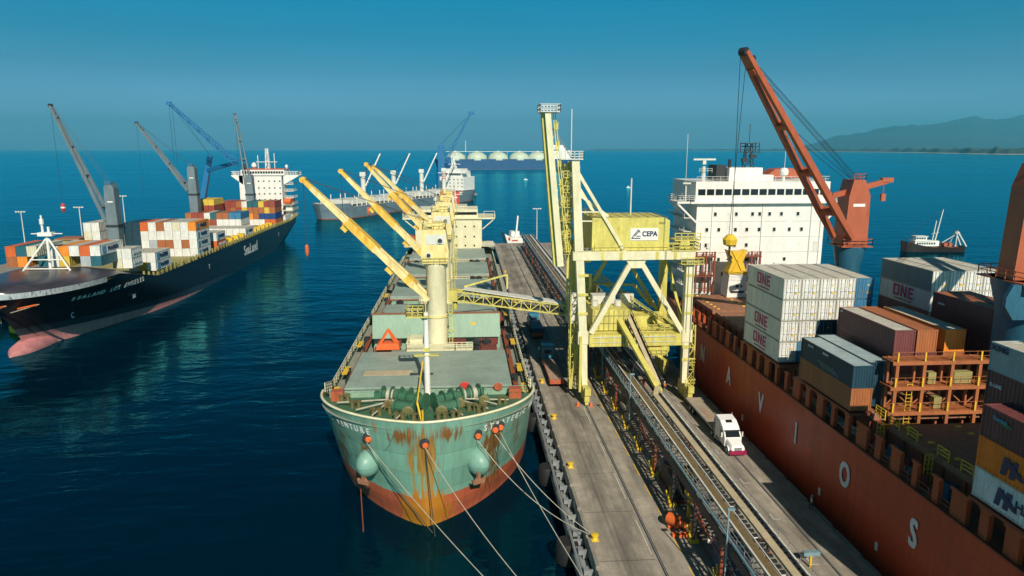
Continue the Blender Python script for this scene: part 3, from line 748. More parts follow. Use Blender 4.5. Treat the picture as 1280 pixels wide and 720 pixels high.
mb = MB(); mb.box(54.4, 61.4, 142.5, 150, 39.6, 42.3); mb.box(61.4, 64, 143, 148, 39.6, 40.8); mb.build('monkey_island', 'white', nav)
mb = MB(); mb.box(52.2, 54.2, 144, 149, 39.6, 42.8); mb.tube((54.9, 144, 42.2), (54.9, 144, 44.0), .35, 8); mb.build('exhaust_stack', 'dark', nav)
mb = MB(); mb.lattice((59.2, 145, 42.2), (59.2, 145, 47.2), 1.8, 1.8, 4, .07, w2=1.1, h2=1.1); mb.cbox((59.2, 145, 47.2), (2.6, 2.2, .15)); mb.beam((57, 145, 45.4), (61.8, 145, 45.4), .14); mb.beam((57.6, 145, 46.6), (61, 144.6, 46.6), .2)
for x in (57.4, 58.4, 60.6, 61.4): mb.beam((x, 145, 45.4), (x, 145, 47.4), .16)
mb.tube((59.2, 145, 47.2), (59.2, 145, 51.2), .07, 5); mb.cbox((59.9, 144.4, 44.6), (1.3, .8, .7)); mb.cbox((58.2, 144.6, 43.8), (1.0, .8, .8)); mb.build('radar_mast', 'dark', nav)
mb = MB(); mb.tube((48.8, 142, 39.6), (48.8, 142, 42.6), .5, 8, .35); mb.cbox((48.8, 142, 43.4), (.7, .7, .8)); mb.cbox((48.8, 141.8, 44.0), (4.6, .3, .35)); mb.rail([(47.6, 141, 41.4), (50.2, 141, 41.4)], .8, .8); mb.tube((45.5, 143, 35.6), (45.5, 143, 49), .06, 5); mb.cbox((45.3, 142, 39.2), (1.6, 1.2, .3)); mb.tube((45.3, 142, 35.6), (45.3, 142, 39.2), .15, 6); mb.build('radar_scanner', 'dirty_white', nav)
mb = MB(); mb.lathe((66.6, 144, 39.6), [(.3, 0), (.3, .8), (.85, 1.2), (.95, 1.9), (.7, 2.5), (.1, 2.7)], 12); mb.tube((66.4, 143.4, 42), (66.4, 143.4, 46.6), .05, 5); mb.lathe((71.2, 146, 39.6), [(.2, 0), (.2, 1.6), (.6, 2), (.6, 2.6), (.1, 3)], 10); mb.build('radome', 'white', nav)
mb = MB(); mb.prism([(65, 39.9), (73.5, 39.9), (73.5, 41.2), (71, 42.0), (67.4, 41.8)], 150, 154); mb.build('lifeboat_cover', 'orange_crane', nav)
mb = MB(); mb.box(64, 75, 157, 164, 14, 33); mb.build('funnel_casing', 'white', nav)

# rust-red cell frame left of the white box, on the far hatch
fr = thing('lashing_rack', 'tall rust-red lashing frame against the white ship accommodation', 'frame', (49, 138, 17))
mb = MB()
for x in (46.9, 48.9, 50.7): mb.beam((x, 138, 17), (x, 138, 25.6), .3); mb.beam((x, 139.6, 17), (x, 139.6, 25.2), .22)
for z in (20.4, 24.4): mb.box(46.7, 51.0, 137.9, 139.7, z, z+.14)
mb.build('post', 'rustred', fr)
mb = MB()
for z in (20.5, 24.5, 17): mb.rail([(46.8, 137.9, z), (50.8, 137.9, z)], 1.0, 1.3, .05, 2)
mb.build('railing', 'rustred', fr)
fr2 = copy_tree(fr); fr2.location = (58.5, 138, 17); fr2['label'] = 'rust-red lashing frame between the yellow grab and the white container stack'; fr['group'] = fr2['group'] = 'lashing frames'
bx = thing('machinery_cabin', 'small white machinery cabin with grilles standing on the rusty hatch cover', 'cabin', (53.9, 133.5, 17))
mb = MB(); mb.prism([(51.9, 17), (55.9, 17), (55.7, 21.6), (52.2, 21.6)], 133.5, 137); mb.build('cabin_body', 'white', bx)
mb = MB(); mb.box(52.6, 55.3, 133.42, 133.5, 17.9, 18.3); mb.box(53.6, 54.2, 133.42, 133.5, 19.0, 19.6); mb.box(54.6, 54.9, 133.42, 133.5, 19.0, 19.5); mb.build('grille', 'dark', bx)
sp_ = thing('cargo_grab', 'yellow hourglass-shaped cargo grab standing on the white cabin', 'grab', (53.9, 134.6, 21.65))
mb = MB(); mb.prism([(51.9, 26.4), (52.8, 24.1), (51.9, 21.65), (56, 21.65), (55.0, 24.1), (55.8, 26.4), (54.6, 26.1), (53, 26.1)], 134, 136.2); mb.build('grab_shell', 'bright_yellow', sp_)
mb = MB()
for x in (52.6, 55.1): mb.beam((x, 133.9, 21.7), (53.85, 133.9, 24.2), .2); mb.beam((53.85, 133.9, 24.2), (x, 133.9, 26.4), .2)
mb.box(52, 55.9, 133.6, 136.4, 21.66, 22.1); mb.build('grab_arms', 'bright_yellow', sp_)

# container stacks
def one_logo(wide=1.0, sc_=1.15, x=-1.235, yfr=.02):
    def f(mb, L, H):
        h = 1.35*sc_; w_ = 1.15*sc_; t = .30*sc_; y = L*yfr+2.0*sc_; z = H*.5-h*.35
        R_ = lambda a, b, c, d: mb.box(x-.012, x+.01, y-b, y-a, z+c, z+d)
        R_(0, t, 0, h); R_(w_-t, w_, 0, h); R_(t, w_-t, 0, t*.8); R_(t, w_-t, h-t*.8, h)
        y -= w_+.28*sc_; R_(0, t, 0, h); R_(w_-t, w_, 0, h); mb.prism([(y-t*.9, z+h), (y, z+h), (y-w_+t*.9, z), (y-w_, z)], x-.02, x+.005, 'x')
        y -= w_+.28*sc_; R_(0, t, 0, h); R_(t, w_*.85, 0, t*.8); R_(t, w_*.85, h-t*.8, h); R_(t, w_*.75, h*.4, h*.6)
    def g(mb, L, H): add_text(mb, 'OCEAN NETWORK EXPRESS', (x, L*yfr, H*.16), .26*sc_, '-x', bold=.0)
    return [('lettering', 'logo_mag', f), ('small_lettering', 'logo_mag', g)]
HC = 2.9; tier = ['bottom', 'second', 'third', 'top']
for c in range(5):
    for t_ in range(4):
        if c > 0 and t_ == 0 and c < 3: key = 'u'
        else: key = 'w' if c < 4 else ('u' if t_ > 1 else 'w')  # fifth column: blue shade is put into the upper pair's colour
        if 0 < c < 4 and t_ == 1 and c > 1: key = 'k'
        logos = one_logo() if (c == 0 and t_ != 2) else []
        if c == 0: lb = ['white reefer container with magenta lettering, bottom of the stack edge above the red hull', 'white reefer container with magenta lettering, one up from the bottom above the red hull', 'plain grey-white container between lettered white containers on the stack edge', 'white container with magenta lettering, uppermost at the stack edge nearest the pier'][t_]
        else: lb = '%s container, %s tier, %s column in from the lettered white stack edge' % (CN[key], tier[t_], ORD[c-1])
        container(lb, 43.85+c*2.52, 89.6, 17.3+t_*(HC+.03), key, 'stack of white containers amidships on the red ship', H=HC-.05, smooth_side=(key == 'w'), logos=logos)
for c in range(4):
    for t_ in range(1, 4):
        key = 'w' if t_ != 1 else 'm'
        logos = []
        if c == 0 and t_ == 2: logos = one_logo(yfr=.0, sc_=1.25); key = 'w'
        kk = 's' if (c == 0 and t_ == 3) else key
        o = container(['', '%s container under far white block beyond brown row, %s from left', '%s container just below top of far white block, %s from left', '%s container on top of far white block, %s from left'][t_] % (CN[kk], ORD[c]),
            66.3+c*2.52, 92, 20.6+(t_-1)*(HC+.02), key, 'far white container block on the red ship', H=HC, smooth_side=True, logos=logos)
        if c == 0 and t_ == 3:
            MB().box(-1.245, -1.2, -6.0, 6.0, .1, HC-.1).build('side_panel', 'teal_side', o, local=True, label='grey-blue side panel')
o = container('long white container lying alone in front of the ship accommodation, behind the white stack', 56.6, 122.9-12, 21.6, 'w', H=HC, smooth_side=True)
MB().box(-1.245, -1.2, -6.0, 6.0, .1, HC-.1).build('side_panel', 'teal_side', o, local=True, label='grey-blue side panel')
for c in range(1, 4): container('white container, %s right of the long white one before the accommodation' % ORD[c-1], 56.6+c*2.52, 110.9, 21.6, 'w', 'white containers lying before the accommodation', H=HC, smooth_side=True)
for c in range(4): container('maroon container, %s from the left, below the long white ones before the accommodation' % ORD[c], 56.6+c*2.52, 110.9, 18.6+.2, 'm', 'maroon containers below the white ones')
# dark blue + brown stack and its neighbour
def smalltext(s, m_, y, z, size, x=-1.24, bold=.03): return ('lettering', m_, lambda mb, L, H: add_text(mb, s, (x, y, z), size, '-x', bold=bold))
def bigmark(mb, L, H):
    for k in range(5): mb.prism([(-3.2+k*.8, .3), (-2.9+k*.8, .3), (-1.6+k*.8, 1.0), (-1.9+k*.8, 1.0)], -1.245, -1.22, 'x')
container('dark blue container with pale side markings, above the brown one at the hull edge', 43.85, 71.4, 19.92, 'k', roof='c_s', doors=False, logos=[smalltext('CAI 4213', 'logo_white', 3.6, 2.1, .34), smalltext('SEAWAY', 'logo_white', 0.0, 2.1, .34), ('emblem', 'teal_side', bigmark)])
MBc = MB(); corr_end(MBc, -6.05, -1.1, 1.1, .12, 2.47, -1); MBc.build('end_panel', 'c_u', [o for o in COL.objects if o.get('label', '').startswith('dark blue container with pale')][0], local=True)
container('brown container under the dark blue one, at the hull edge before the lashing bridge', 43.85, 71.4, 17.3, 'b', doors=False)
container('dusty pink-roofed container beside the dark blue one on the hull edge', 46.37, 72.6, 19.92, 'k', doors=False, roof='c_s')
container('dark container under the pink-roofed one, second from the hull edge', 46.37, 72.6, 17.3, 'k', doors=False)
BB = [('m', 49.9, 'cont_roof', 'red-brown container with pale roof, leftmost of the three behind the lashing bridge', [smalltext('CRX', 'logo_white', 5.4, 2.2, .3)]),
      ('b', 52.55, 'c_b', 'brown container with brown roof, middle of the three behind the lashing bridge', []),
      ('a', 55.9, 'cont_roof', 'ochre container with dusty roof, rightmost of the three behind the lashing bridge', [])]
for key, x, rf, lb, lg in BB:
    container(lb, x, 74.0, 23.2, key, 'row of three brown containers', doors=False, roof=rf, logos=lg)
    for t_ in range(1): container(CN['m' if key != 'a' else 'b']+' container right under the '+lb.split(' container')[0]+' one behind the lashing bridge', x, 74.0, 20.58, 'm' if key != 'a' else 'b', 'row under the three brown containers', doors=False)
for t_ in range(4):
    for c in range(2): container('dark brown container, %s tier, %s column, behind the near blue crane pedestal' % (tier[t_], ['left', 'right'][c]), 62.4+c*2.52, 73.8, 17.3+t_*2.61, 'm', 'dark brown containers by the near crane', logos=[smalltext('TRITON', 'logo_white', 4.4, 1.3, .35)] if (c == 0 and t_ == 3) else [], roof='c_b')
# near stack at the right edge of the frame
def hlogo(mb, L, H, y=1.0, s=1.0):
    X = -1.245
    for (a, b) in ((-.55, .0), (.35, .0)):
        pts = [(y+.9*s+a*s, .5), (y+.35*s+a*s, .5), (y+.05*s+a*s, 2.0), (y+.60*s+a*s, 2.0)]
        mb.prism([(p, q) for p, q in pts], X-.02, X+.02, 'x')
    mb.prism([(y+.75*s, 1.45), (y-.75*s, .75), (y-1.25*s, .75), (y-.95*s, 1.1), (y+.45*s, 1.85)], X-.045, X-.021, 'x')
def kstripe(mb, L, H): mb.prism([(4.6, 1.75), (3.6, 1.55), (3.0, 1.75), (3.9, 2.1)], -1.245, -1.22, 'x')
NEAR = [(17.3, 'w', 'white container with dark emblem and lettering, bottom of the near right stack', [('emblem', 'logo_navy', lambda mb, L, H: hlogo(mb, L, H, 2.6)), ('lettering', 'logo_navy', lambda mb, L, H: add_text(mb, 'HAPAG-LLOYD', (-1.245, -2.3, 1.3), 1.2, '-x', bold=.05))]),
        (20.0, 'e', 'orange-ochre container with dark emblem in the near right stack', [('emblem', 'logo_navy', lambda mb, L, H: hlogo(mb, L, H, 2.4))]),
        (22.7, 'm', 'maroon container with small green and blue mark, uppermost of the near right stack', [smalltext('Florens', 'logo_lblue', 4.4, 1.95, .5), ('green_mark', 'green', kstripe)])]
for z, key, lb, lg in NEAR: container(lb, 43.85, 39.6, z, key, 'near right container stack', H=2.66, L=12.6, roof='c_m' if key == 'm' else 'cont_roof', logos=lg)
for t_, (key, lb) in enumerate((('m', 'maroon container at the foot of the second near stack, behind the emblem container'), ('b', 'brown container, second up in the second near stack, behind the ochre container'), ('m', 'maroon container, third up in the second near stack, behind the maroon container'), ('m', 'maroon container with white upright lettering under the grey-blue near container'), ('s', 'grey-blue container with dusty roof and dark lettering at the right frame edge'))):
    lg = [smalltext('DONG', 'logo_navy', 5.2, 2.0, .7, bold=.06)] if t_ == 4 else ([smalltext('K-LINE', 'logo_white', 5.0, 1.3, .45)] if t_ == 3 else [])
    container(lb, 46.4, 43.2, 17.3+t_*2.50, key, 'second near container stack', H=2.48, smooth_side=(t_ == 4), logos=lg)
for t_ in range(4): container('maroon container, %s tier, third stack inward at the right frame edge' % tier[t_], 48.95, 42, 17.3+t_*2.61, 'm', 'third near container stack')

for c in range(4):
    for t_ in range(3, 4): container('maroon container, %s tier, %s stack beyond the right frame edge on the red ship' % (['top', 'uppermost'][t_-3], ORD[c]), 51.5+c*2.52, 42, 17.3+t_*2.61, 'm', 'maroon stacks beyond the frame edge')
# lashing bridge
lb_ = thing('lashing_bridge', 'orange-brown steel lashing bridge with yellow railings before the brown containers', 'lashing bridge', (53, 70, 17))
LX = (46.9, 50.0, 53.2, 56.4, 59.6); Ya, Yb = 70.2, 72.2
for x in LX: MB().box(x-.18, x+.18, Ya, Ya+.36, 15.2, 23.4).box(x-.15, x+.15, Yb-.3, Yb, 15.2, 23.4).build('post', 'lash', lb_)
for z in (17.4, 20.3, 23.2):
    m_ = MB().box(46.3, 60.6, Ya+.05, Yb-.05, z, z+.1); m_.box(46.3, 60.6, Ya-.06, Ya+.04, z-.3, z+.12); m_.box(46.3, 60.6, Yb-.04, Yb+.06, z-.3, z+.12)
    m_.build('platform', 'lash', lb_)
    m_ = MB().rail([(46.3, Ya, z+.1), (60.6, Ya, z+.1), (60.6, Yb, z+.1)], 1.05, 1.55, .022, 2)
    m_.build('railing', 'lash', lb_)
    m_ = MB()
    for x in LX: m_.box(x-.22, x-.05, Ya-.14, Ya-.02, z+.1, z+1.15)
    m_.build('yellow_stop', 'bright_yellow', lb_)
m_ = MB()
for a, b in zip(LX, LX[1:]): m_.beam((a, Yb-.1, 17.5), (b, Yb-.1, 20.2), .12); m_.beam((b, Yb-.1, 17.5), (a, Yb-.1, 20.2), .12)
m_.build('brace', 'lash', lb_)
m_ = MB()
for k in range(14): m_.beam((48.4, Ya+.3, 15.4+k*.4), (49.0, Ya+.3, 15.4+k*.4), .05)
m_.beam((48.4, Ya+.3, 15.2), (48.4, Ya+.3, 21), .06); m_.beam((49, Ya+.3, 15.2), (49, Ya+.3, 21), .06); m_.build('ladder', 'bright_yellow', lb_)
m_ = MB()
for x, z, d in ((51, 20.45, .9), (54, 20.45, 1.2), (55.2, 20.45, .9), (57.7, 20.45, 1.0), (52, 17.55, 1.0), (58, 17.55, 1.3)): m_.box(x, x+d, Ya+.7, Ya+1.5, z, z+1.3)
m_.build('lashing_gear_bins', 'olive', lb_)
m_ = MB().box(47.0, 49.5, 69.2, 70.0, 15.2, 15.35); m_.rail([(45.4, 69.2, 15.4), (49.4, 69.2, 15.4)], 1.1, .9, .05, 3); m_.rail([(45.4, 69.2, 17.0), (45.4, 71, 17.0)], 1.1, .9, .05, 3); m_.build('step_platform', 'bright_yellow', lb_)

# orange-red ship cranes
def ship_crane(label, x, y, az, el, L, zb, zt, jibm, housem, pedm, tw=3.8, loc_z=14, dep=.44):
    r = thing('ship_crane', label, 'crane', (x, y, loc_z))
    m_ = MB(); m_.lathe((x, y, loc_z), [(tw*.48, 0), (tw*.48, zb-loc_z-3.5), (tw*.62, zb-loc_z-.4), (tw*.62, zb-loc_z)], 14); m_.build('pedestal', pedm, r, smooth=True)
    m_ = MB()
    m_.prism([(x-tw/2, zb+.01), (x+tw/2, zb+.01), (x+tw*.44, zt-2.4), (x+tw*.18, zt), (x-tw*.30, zt), (x-tw*.44, zt-2.4)], y-tw*dep, y+tw*dep); h = m_.build('crane_house', housem, r)
    m_ = MB(); m_.cbox((x, y-tw*dep-.03, zb+(zt-zb)*.62), (tw*.5, .06, .45)); m_.build('name_plate', 'logo_white', h)
    m_ = MB()
    m_.rail([(x-tw/2-.5, y-tw/2-.3, zb+.1), (x+tw/2+.5, y-tw/2-.3, zb+.1), (x+tw/2+.5, y+tw/2+.3, zb+.1), (x-tw/2-.5, y+tw/2+.3, zb+.1), (x-tw/2-.5, y-tw/2-.3, zb+.1)], 1.0, 1.3, .04, 2)
    m_.box(x-tw/2-.6, x+tw/2+.6, y-tw/2-.4, y+tw/2+.4, zb-.16, zb); m_.rail([(x-tw*.3, y-tw*.44, zt), (x+tw*.18, y-tw*.44, zt), (x+tw*.18, y+tw*.4, zt)], .9, .9, .04, 2)
    m_.build('platform', housem, r)
    d = Vector((math.sin(az)*math.cos(el), math.cos(az)*math.cos(el), math.sin(el))); side = Vector((math.cos(az), -math.sin(az), 0)); up = side.cross(d).normalized()
    piv = Vector((x, y, zb+1.2))+Vector((math.sin(az), math.cos(az), 0))*tw*.55; tip = piv+d*L
    m_ = MB()
    for sg in (-1, 1):
        a = piv+side*sg*tw*.40; b = piv+d*L*.18+side*sg*tw*.36; c = piv+d*L*.90+side*sg*tw*.14
        m_.beam(a, b, .55, .7, .6, 1.2, up=up); m_.beam(b, c, .6, 1.2, .5, .8, up=up)
    for t in (.17, .40, .65, .92):
        wd = tw*(.40*(1-t)+.12*t); q = piv+d*L*t; m_.beam(q-side*wd, q+side*wd, 1.1, .8, up=d)
    m_.beam(piv+d*L*.90, tip, tw*.40, .8, tw*.34, .6, up=up)
    j = m_.build('jib', jibm, r)
    m_ = MB(); m_.tube(tip-side*.5, tip+side*.5, .55, 10); m_.tube(tip-d*1.5-side*.6+up*.4, tip-d*1.5+side*.6+up*.4, .4, 10); m_.build('sheave', 'dark', j)
    m_ = MB(); top = Vector((x, y, zt))
    for k in (-.9, -.4, .4, .9): m_.tube(top+side*k*.7, tip+side*k*.5-d*.6, .045, 4, cap=False)
    for k in (-.5, .5): m_.tube(top+side*k-Vector((0, 0, .8)), piv+d*L*.62+side*k*1.2+up*.5, .04, 4, cap=False)
    m_.build('luffing_ropes', 'dark', r)
    return r, tip, d, side
c1, tip, d_, s_ = ship_crane('orange-red ship crane with raised jib standing on a blue pedestal behind the white stack', 60.8, 106.4, R(-120), R(44.5), 37.0, 31.2, 41.4, 'orange_crane', 'orange_crane', 'blue')
m_ = MB(); m_.beam((57.2, 106.2, 38.9), (66.2, 106.6, 41.2), .5, .8); m_.cbox((66.0, 106.6, 41.3), (1.8, .7, .7)); m_.tube((65.6, 106.6, 41), (65.6, 106.6, 39.0), .06, 5); m_.cbox((65.6, 106.6, 38.6), (.7, .5, 1.1)); m_.build('auxiliary_boom', 'orange_crane', c1)
m_ = MB()
for k in (-.5, .5): m_.tube(tip+s_*k, (tip.x-.2+k*.4, tip.y+.3, 34.6), .04, 4, cap=False)
m_.build('hoist_ropes', 'dark', c1)
tz_ = 33.4; hk = thing('crane_hook', 'yellow hook block hanging before the white ship accommodation', 'hook', (tip.x-.2, tip.y+.3, 33))
m_ = MB(); m_.lathe((tip.x-.2, tip.y+.3, 33), [(.2, .0), (.9, .3), (1.0, 1.0), (.5, 1.6), (.2, 1.7)], 10); hb_ = m_.build('block', 'bright_yellow', hk)
m_ = MB(); m_.tube((tip.x-.2, tip.y+.3, 33), (tip.x-.2, tip.y+.3, 31.9), .14, 6); m_.path([(tip.x-.2, tip.y+.3, 31.9), (tip.x+.2, tip.y+.3, 31.5), (tip.x-.1, tip.y+.3, 31.1), (tip.x-.5, tip.y+.3, 31.3)], .12); m_.build('hook', 'dark', hk)
c2, tip2, _, _ = ship_crane('near orange-red ship crane with dark blue pedestal cut off by the right frame edge', 60.7, 70.2, R(78), R(52), 30, 32.4, 44.6, 'orange_crane', 'orange_crane', 'blue', tw=6.0, dep=.2)
m_ = MB(); m_.prism([(56.6, 28.6), (62, 28.6), (62, 31.0), (58.2, 31.0), (58.2, 32.3), (57.6, 32.3), (57.6, 31.0), (57.1, 31.0), (57.1, 32.3), (56.2, 32.3), (55.6, 31.0), (55.6, 30)], 67, 67.5); m_.box(59.2, 61, 67.6, 68.1, 17, 28.6); m_.build('jib_rest', 'blue', c2)
m_ = MB(); m_.cbox((59.3, 68.9, 42.6), (1.0, .2, 1.6)); m_.box(59.0, 60.6, 68.85, 68.98, 39.4, 40.6); m_.build('winch_opening', 'dark', c2)

# ------------------------------------------------------------------ the green bulk carrier at the pier
BCX = -5.2
blk = thing('bulk_carrier', 'rust-streaked green bulk carrier with orange-red waterline moored bow-on at the pier', 'ship', (BCX, 82, 0))
def bzd(y): return 13.9 if y < 92 else max(12.2, 13.9-(y-92)*.5)
by0 = lambda z: 79.6+(.6 if z < 1 else 0)
by1 = lambda z: 254.0
bLb = lambda z: 27-15*max(0, min(1, z/14))
bhb_ = hull(28.6, by0, by1, bzd, bLb, lambda z: 34-20*max(0, min(1, z/12)), stern_b=.35)
def bhb(y, z):
    t = (y-by0(z))/bLb(z)
    if t <= 0: return 0.0
    if t >= 1: return bhb_(y, z)
    return 14.3*(1-(1-t)**2)**(.80-.16*max(0, min(1, z/13)))
RUST = (.30, .12, .02); DR = (.16, .075, .02)
bulkm = zoned('green_hull_paint', [(3.9, (.44, .10, .045)), (99, (.17, .35, .27))], rough=.5, grime=.4, wobble=.5, stains=[
    (0, 9.6, 2.4, 5.4, 1.3, (.20, .10, .015)), (-2.6, 12.0, 3.2, 1.6, .9, (.16, .07, .015)), (2.8, 12.0, 3.0, 1.5, .9, (.16, .07, .015)), (0, 7, 2.6, 7, .7, (.30, .17, .03)), (0, 1.4, 4.4, 5.0, 1.7, (.40, .15, .012)), (-11.5, 6, 2, 6, .7, DR), (7.8, 5.5, 2.2, 6, .8, DR), (8.4, 9.5, 1.8, 5.0, 1.0, DR), (-7.5, 7.5, 1.5, 4.2, .9, (.22, .12, .04)), (-11.2, 9, 1.2, 5, .6, DR), (11.8, 9, 1.0, 5, .6, DR), (0, 12.8, 14, 1.2, .15, RUST)])
hl, brow = make_hull('hull', bulkm, blk, BCX, bhb, by0, by1, bzd, ny=90, nz=14)
mb = MB()
for sg in (1, -1):
    r_ = brow[sg][-1]; mb.path([(p[0], p[1], p[2]+.02) for p in r_], .17, 6)
mb.build('deck_edge_rail', 'cream', blk)
deck_cap(brow, 1.1).build('main_deck', 'deckgrey', blk)
# forecastle deck: green, cut at the break
mb = MB(); fr_ = [(p, q) for p, q in zip(brow[-1][-1], brow[1][-1]) if p[1] < 91.5]
mb.grid([[(p[0]+.15, p[1]+.1, 13.25), (q[0]-.15, q[1]+.1, 13.25)] for p, q in fr_][::-1]); mb.build('forecastle_deck', 'deckgreen', blk)
# side walkways in rust red, yellow safety paint
for x0, x1 in ((BCX+12.0, BCX+12.7), (BCX-12.7, BCX-12.0)):
    MB().box(x0, x1, 92.5, 222, 12.0, 13.12 if False else 12.03).build('walkway', 'deckrust', blk)
DZ = 11.12
def hatchset(ya, yb, standing):
    r = MB(); x0, x1 = BCX-11.3, BCX+11.3
    r.box(x0+.3, x1-.3, ya, yb, DZ, 13.5)
    for k in range(int((yb-ya)/1.5)): y = ya+.5+k*1.5; r.box(x0+.1, x0+.3, y, y+.12, DZ, 13.4); r.box(x1-.3, x1-.1, y, y+.12, DZ, 13.4)
    r.build('hatch_coaming', 'hatchface', blk)
    n = 2 if yb-ya < 20 else 4
    for k in range(n):
        a = ya+(yb-ya)*k/n+.04; b = ya+(yb-ya)*(k+1)/n-.04
        MB().box(x0, x1, a, b, 13.6, 14.45).build('hatch_cover', 'hatch', blk)
    m_ = MB().box(x0-.1, x1+.1, ya-.25, ya-.02, 13.5, 13.75)
    m_.build('coaming_edge', 'rustplate', blk)
    if standing:
        m_ = MB(); m_.prism([(ya-2.0, 13.7), (ya-1.3, 13.7), (ya-.2, 17.7), (ya-.9, 17.7)], x0+.2, x1-.2, 'x')
        h = m_.build('folded_hatch_cover', 'hatchface', blk)
        m_ = MB(); m_.box(x0+.2, x1-.2, ya-1.0, ya-.1, 17.71, 17.85); m_.build('cover_edge', 'rustplate', h)
        m_ = MB()
        for k in range(4): m_.box(x0+1.2+k*5.6, x0+5.2+k*5.6, ya-2.1, ya-1.9, 12.3, 13.5)
        m_.build('open_recess', 'darkred', h)
HS = [(91.2, 108.2, 0), (121, 143, 1), (151.5, 171, 0), (179, 198, 0), (206, 226, 0)]
for a, b, s_ in HS: hatchset(a, b, s_)
MB().cbox((BCX+6.4, 119.62, 15.9), (.9, .1, .7)).build('rust_patch', 'jib_rust', blk)
MB().box(BCX-9.5, BCX-2.6, 96.2, 98.4, 14.46, 14.50).build('pale_deck_patch', 'beige', blk)
# machinery between the hatches, and the crane pedestals
def crane_gap(y, first):
    m_ = MB(); m_.box(BCX-4.6, BCX+3.2, y-3.6, y-.2, DZ, 13.9); m_.box(BCX+3.4, BCX+6.2, y-3.4, y-1.4, DZ, 13.9); m_.box(BCX-4.4, BCX-2.2, y+.4, y+3.5, DZ, 14.6); h = m_.build('deck_house', 'cream', blk)
    m_ = MB(); m_.rail([(BCX-4.6, y-3.6, 13.9), (BCX-1.9, y-3.6, 13.9)], 1.1, .9, .045, 3); m_.rail([(BCX+1.8, y-3.6, 13.9), (BCX+6.2, y-3.4, 13.9)], 1.1, .9, .045, 3); m_.rail([(BCX-4.6, y-3.6, 13.9), (BCX-4.6, y+3, 13.9)], 1.1, .9, .045, 3)
    m_.build('railing', 'cream', h)
    m_ = MB()
    for x in (-9.8, 7.6): m_.box(BCX+x, BCX+x+2.6, y-2.8, y-1.6, DZ+1.6, DZ+2.9)
    for x in (-10, -7.6, 7.4, 9.8): m_.beam((BCX+x, y-2.8, DZ), (BCX+x, y-2.8, DZ+3), .2)
    m_.build('vent_box', 'darkred', blk)
    m_ = MB()
    for x in (-9, 6.9, 8.6): m_.tube((BCX+x, y+1.5, DZ), (BCX+x, y+1.5, DZ+2.3), .45, 8); m_.lathe((BCX+x, y+1.5, DZ+2.3), [(.8, 0), (.8, .5), (.3, .8)], 8)
    m_.build('ventilator', 'dark', blk)
for i, y in enumerate((114.5, 147, 175, 202)): crane_gap(y, i == 0)
grab = thing('cargo_grab', 'orange-red grab bucket sitting on the green ship beside the nearest crane', 'grab', (BCX-7.4, 110.4, 14.0))
m_ = MB(); m_.prism([(BCX-9.3, 14.46), (BCX-5.5, 14.46), (BCX-5.7, 15.4), (BCX-6.6, 15.5), (BCX-8.2, 15.5), (BCX-9.1, 15.3)], 109.2, 111.0); m_.build('bucket', 'orange', grab)
m_ = MB(); m_.beam((BCX-8.7, 109.5, 15.3), (BCX-7.3, 110.1, 17.6), .35); m_.beam((BCX-6.0, 109.5, 15.3), (BCX-7.3, 110.1, 17.6), .35); m_.beam((BCX-8.7, 110.8, 15.3), (BCX-7.3, 110.1, 17.6), .35); m_.beam((BCX-6.0, 110.8, 15.3), (BCX-7.3, 110.1, 17.6), .35); m_.build('arm', 'orange', grab)

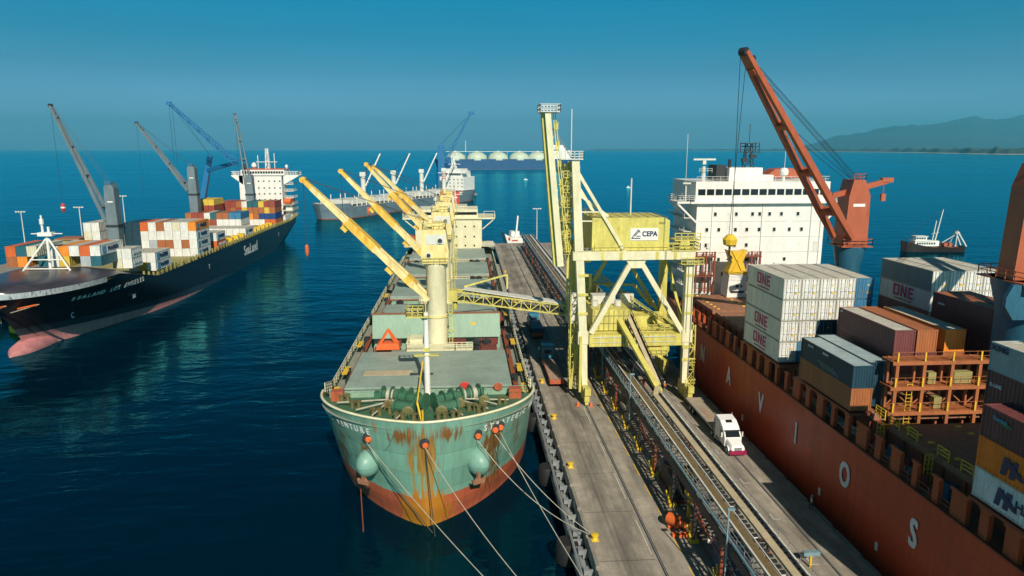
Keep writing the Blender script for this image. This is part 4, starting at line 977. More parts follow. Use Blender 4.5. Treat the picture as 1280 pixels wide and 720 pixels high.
def deck_crane(y, idx, dx=-20.6, dy=0.0, dz=19.6):
    """column, house and slewed-out box jib; column is fixed to the ship, so it stays a part of it"""
    r = thing('deck_crane', ['rust-stained cream deck crane nearest the bow of the green ship, jib out to the left', 'second deck crane from the bow of the green ship, partly behind the nearest one', 'third deck crane from the bow of the green ship', 'deck crane of the green ship next to its bridge'][idx], 'crane', (BCX+.3, y, 12), group='deck cranes of the green ship')
    x = BCX+.3; m_ = MB()
    m_.lathe((x, y, 11.0), [(1.9, 0), (1.72, 1), (1.66, 15.4), (1.95, 15.9), (1.95, 16.5), (1.6, 16.55)], 20); m_.build('column', 'cream', r, smooth=True)
    m_ = MB(); m_.lathe((x, y, 18.3), [(1.85, 0), (1.85, .35)], 20); m_.build('column_band', 'crane_cream', r)
    m_ = MB(); m_.prism([(x-2.0, 27.6), (x+1.9, 27.6), (x+2.2, 29.6), (x+1.7, 33.2), (x-2.0, 33.2), (x-2.4, 29)], y-2.1, y+2.1); h = m_.build('crane_house', 'crane_cream', r)
    m_ = MB(); m_.cbox((x+.1, y-2.13, 31.6), (3.2, .06, 1.6)); m_.tube((x+.8, y-2.1, 31.4), (x+.8, y-2.35, 31.4), .55, 12); m_.tube((x-1.1, y-2.1, 29), (x-1.1, y-2.35, 29), .5, 12); m_.build('panel', 'dirty_white', h)
    m_ = MB(); m_.tube((x+.8, y-2.35, 31.4), (x+.8, y-2.4, 31.4), .38, 12); m_.tube((x-1.1, y-2.35, 29), (x-1.1, y-2.4, 29), .34, 12); m_.build('opening', 'dark', h)
    m_ = MB(); m_.rail([(x-2.1, y-2.4, 27.6), (x+2.6, y-2.4, 27.6), (x+2.6, y+2.3, 27.6)], 1.0, 1.0, .045, 2); m_.rail([(x-2, y-2, 33.2), (x+1.7, y-2, 33.2), (x+1.7, y+2, 33.2), (x-2, y+2, 33.2), (x-2, y-2, 33.2)], 1.0, .9, .045, 2)
    for k in range(20): m_.beam((x+2.0, y-.9, 12+k*.5), (x+2.6, y-.9, 12+k*.5), .06)
    m_.beam((x+2.0, y-.9, 11), (x+2.0, y-.9, 27.6), .08); m_.beam((x+2.6, y-.9, 11), (x+2.6, y-.9, 27.6), .08)
    for z in (13, 16, 19): m_.lathe((x+2.3, y-1.2, z), [(.5, 0), (.5, .06)], 8)
    m_.build('ladder_and_rails', 'yellow', r)
    m_ = MB(); m_.cbox((x+.4, y, 33.7), (1.8, 2.6, 1.0)); m_.cbox((x-.8, y, 34.2), (.6, 1.6, 1.2)); m_.build('top_sheaves', 'crane_cream', h)
    P0 = Vector((x-1.2, y-1.2, 21.6)); T = P0+Vector((dx, dy, dz)); d = (T-P0); L = d.length; d.normalize(); side = Vector((-d.y, d.x, 0)).normalized(); up = side.cross(d)
    if up.z < 0: up = -up
    m_ = MB()
    for sg in (-1, 1): m_.beam(P0+side*sg*1.2, P0+d*L*.20+side*sg*.95, .5, .6, .6, 1.1, up=up); m_.beam(P0+d*L*.20+side*sg*.95, P0+d*L*.93+side*sg*.45, .6, 1.15, .5, .75, up=up)
    for t in (.2, .32, .44, .56, .68, .8, .93): q = P0+d*L*t; ww = .95-.5*(t-.2)/.73; m_.beam(q-side*ww, q+side*ww, .55, .7, up=d)
    j = m_.build('jib', 'crane_cream', r)
    m_ = MB(); m_.beam(P0+d*L*.42-up*.0, P0+d*L*.66, 2.15, 1.28, 2.0, 1.2, up=up); m_.beam(P0+d*L*.62-up*1.0, P0+d*L*.66-up*1.0, 1.2, 1.0, up=up); m_.beam(P0+d*L*.26-up*1.0, P0+d*L*.31-up*1.0, 1.6, .9, up=up)
    m_.beam(P0+d*L*.12, P0+d*L*.19, 2.6, 1.2, up=up); m_.beam(P0+d*L*.86, P0+d*L*1.0, 1.1, .85, 1.0, .6, up=up); m_.build('rusty_section', 'jib_rust', j)
    m_ = MB(); m_.tube(T-side*.5, T+side*.5, .5, 10); m_.build('sheave', 'jib_rust', j)
    m_ = MB(); top = Vector((x-.6, y, 34.2))
    for k in (-.8, .8): m_.tube(top+side*k*.9, T+side*k*.4+up*.3, .035, 4, cap=False)
    m_.build('luffing_ropes', 'darkrope', r)
    m_ = MB(); hz = T.z-12.2
    for k in (-.25, .25): m_.tube(T+side*k, (T.x+k*.4, T.y, hz+1.6), .03, 4, cap=False)
    m_.build('hoist_ropes', 'darkrope', r)
    hk = thing('crane_hook', 'orange hook block hanging from the jib of the %s deck crane of the green ship' % ORD[idx], 'hook', (T.x, T.y, hz), group='orange hook blocks over the water')
    m_ = MB(); m_.lathe((T.x, T.y, hz), [(.10, -.2), (.22, .1), (.30, .5), (.30, 1.4), (.15, 1.7)], 10); m_.build('block', 'orange', hk)
    m_ = MB(); m_.path([(T.x, T.y, hz-.2), (T.x+.15, T.y, hz-.5), (T.x, T.y, hz-.75), (T.x-.25, T.y, hz-.6)], .07); m_.build('hook', 'dark', hk)
    return r
deck_crane(116, 0, -19.8, 1.0, 19.6); deck_crane(148, 1, -19.2, 1, 20.0); deck_crane(176.5, 2, -18.0, 2, 20.8); deck_crane(203.5, 3, -19.6, 2, 19.6)
# foremast and forecastle gear
m_ = MB(); m_.tube((BCX-.1, 90.2, 13), (BCX-.1, 90.2, 25.0), .42, 12, .32); m_.beam((BCX-.1, 90.2, 13.9), (BCX-1.0, 88.6, 13.2), .3); m_.beam((BCX-.1, 90.2, 13.9), (BCX+.9, 88.6, 13.2), .3); fm = m_.build('foremast', 'white', blk)
m_ = MB(); m_.box(BCX-2.6, BCX+.2, 89.4, 91, 24.4, 24.6); m_.rail([(BCX-2.6, 89.4, 24.6), (BCX-.4, 89.4, 24.6), (BCX-.4, 91, 24.6), (BCX-2.6, 91, 24.6), (BCX-2.6, 89.4, 24.6)], 1.1, .7, .05, 2); m_.beam((BCX-.1, 90.2, 24.8), (BCX-.1, 90.2, 26.2), .14); m_.cbox((BCX-.1, 89.9, 20), (.8, .6, .5)); m_.box(BCX-1.8, BCX+1.5, 89.8, 90.6, 19.1, 19.22); m_.build('mast_platform', 'yellow', fm)
m_ = MB()
def drum(m_, x, y, z, r, l, ang_):
    a = Vector((math.cos(ang_), math.sin(ang_), 0)); c = Vector((x, y, z))
    m_.tube(c-a*l/2, c+a*l/2, r*.62, 12)
    for k in (-.5, -.17, .17, .5): m_.tube(c+a*(l*k-.09), c+a*(l*k+.09), r, 14)
for x, y, an in ((BCX+5.0, 88.0, R(22)), (BCX-4.0, 88.2, R(-14)), (BCX+2.6, 86.6, R(30)), (BCX-1.8, 86.4, R(-30))): drum(m_, x, y, 14.4, 1.12, 3.8, an)
for x, y, an in ((BCX+3.2, 87.2, R(22)), (BCX-2.5, 87.4, R(-14)), (BCX+6.9, 88.8, R(22)), (BCX-6.4, 88.5, R(-14))): m_.cbox((x, y, 14.0), (1.1, 1.2, 1.5))
m_.build('mooring_winch', 'winch', blk)
m_ = MB(); 
for x, y, an in ((BCX+4.4, 87.75, R(22)), (BCX+5.9, 88.35, R(22)), (BCX-4.8, 88.4, R(-14))):
    a = Vector((math.cos(an), math.sin(an), 0)); c = Vector((x, y, 14.3)); m_.tube(c-a*.45, c+a*.45, .82, 14)
m_.build('wound_rope', 'rope', blk)
m_ = MB()
for p in ((BCX+5, 87.2, 14, BCX+10.6, 86.8, 13.9), (BCX+4.2, 87, 14, BCX+7.8, 83.8, 13.9), (BCX-4.2, 87.3, 14, BCX-8.8, 84.4, 13.9), (BCX-4.8, 87.4, 14, BCX-6.5, 82.4, 13.9), (BCX-5.2, 87.6, 14, BCX-11.6, 87.2, 13.9), (BCX+2.6, 86, 14, BCX+4.6, 81.8, 13.9), (BCX-1.8, 85.8, 14.2, BCX-3.4, 81.2, 13.9), (BCX+5.8, 87.5, 14, BCX+9, 85.2, 13.9)): m_.tube(p[:3], p[3:], .10, 5)
m_.build('deck_rope', 'rope', blk)
m_ = MB()
for x, y in ((-3.6, 81.6), (-1.4, 81.3), (1.6, 81.3), (3.4, 81.8), (6.6, 83.6), (-6.6, 83.4), (9.4, 86.4), (-9.6, 86.2), (11, 88.6), (-11.4, 88.8), (5.4, 84.2), (-4.6, 84)):
    m_.tube((BCX+x, y+.6, 13.2), (BCX+x, y+.6, 14.1), .28, 10); m_.tube((BCX+x+.8, y+.6, 13.2), (BCX+x+.8, y+.6, 14.1), .28, 10); m_.lathe((BCX+x, y+.6, 14.1), [(.4, 0), (.4, .12)], 10); m_.lathe((BCX+x+.8, y+.6, 14.1), [(.4, 0), (.4, .12)], 10)
m_.build('mooring_bitts', 'bitt', blk)
m_ = MB()
for x, y, an in ((2.6, 84.4, .4), (-2.6, 84.4, -.4)):
    c = Vector((BCX+x, y, 14.1)); a = Vector((math.cos(an), math.sin(an), 0)); m_.tube(c-a*1.1, c+a*1.1, .7, 12); m_.tube(c-a*1.4, c-a*1.1, 1.0, 12); m_.tube(c+a*1.1, c+a*1.4, 1.0, 12); m_.beam(c, (BCX+x*.7, y-2.2, 13.4), .5)
m_.build('anchor_windlass', 'winch', blk)
m_ = MB()
for x, y in ((2, 83.0), (-2.2, 83.0), (4.2, 85.6), (-4.8, 85.6), (7.4, 86.4)): m_.lathe((BCX+x, y, 14), [(.55, -.1), (.75, 0), (.55, .1)], 12, 'y'); m_.beam((BCX+x-.7, y, 13.3), (BCX+x+.5, y+.2, 14.9), .1)
m_.build('brake_wheel', 'bitt', blk)
m_ = MB()
for x, y, c_ in ((11.6, 88.9, 0), (-12, 89.4, 0)): m_.box(BCX+x-.8, BCX+x+.8, y, y+1.2, 13.2, 14.6)
m_.lathe((BCX+9.4, 90.5, 14.4), [(.5, -.1), (.6, 0), (.5, .1)], 12, 'y'); m_.build('deck_boxes', 'orange_crane', blk)
m_ = MB(); m_.lathe((BCX+4.9, 90.7, 14.4), [(.62, -.12), (.75, 0), (.62, .12)], 14, 'y'); m_.build('life_ring', 'red', blk)
m_ = MB(); m_.beam((BCX-.3, 80.6, 13.4), (BCX-1.0, 82.8, 15.2), .22); m_.beam((BCX-1.0, 82.8, 15.2), (BCX-.6, 89.8, 18.4), .16); m_.tube((BCX-.2, 80.4, 13), (BCX-.2, 80.4, 15.2), .12, 6); m_.build('bow_stay', 'bright_yellow', blk)
m_ = MB(); m_.rail([(BCX-13.2, 91, 13.2), (BCX+13.2, 91, 13.2)], 1.1, 1.1, .05, 3); m_.box(BCX-11.2, BCX+11.2, 90.7, 91.0, 13.1, 13.9); m_.build('breakwater_rail', 'hatchface', blk)
m_ = MB()
for sg in (1, -1): m_.rail([(BCX+sg*(bhb(y, 12.6)-.25), y, bzd(y)-.05) for y in [91.5+k*6 for k in range(22)]], 1.25, 1.5, .05, 3)
m_.build('side_railing', 'cream', blk)
m_ = MB()
for sg in (1, -1):
    for y in (93.5, 103, 118, 140, 160): m_.box(BCX+sg*13.4-.4, BCX+sg*13.4+.4, y, y+4, 12.5, 12.52)
m_.build('yellow_deck_paint', 'bright_yellow', blk)
m_ = MB()
for sg in (1, -1):
    for k in range(22):
        y = 94+k*5.8; x = BCX+sg*(11.9+.5*(k % 3)); m_.tube((x, y, 11.1), (x, y, 12.7), .22+.08*(k % 2), 7)
        if k % 4 == 1: m_.box(x-.4, x+.5, y+1, y+2.2, 11.1, 12.5)
m_.build('air_pipes', 'dark', blk)
# anchor pods, hawse openings, anchors
for sg, lb in ((-1, None), (1, None)):
    c = Vector((BCX+sg*8.0, 0, 7.4)); c.y = 79.6+.2
    yy = 79.6+24*(1-math.sqrt(max(0, 1-(8.0/14.3)**2)))*.75
    m_ = MB(); c = Vector((BCX+(6.4 if sg > 0 else -7.2), yy+(.0 if sg > 0 else .5), 7.4)); n = Vector((sg*.5, -1, -.1)).normalized(); rows = []
    side = n.cross(Vector((0, 0, 1))).normalized(); upv = side.cross(n)
    for j in range(9):
        t = j/8*math.pi/2; rows.append([c+n*2.2*math.sin(t)*.95+(side*math.cos(a)*1.45+upv*math.sin(a)*1.8)*max(.001, math.cos(t)) for a in [k*2*math.pi/20 for k in range(20)]])
    m_.grid(rows, closed=True); m_.build('anchor_pod', zoned('pod_paint' if sg > 0 else 'pod_paint_rusty', [(99, (.19, .36, .29))], stains=[(c.x-BCX, 5.2, 2.2, 1.5, 1.1, DR)]), blk, smooth=True)
    q = c+n*1.0-upv*1.7+side*(.6 if sg > 0 else 0); m_ = MB(); m_.prism([(-1.2, -.9), (1.2, -.9), (1.5, .1), (.8, -.2), (.35, .4), (.3, 2.2), (-.3, 2.2), (-.35, .4), (-.8, -.2), (-1.5, .1)], -.3, .3, 'y')
    m_.v = [tuple(q+side*v[0]*.62+n*(v[1]+.8)*.62+upv*v[2]*.62) for v in m_.v]; m_.build('anchor', 'rustplate', blk)
m_ = MB(); mo = MB()
for x, z in ((-7.2, 11.0), (0, 11.3), (6.4, 11.3), (8.6, 11.4), (9.3, 11.5)):
    lo, hi = 79.6, 95
    for _ in range(40):
        mid = (lo+hi)/2
        if bhb(mid, z) < abs(x): lo = mid
        else: hi = mid
    m_.lathe((BCX+x, lo, z), [(.35, -.25), (.62, -.22), (.62, .4)], 12, 'y'); mo.lathe((BCX+x+.1, lo-.28, z-.25), [(.28, -.2), (.42, 0), (.3, .1)], 10, 'y')
m_.build('fairlead', 'dark', blk); mo.build('rope_guard', 'orange', blk)
m_ = MB(); hull_text(m_, 'STRATEGIC VENTURE', 87.8, 11.8, 1.25, BCX, 1, bhb, by0, .92, wide=.82, bold=.04); m_.build('ship_name', 'logo_white', blk)
m_ = MB(); hull_text(m_, 'STRATEGIC VENTURE', 87.8, 11.8, 1.25, BCX, -1, bhb, by0, .92, wide=.82, bold=.04); m_.build('ship_name', 'logo_white', blk)
# accommodation
m_ = MB(); m_.box(BCX-11.3, BCX+10.8, 234, 250, 11.1, 23.2); m_.box(BCX-9.8, BCX+9.5, 234.4, 248, 23.7, 26.4); m_.box(BCX-6, BCX+6, 235, 245, 26.4, 27.4); ab = m_.build('accommodation_block', 'cream', blk)
m_ = MB(); m_.box(BCX-15.4, BCX+15.2, 233.4, 249, 23.2, 23.7)
for sg in (-1, 1): m_.beam((BCX+sg*15, 234, 23.2), (BCX+sg*11, 234, 19.8), .3); m_.box(BCX+sg*15.2-.1, BCX+sg*15.2+.1, 233.4, 238, 23.7, 24.8)
m_.build('bridge_wing', 'cream', ab)
m_ = MB(); m_.box(BCX-9.5, BCX+9.2, 234.3, 234.4, 24.6, 25.5)
for x in (-8, -3, 2, 5, 8):
    for z in (14, 17, 20.4): m_.box(BCX+x, BCX+x+.5, 233.95, 234.02, z, z+.6)
m_.build('window', 'glass', ab)
m_ = MB(); m_.rail([(BCX-15.2, 233.5, 23.7), (BCX-11.5, 233.5, 23.7)], 2.1, 3.6, .07, 1); m_.rail([(BCX+11.5, 233.5, 23.7), (BCX+15.1, 233.5, 23.7)], 2.1, 3.6, .07, 1); m_.rail([(BCX-9.6, 234.5, 26.4), (BCX+9.4, 234.5, 26.4)], 1, 1.4, .05, 2); m_.rail([(BCX-15, 232, 14.4), (BCX-11, 232, 14.4)], 1, 1.4, .05, 2); m_.rail([(BCX+11, 232, 14.4), (BCX+15, 232, 14.4)], 1, 1.4, .05, 2); m_.build('railing', 'dirty_white', ab)
m_ = MB(); m_.box(BCX-15, BCX-11.3, 232, 245, 14.2, 14.4); m_.box(BCX+10.8, BCX+15, 232, 245, 14.2, 14.4); m_.build('boat_deck', 'cream', ab)
m_ = MB(); m_.lattice((BCX+1.5, 240, 27.4), (BCX+1.5, 240, 35.2), 1.6, 1.6, 4, .1, w2=.8, h2=.8); m_.beam((BCX-1.4, 240, 31), (BCX+4.4, 240, 31), .25); m_.cbox((BCX+1.5, 239.4, 30), (2.4, 1, .6)); m_.lathe((BCX-4.6, 240, 27.4), [(.2, 0), (.2, 1.2), (.8, 1.6), (.8, 2.4), (.1, 2.8)], 10); m_.build('radar_mast', 'dirty_white', ab)
m_ = MB(); m_.box(BCX-3.4, BCX+3.4, 246, 251, 26.4, 31.5); m_.build('funnel', 'red', blk)
m_ = MB(); m_.box(BCX-14, BCX-11.5, 236, 241, 15, 17.4); m_.build('lifeboat', 'orange_crane', blk)

# mooring lines
def sag(a, b, s_, n=14): a = Vector(a); b = Vector(b); return [tuple(a+(b-a)*k/n-Vector((0, 0, s_*4*(k/n)*(1-k/n)))) for k in range(n+1)]
def line(label, a, b, s_, m='rope', r=.045, name='mooring_rope'):
    mb = MB(); mb.path(sag(a, b, s_), r, 5); o = mb.build(name, m); tag(o, label, 'rope', 'mooring lines of the green ship')
line('pale mooring rope from the centre fairlead of the green bow to the pier', (BCX, 79.2, 11.0), (13.9, 44.0, 4.4), 2.4)
line('pale rope from right of centre on the green bow to the near bollard', (BCX+6.4, 81.4, 10.7), (13.75, 69, 4.5), 1.8)
line('pale rope from the rightmost guard of the green bow to the near yellow bollard', (BCX+8.6, 82.9, 10.8), (13.85, 69.2, 4.4), 1.2)
line('pale rope from the rightmost guard running past the bollard to the frame bottom', (BCX+9.3, 83.4, 10.9), (13.8, 50.0, 4.4), 1.0)
line('thin pale rope low over the bow from the left hawse to the pier', (BCX-7.4, 82.6, 10.3), (13.9, 40.0, 4.4), 1.2)
line('dark wire from the left orange guard across the bow to the waterline centre', (BCX-7.4, 81.6, 10.5), (BCX+.8, 78.4, .1), .3, 'darkrope', .06)
line('dark wire hanging from the centre fairlead of the green bow to the water', (BCX+.1, 79.0, 11), (BCX+1.1, 77.6, .1), .1, 'darkrope', .06)
line('rusty anchor chain hanging from the left bow pod into the water', (BCX-7.9, 80.0, 5.4), (BCX-7.7, 79.4, -.6), .0, 'rustred', .08, 'anchor_chain')
# ------------------------------------------------------------------ pier furniture
bp_ = thing('bollard', 'nearest yellow bollard with ropes round it on the pier edge', 'bollard', (13.75, 69.2, PZ), group='yellow bollards on the pier edge')
m_ = MB(); m_.lathe((13.75, 69.2, PZ), [(.42, .01), (.30, .12), (.26, .40), (.44, .52), (.44, .64), (.15, .72)], 12); m_.build('post', 'bright_yellow', bp_, smooth=True)
m_ = MB(); m_.box(13.35, 14.15, 68.75, 69.65, PZ+.004, PZ+.07); m_.build('base_plate', 'bright_yellow', bp_)
for (y, lb) in ((87.1, 'second nearest yellow bollard, beside the tip of the green bow'), (104.6, 'yellow bollard on the pier edge beside the widest part of the green bow'), (122, 'yellow bollard on the pier edge beside the flatbed trailer'), (50.5, 'yellow bollard below the frame bottom on the pier edge'), (190, 'yellow bollard on the far sunlit part of the pier'), (240, 'yellow bollard farthest along the pier')):
    c = copy_tree(bp_); c.location = (13.75, y, PZ); c['label'] = lb
m_ = MB()
m_.tube((11.5, 40, 3.1), (11.5, 262, 3.1), .17, 7); m_.tube((11.9, 40, 2.6), (11.9, 262, 2.6), .10, 6); m_.box(11.2, 12.8, 40, 262, 2.2, 2.3)
f = thing('fender_walkway', 'grating walkway with pipe along the pier edge facing the green ship', 'walkway', (12, 40, 2))
m_.build('pipe', 'steel', f)
m_ = MB()
for k in range(60):
    y = 42+k*3.7; m_.box(11.75, 12.3, y, y+.8, 3.0, 3.55); m_.box(12.3, 12.88, y+.25, y+.5, 2.4, 3.4)
m_.build('bracket', 'steel', f)
for i in range(9):
    y = 52+i*19.0
    r_ = thing('fender', 'black rubber fender on the pier side, %s counted from the near end' % ORD[i], 'fender', (11.6, y, 2), group='black fenders on the pier side')
    MB().lathe((11.0, y, 1.6), [(1.15, -1.3), (1.3, -.9), (1.3, .9), (1.15, 1.3)], 14).build('rubber_roll', 'black', r_, smooth=True)
    MB().box(11.3, 12.88, y-.15, y+.15, 2.4, 3.0).build('hanger', 'steel', r_)
# far-end light poles
def lightpole(x, y, z, h, label, group=None):
    r_ = thing('light_pole', label, 'light pole', (x, y, z), group=group)
    MB().tube((x, y, z), (x, y, z+h), .22, 8, .13).build('pole', 'dirty_white', r_)
    m_ = MB().beam((x-1.6, y, z+h), (x+1.6, y, z+h), .16)
    for k in (-1.4, -.5, .5, 1.4): m_.cbox((x+k, y-.3, z+h+.15), (.6, .35, .4))
    m_.build('lamp_head', 'dirty_white', r_); return r_
lightpole(29.6, 287, PZ, 18, 'slim light pole at the far end of the pier beside the conveyor')

# ------------------------------------------------------------------ long belt conveyor down the middle of the pier
cv = thing('belt_conveyor', 'long elevated belt conveyor on trestles running down the middle of the pier', 'conveyor', (26.7, 30, PZ))
CZ = 10.0; YA, YB = 30, 299
def run(name, m, boxes, label=None):
    m_ = MB()
    for b in boxes: m_.box(*b)
    return m_.build(name, m, cv, label=label)
run('girder', 'dark', [(24.15, 24.3, YA, YB, CZ-1.1, CZ-.1), (29.0, 29.15, YA, YB, CZ-1.1, CZ-.1), (26.6, 26.75, YA, YB, CZ-1.1, CZ-.3)])
run('conveyor_rail', 'dirty_white', [(25.60, 25.78, YA, YB, CZ-.15, CZ+.12), (26.75, 26.85, YA, YB, CZ-.1, CZ+.05)])
run('conveyor_rail', 'dirty_white', [(29.0, 29.18, YA, YB, CZ-.1, CZ+.15)])
run('belt', 'brownbelt', [(25.86, 26.68, YA, YB, CZ-.35, CZ-.1)])
run('belt_cover', 'beige', [(27.55, 28.32, YA, 98.5, CZ+.0, CZ+.28)])
run('belt_cover', 'dirty_white', [(27.55, 28.2, 121, YB, CZ+.0, CZ+.24)])
m_ = MB(); k = 0; y = YA
while y < YB:
    m_.box(24.36, 25.5, y, y+.14, CZ-.1, CZ-.04); m_.box(26.9, 27.45, y+.2, y+.55, CZ-.25, CZ-.05); m_.box(28.4, 28.95, y+.1, y+.5, CZ-.25, CZ-.08); y += .85 if y < 120 else 1.7
m_.build('grating', 'dark', cv)
m_ = MB(); m_.tube((24.25, YA, CZ+.35), (24.25, YB, CZ+.35), .16, 8); m_.build('pipe', 'bluepipe', cv)
m_ = MB(); m_.rail([(24.45, YA, CZ), (24.45, 150, CZ)], 1.05, 1.8, .03, 2); m_.rail([(24.45, 150, CZ), (24.45, YB, CZ)], 1.05, 3.0, .04, 2); m_.rail([(29.1, YA, CZ), (29.1, 150, CZ)], 1.0, 2.2, .025, 1); m_.build('handrail', 'steel', cv)
m_ = MB(); y = YA
while y < YB-5:        # idler rollers
    m_.tube((25.84, y, CZ-.5), (26.6, y, CZ-.5), .07, 5); m_.tube((27.0, y+.6, CZ-.3), (27.5, y+.6, CZ-.3), .08, 5); y += 1.5
m_.build('idler', 'steel', cv)
k = 0; y = 36
while y < YB:
    m_ = MB()
    for x in (24.4, 29.0):
        m_.beam((x, y, PZ), (x, y, CZ-1.0), .30)
    m_.beam((24.4, y, PZ+.6), (29.0, y, CZ-1.3), .14); m_.beam((29.0, y, PZ+.6), (24.4, y, CZ-1.3), .14); m_.beam((24.2, y, CZ-1.15), (29.2, y, CZ-1.15), .26)
    if y+8 < YB:
        m_.beam((24.3, y, CZ-1.3), (24.3, y+4, PZ+3.4), .12); m_.beam((24.3, y+8, CZ-1.3), (24.3, y+4, PZ+3.4), .12); m_.beam((24.3, y, PZ+3.4), (24.3, y+8, PZ+3.4), .14)
    m_.build('trestle', 'rustred' if k % 3 == 0 else 'dark', cv)
    if y < 130:
        m_ = MB()
        for x in (24.4,):
            m_.beam((x-.2, y-.1, PZ+.02), (x-.75, y+.2, PZ+2.0), .16); m_.beam((x-.1, y+.3, PZ+.02), (x-.15, y+.7, PZ+2.1), .16); m_.cbox((x, y, PZ+.2), (.9, .9, .38))
        m_.build('foot_guard', 'bright_yellow', cv)
    y += 8; k += 1
m_ = MB()
for y, h in ((58, 3.4), (97, 3.6), (118, 3.4)): m_.beam((24.0, y, PZ+2), (24.0, y, CZ+h), .12); m_.cbox((24.2, y, CZ+h), (.7, .3, .2))
m_.build('lamp_post', 'bluepipe', cv)
# machines standing under the conveyor
def clutter(name, label, cat, loc, parts):
    r_ = thing(name, label, cat, loc)
    for nm, mm, fn in parts:
        m_ = MB(); fn(m_); m_.build(nm, mm, r_)
    return r_
clutter('pump_unit', 'orange barrel-shaped pump lying beside the conveyor legs at the road edge', 'pump', (23.4, 70.6, PZ), [
    ('motor', 'orange', lambda m: m.tube((22.6, 71.4, PZ+1.1), (23.4, 70.4, PZ+1.1), .65, 12).tube((23.4, 70.4, PZ+1.1), (24.4, 69.4, PZ+.9), .35, 10)),
    ('skid', 'orange', lambda m: m.box(22.4, 25.2, 69.0, 69.5, PZ+.02, PZ+.35).box(22.4, 25.2, 70.8, 71.2, PZ+.02, PZ+.35))])
clutter('valve_stand', 'yellow valve rack standing under the blue pipe of the conveyor', 'valve', (26, 75, PZ), [
    ('frame', 'bright_yellow', lambda m: [m.beam((25.4+k*.55, 73+k*1.7, PZ), (25.7+k*.5, 73.4+k*1.7, PZ+3.0), .34) for k in range(4)]),
    ('valve', 'bright_yellow', lambda m: [m.lathe((25.6+k*.5, 73.2+k*1.7, PZ+2.8), [(.2, 0), (.7, .2), (.7, .6), (.2, .8)], 8) for k in range(4)])])
clutter('drive_unit', 'dark blue belt drive unit with a white motor under the conveyor near the frame bottom', 'drive', (25.6, 62, PZ), [
    ('casing', 'navy', lambda m: m.box(24.9, 27.6, 60.6, 63.6, PZ+.02, PZ+3.2)),
    ('motor', 'dirty_white', lambda m: m.tube((24.6, 64.4, PZ+2.6), (25.8, 64.0, PZ+2.6), .5, 10)),
    ('guard', 'blue', lambda m: m.prism([(24.7, PZ+3.2), (27.5, PZ+3.2), (26.8, PZ+4.6), (25.2, PZ+4.4)], 60.8, 62.2))])
clutter('generator_set', 'dark machinery block among the conveyor legs beside the near roadway', 'machine', (25, 80, PZ), [
    ('engine', 'dark', lambda m: m.box(24.8, 27.4, 76.5, 82.5, PZ+.02, PZ+2.6)), ('frame', 'rustred', lambda m: m.box(24.6, 27.6, 76.3, 82.7, PZ+.01, PZ+.5)),
    ('tank', 'steel', lambda m: m.tube((25, 84, PZ+1.4), (27.4, 84, PZ+1.4), .9, 12))])
clutter('floodlight', 'small white floodlight on a short post at the road edge', 'lamp', (34.6, 62.4, PZ), [('housing', 'bluepipe', lambda m: m.cbox((34.8, 62.6, PZ+1.6), (1.7, .5, .4))), ('post', 'bright_yellow', lambda m: m.beam((34.8, 62.6, PZ+.01), (34.8, 62.6, PZ+1.4), .18))])
def cone(x, y, lb):
    r_ = thing('traffic_cone', lb, 'cone', (x, y, PZ), group='orange traffic cones')
    MB().lathe((x, y, PZ+.05), [(.26, 0), (.05, .75), (.04, .8)], 10).build('cone_body', 'orange', r_); MB().box(x-.32, x+.32, y-.32, y+.32, PZ+.008, PZ+.05).build('base', 'orange', r_)
cone(20.6, 109.6, 'orange traffic cone beside the rail in front of the loader leg'); cone(18.4, 109.8, 'orange traffic cone left of the rail near the loader leg'); cone(36.4, 59, 'orange traffic cone at the edge of the ship shadow near the frame bottom')

# ------------------------------------------------------------------ the yellow ship loader straddling the pier
ld = thing('ship_loader', 'tall pale yellow rail-mounted ship loader straddling the pier with raised boom', 'ship loader', (28.5, 118, PZ))
XL, XR, YF, YK = 20.0, 36.9, 112.0, 127.0; UZ, LZ = 28.5, 15.6
def leg(x, y, mname='cream', z0=7.0):
    lean = -1.3 if x < 25 and y == YF else 0
    m_ = MB(); m_.beam((x, y, z0), (x+lean*.35, y, LZ), .9, 1.1, 1.25, 1.4, up=(0,1,0)); m_.beam((x+lean*.35, y, LZ), (x+lean, y, UZ+.6), 1.3, 1.4, up=(0,1,0)); m_.beam((x+lean*.35, y-.02, LZ-1.4), (x+lean*.35, y-.02, LZ+.7), 1.7, 1.5, up=(0,1,0)); return m_.build('leg', mname, ld)
for x in (XL, XR):
    leg(x-.2 if x == XL else x, YF); leg(x, YK, 'yellow')  # sunlit tone on the front legs, shaded tone on the rear ones
    for y in (YF, YK):
        m_ = MB(); xr = 19.8 if x == XL else 37.2
        m_.box(xr-.55, xr+.55, y-2.2, y+2.2, 5.9, 7.1); m_.box(xr-.4, xr+.4, y-2.9, y-.4, 4.9, 5.85); m_.box(xr-.4, xr+.4, y+.4, y+2.9, 4.9, 5.85)
        for q in (-2.3, -1.0, 1.0, 2.3): m_.tube((xr-.25, y+q, 4.5), (xr+.25, y+q, 4.5), .42, 12)
        m_.cbox((xr+.1, y-2.6, 6.6), (1.0, .9, 1.2)); m_.build('bogie', 'yellow', ld)
for y, mm in ((YF, 'cream'), (YK, 'yellow')):  # front girder in the sunlit tone, rear girder in the shaded one
    m_ = MB(); m_.box(XL-2.6, XR+.7, y-.76, y+.76, UZ-.2, UZ+1.2); m_.build('top_girder', mm, ld)
    m_ = MB(); m_.box(XL+.4, XR-.6, y-.62, y+.62, LZ-1.9, LZ+.1); m_.build('sill_girder', 'yellow', ld)
m_ = MB()
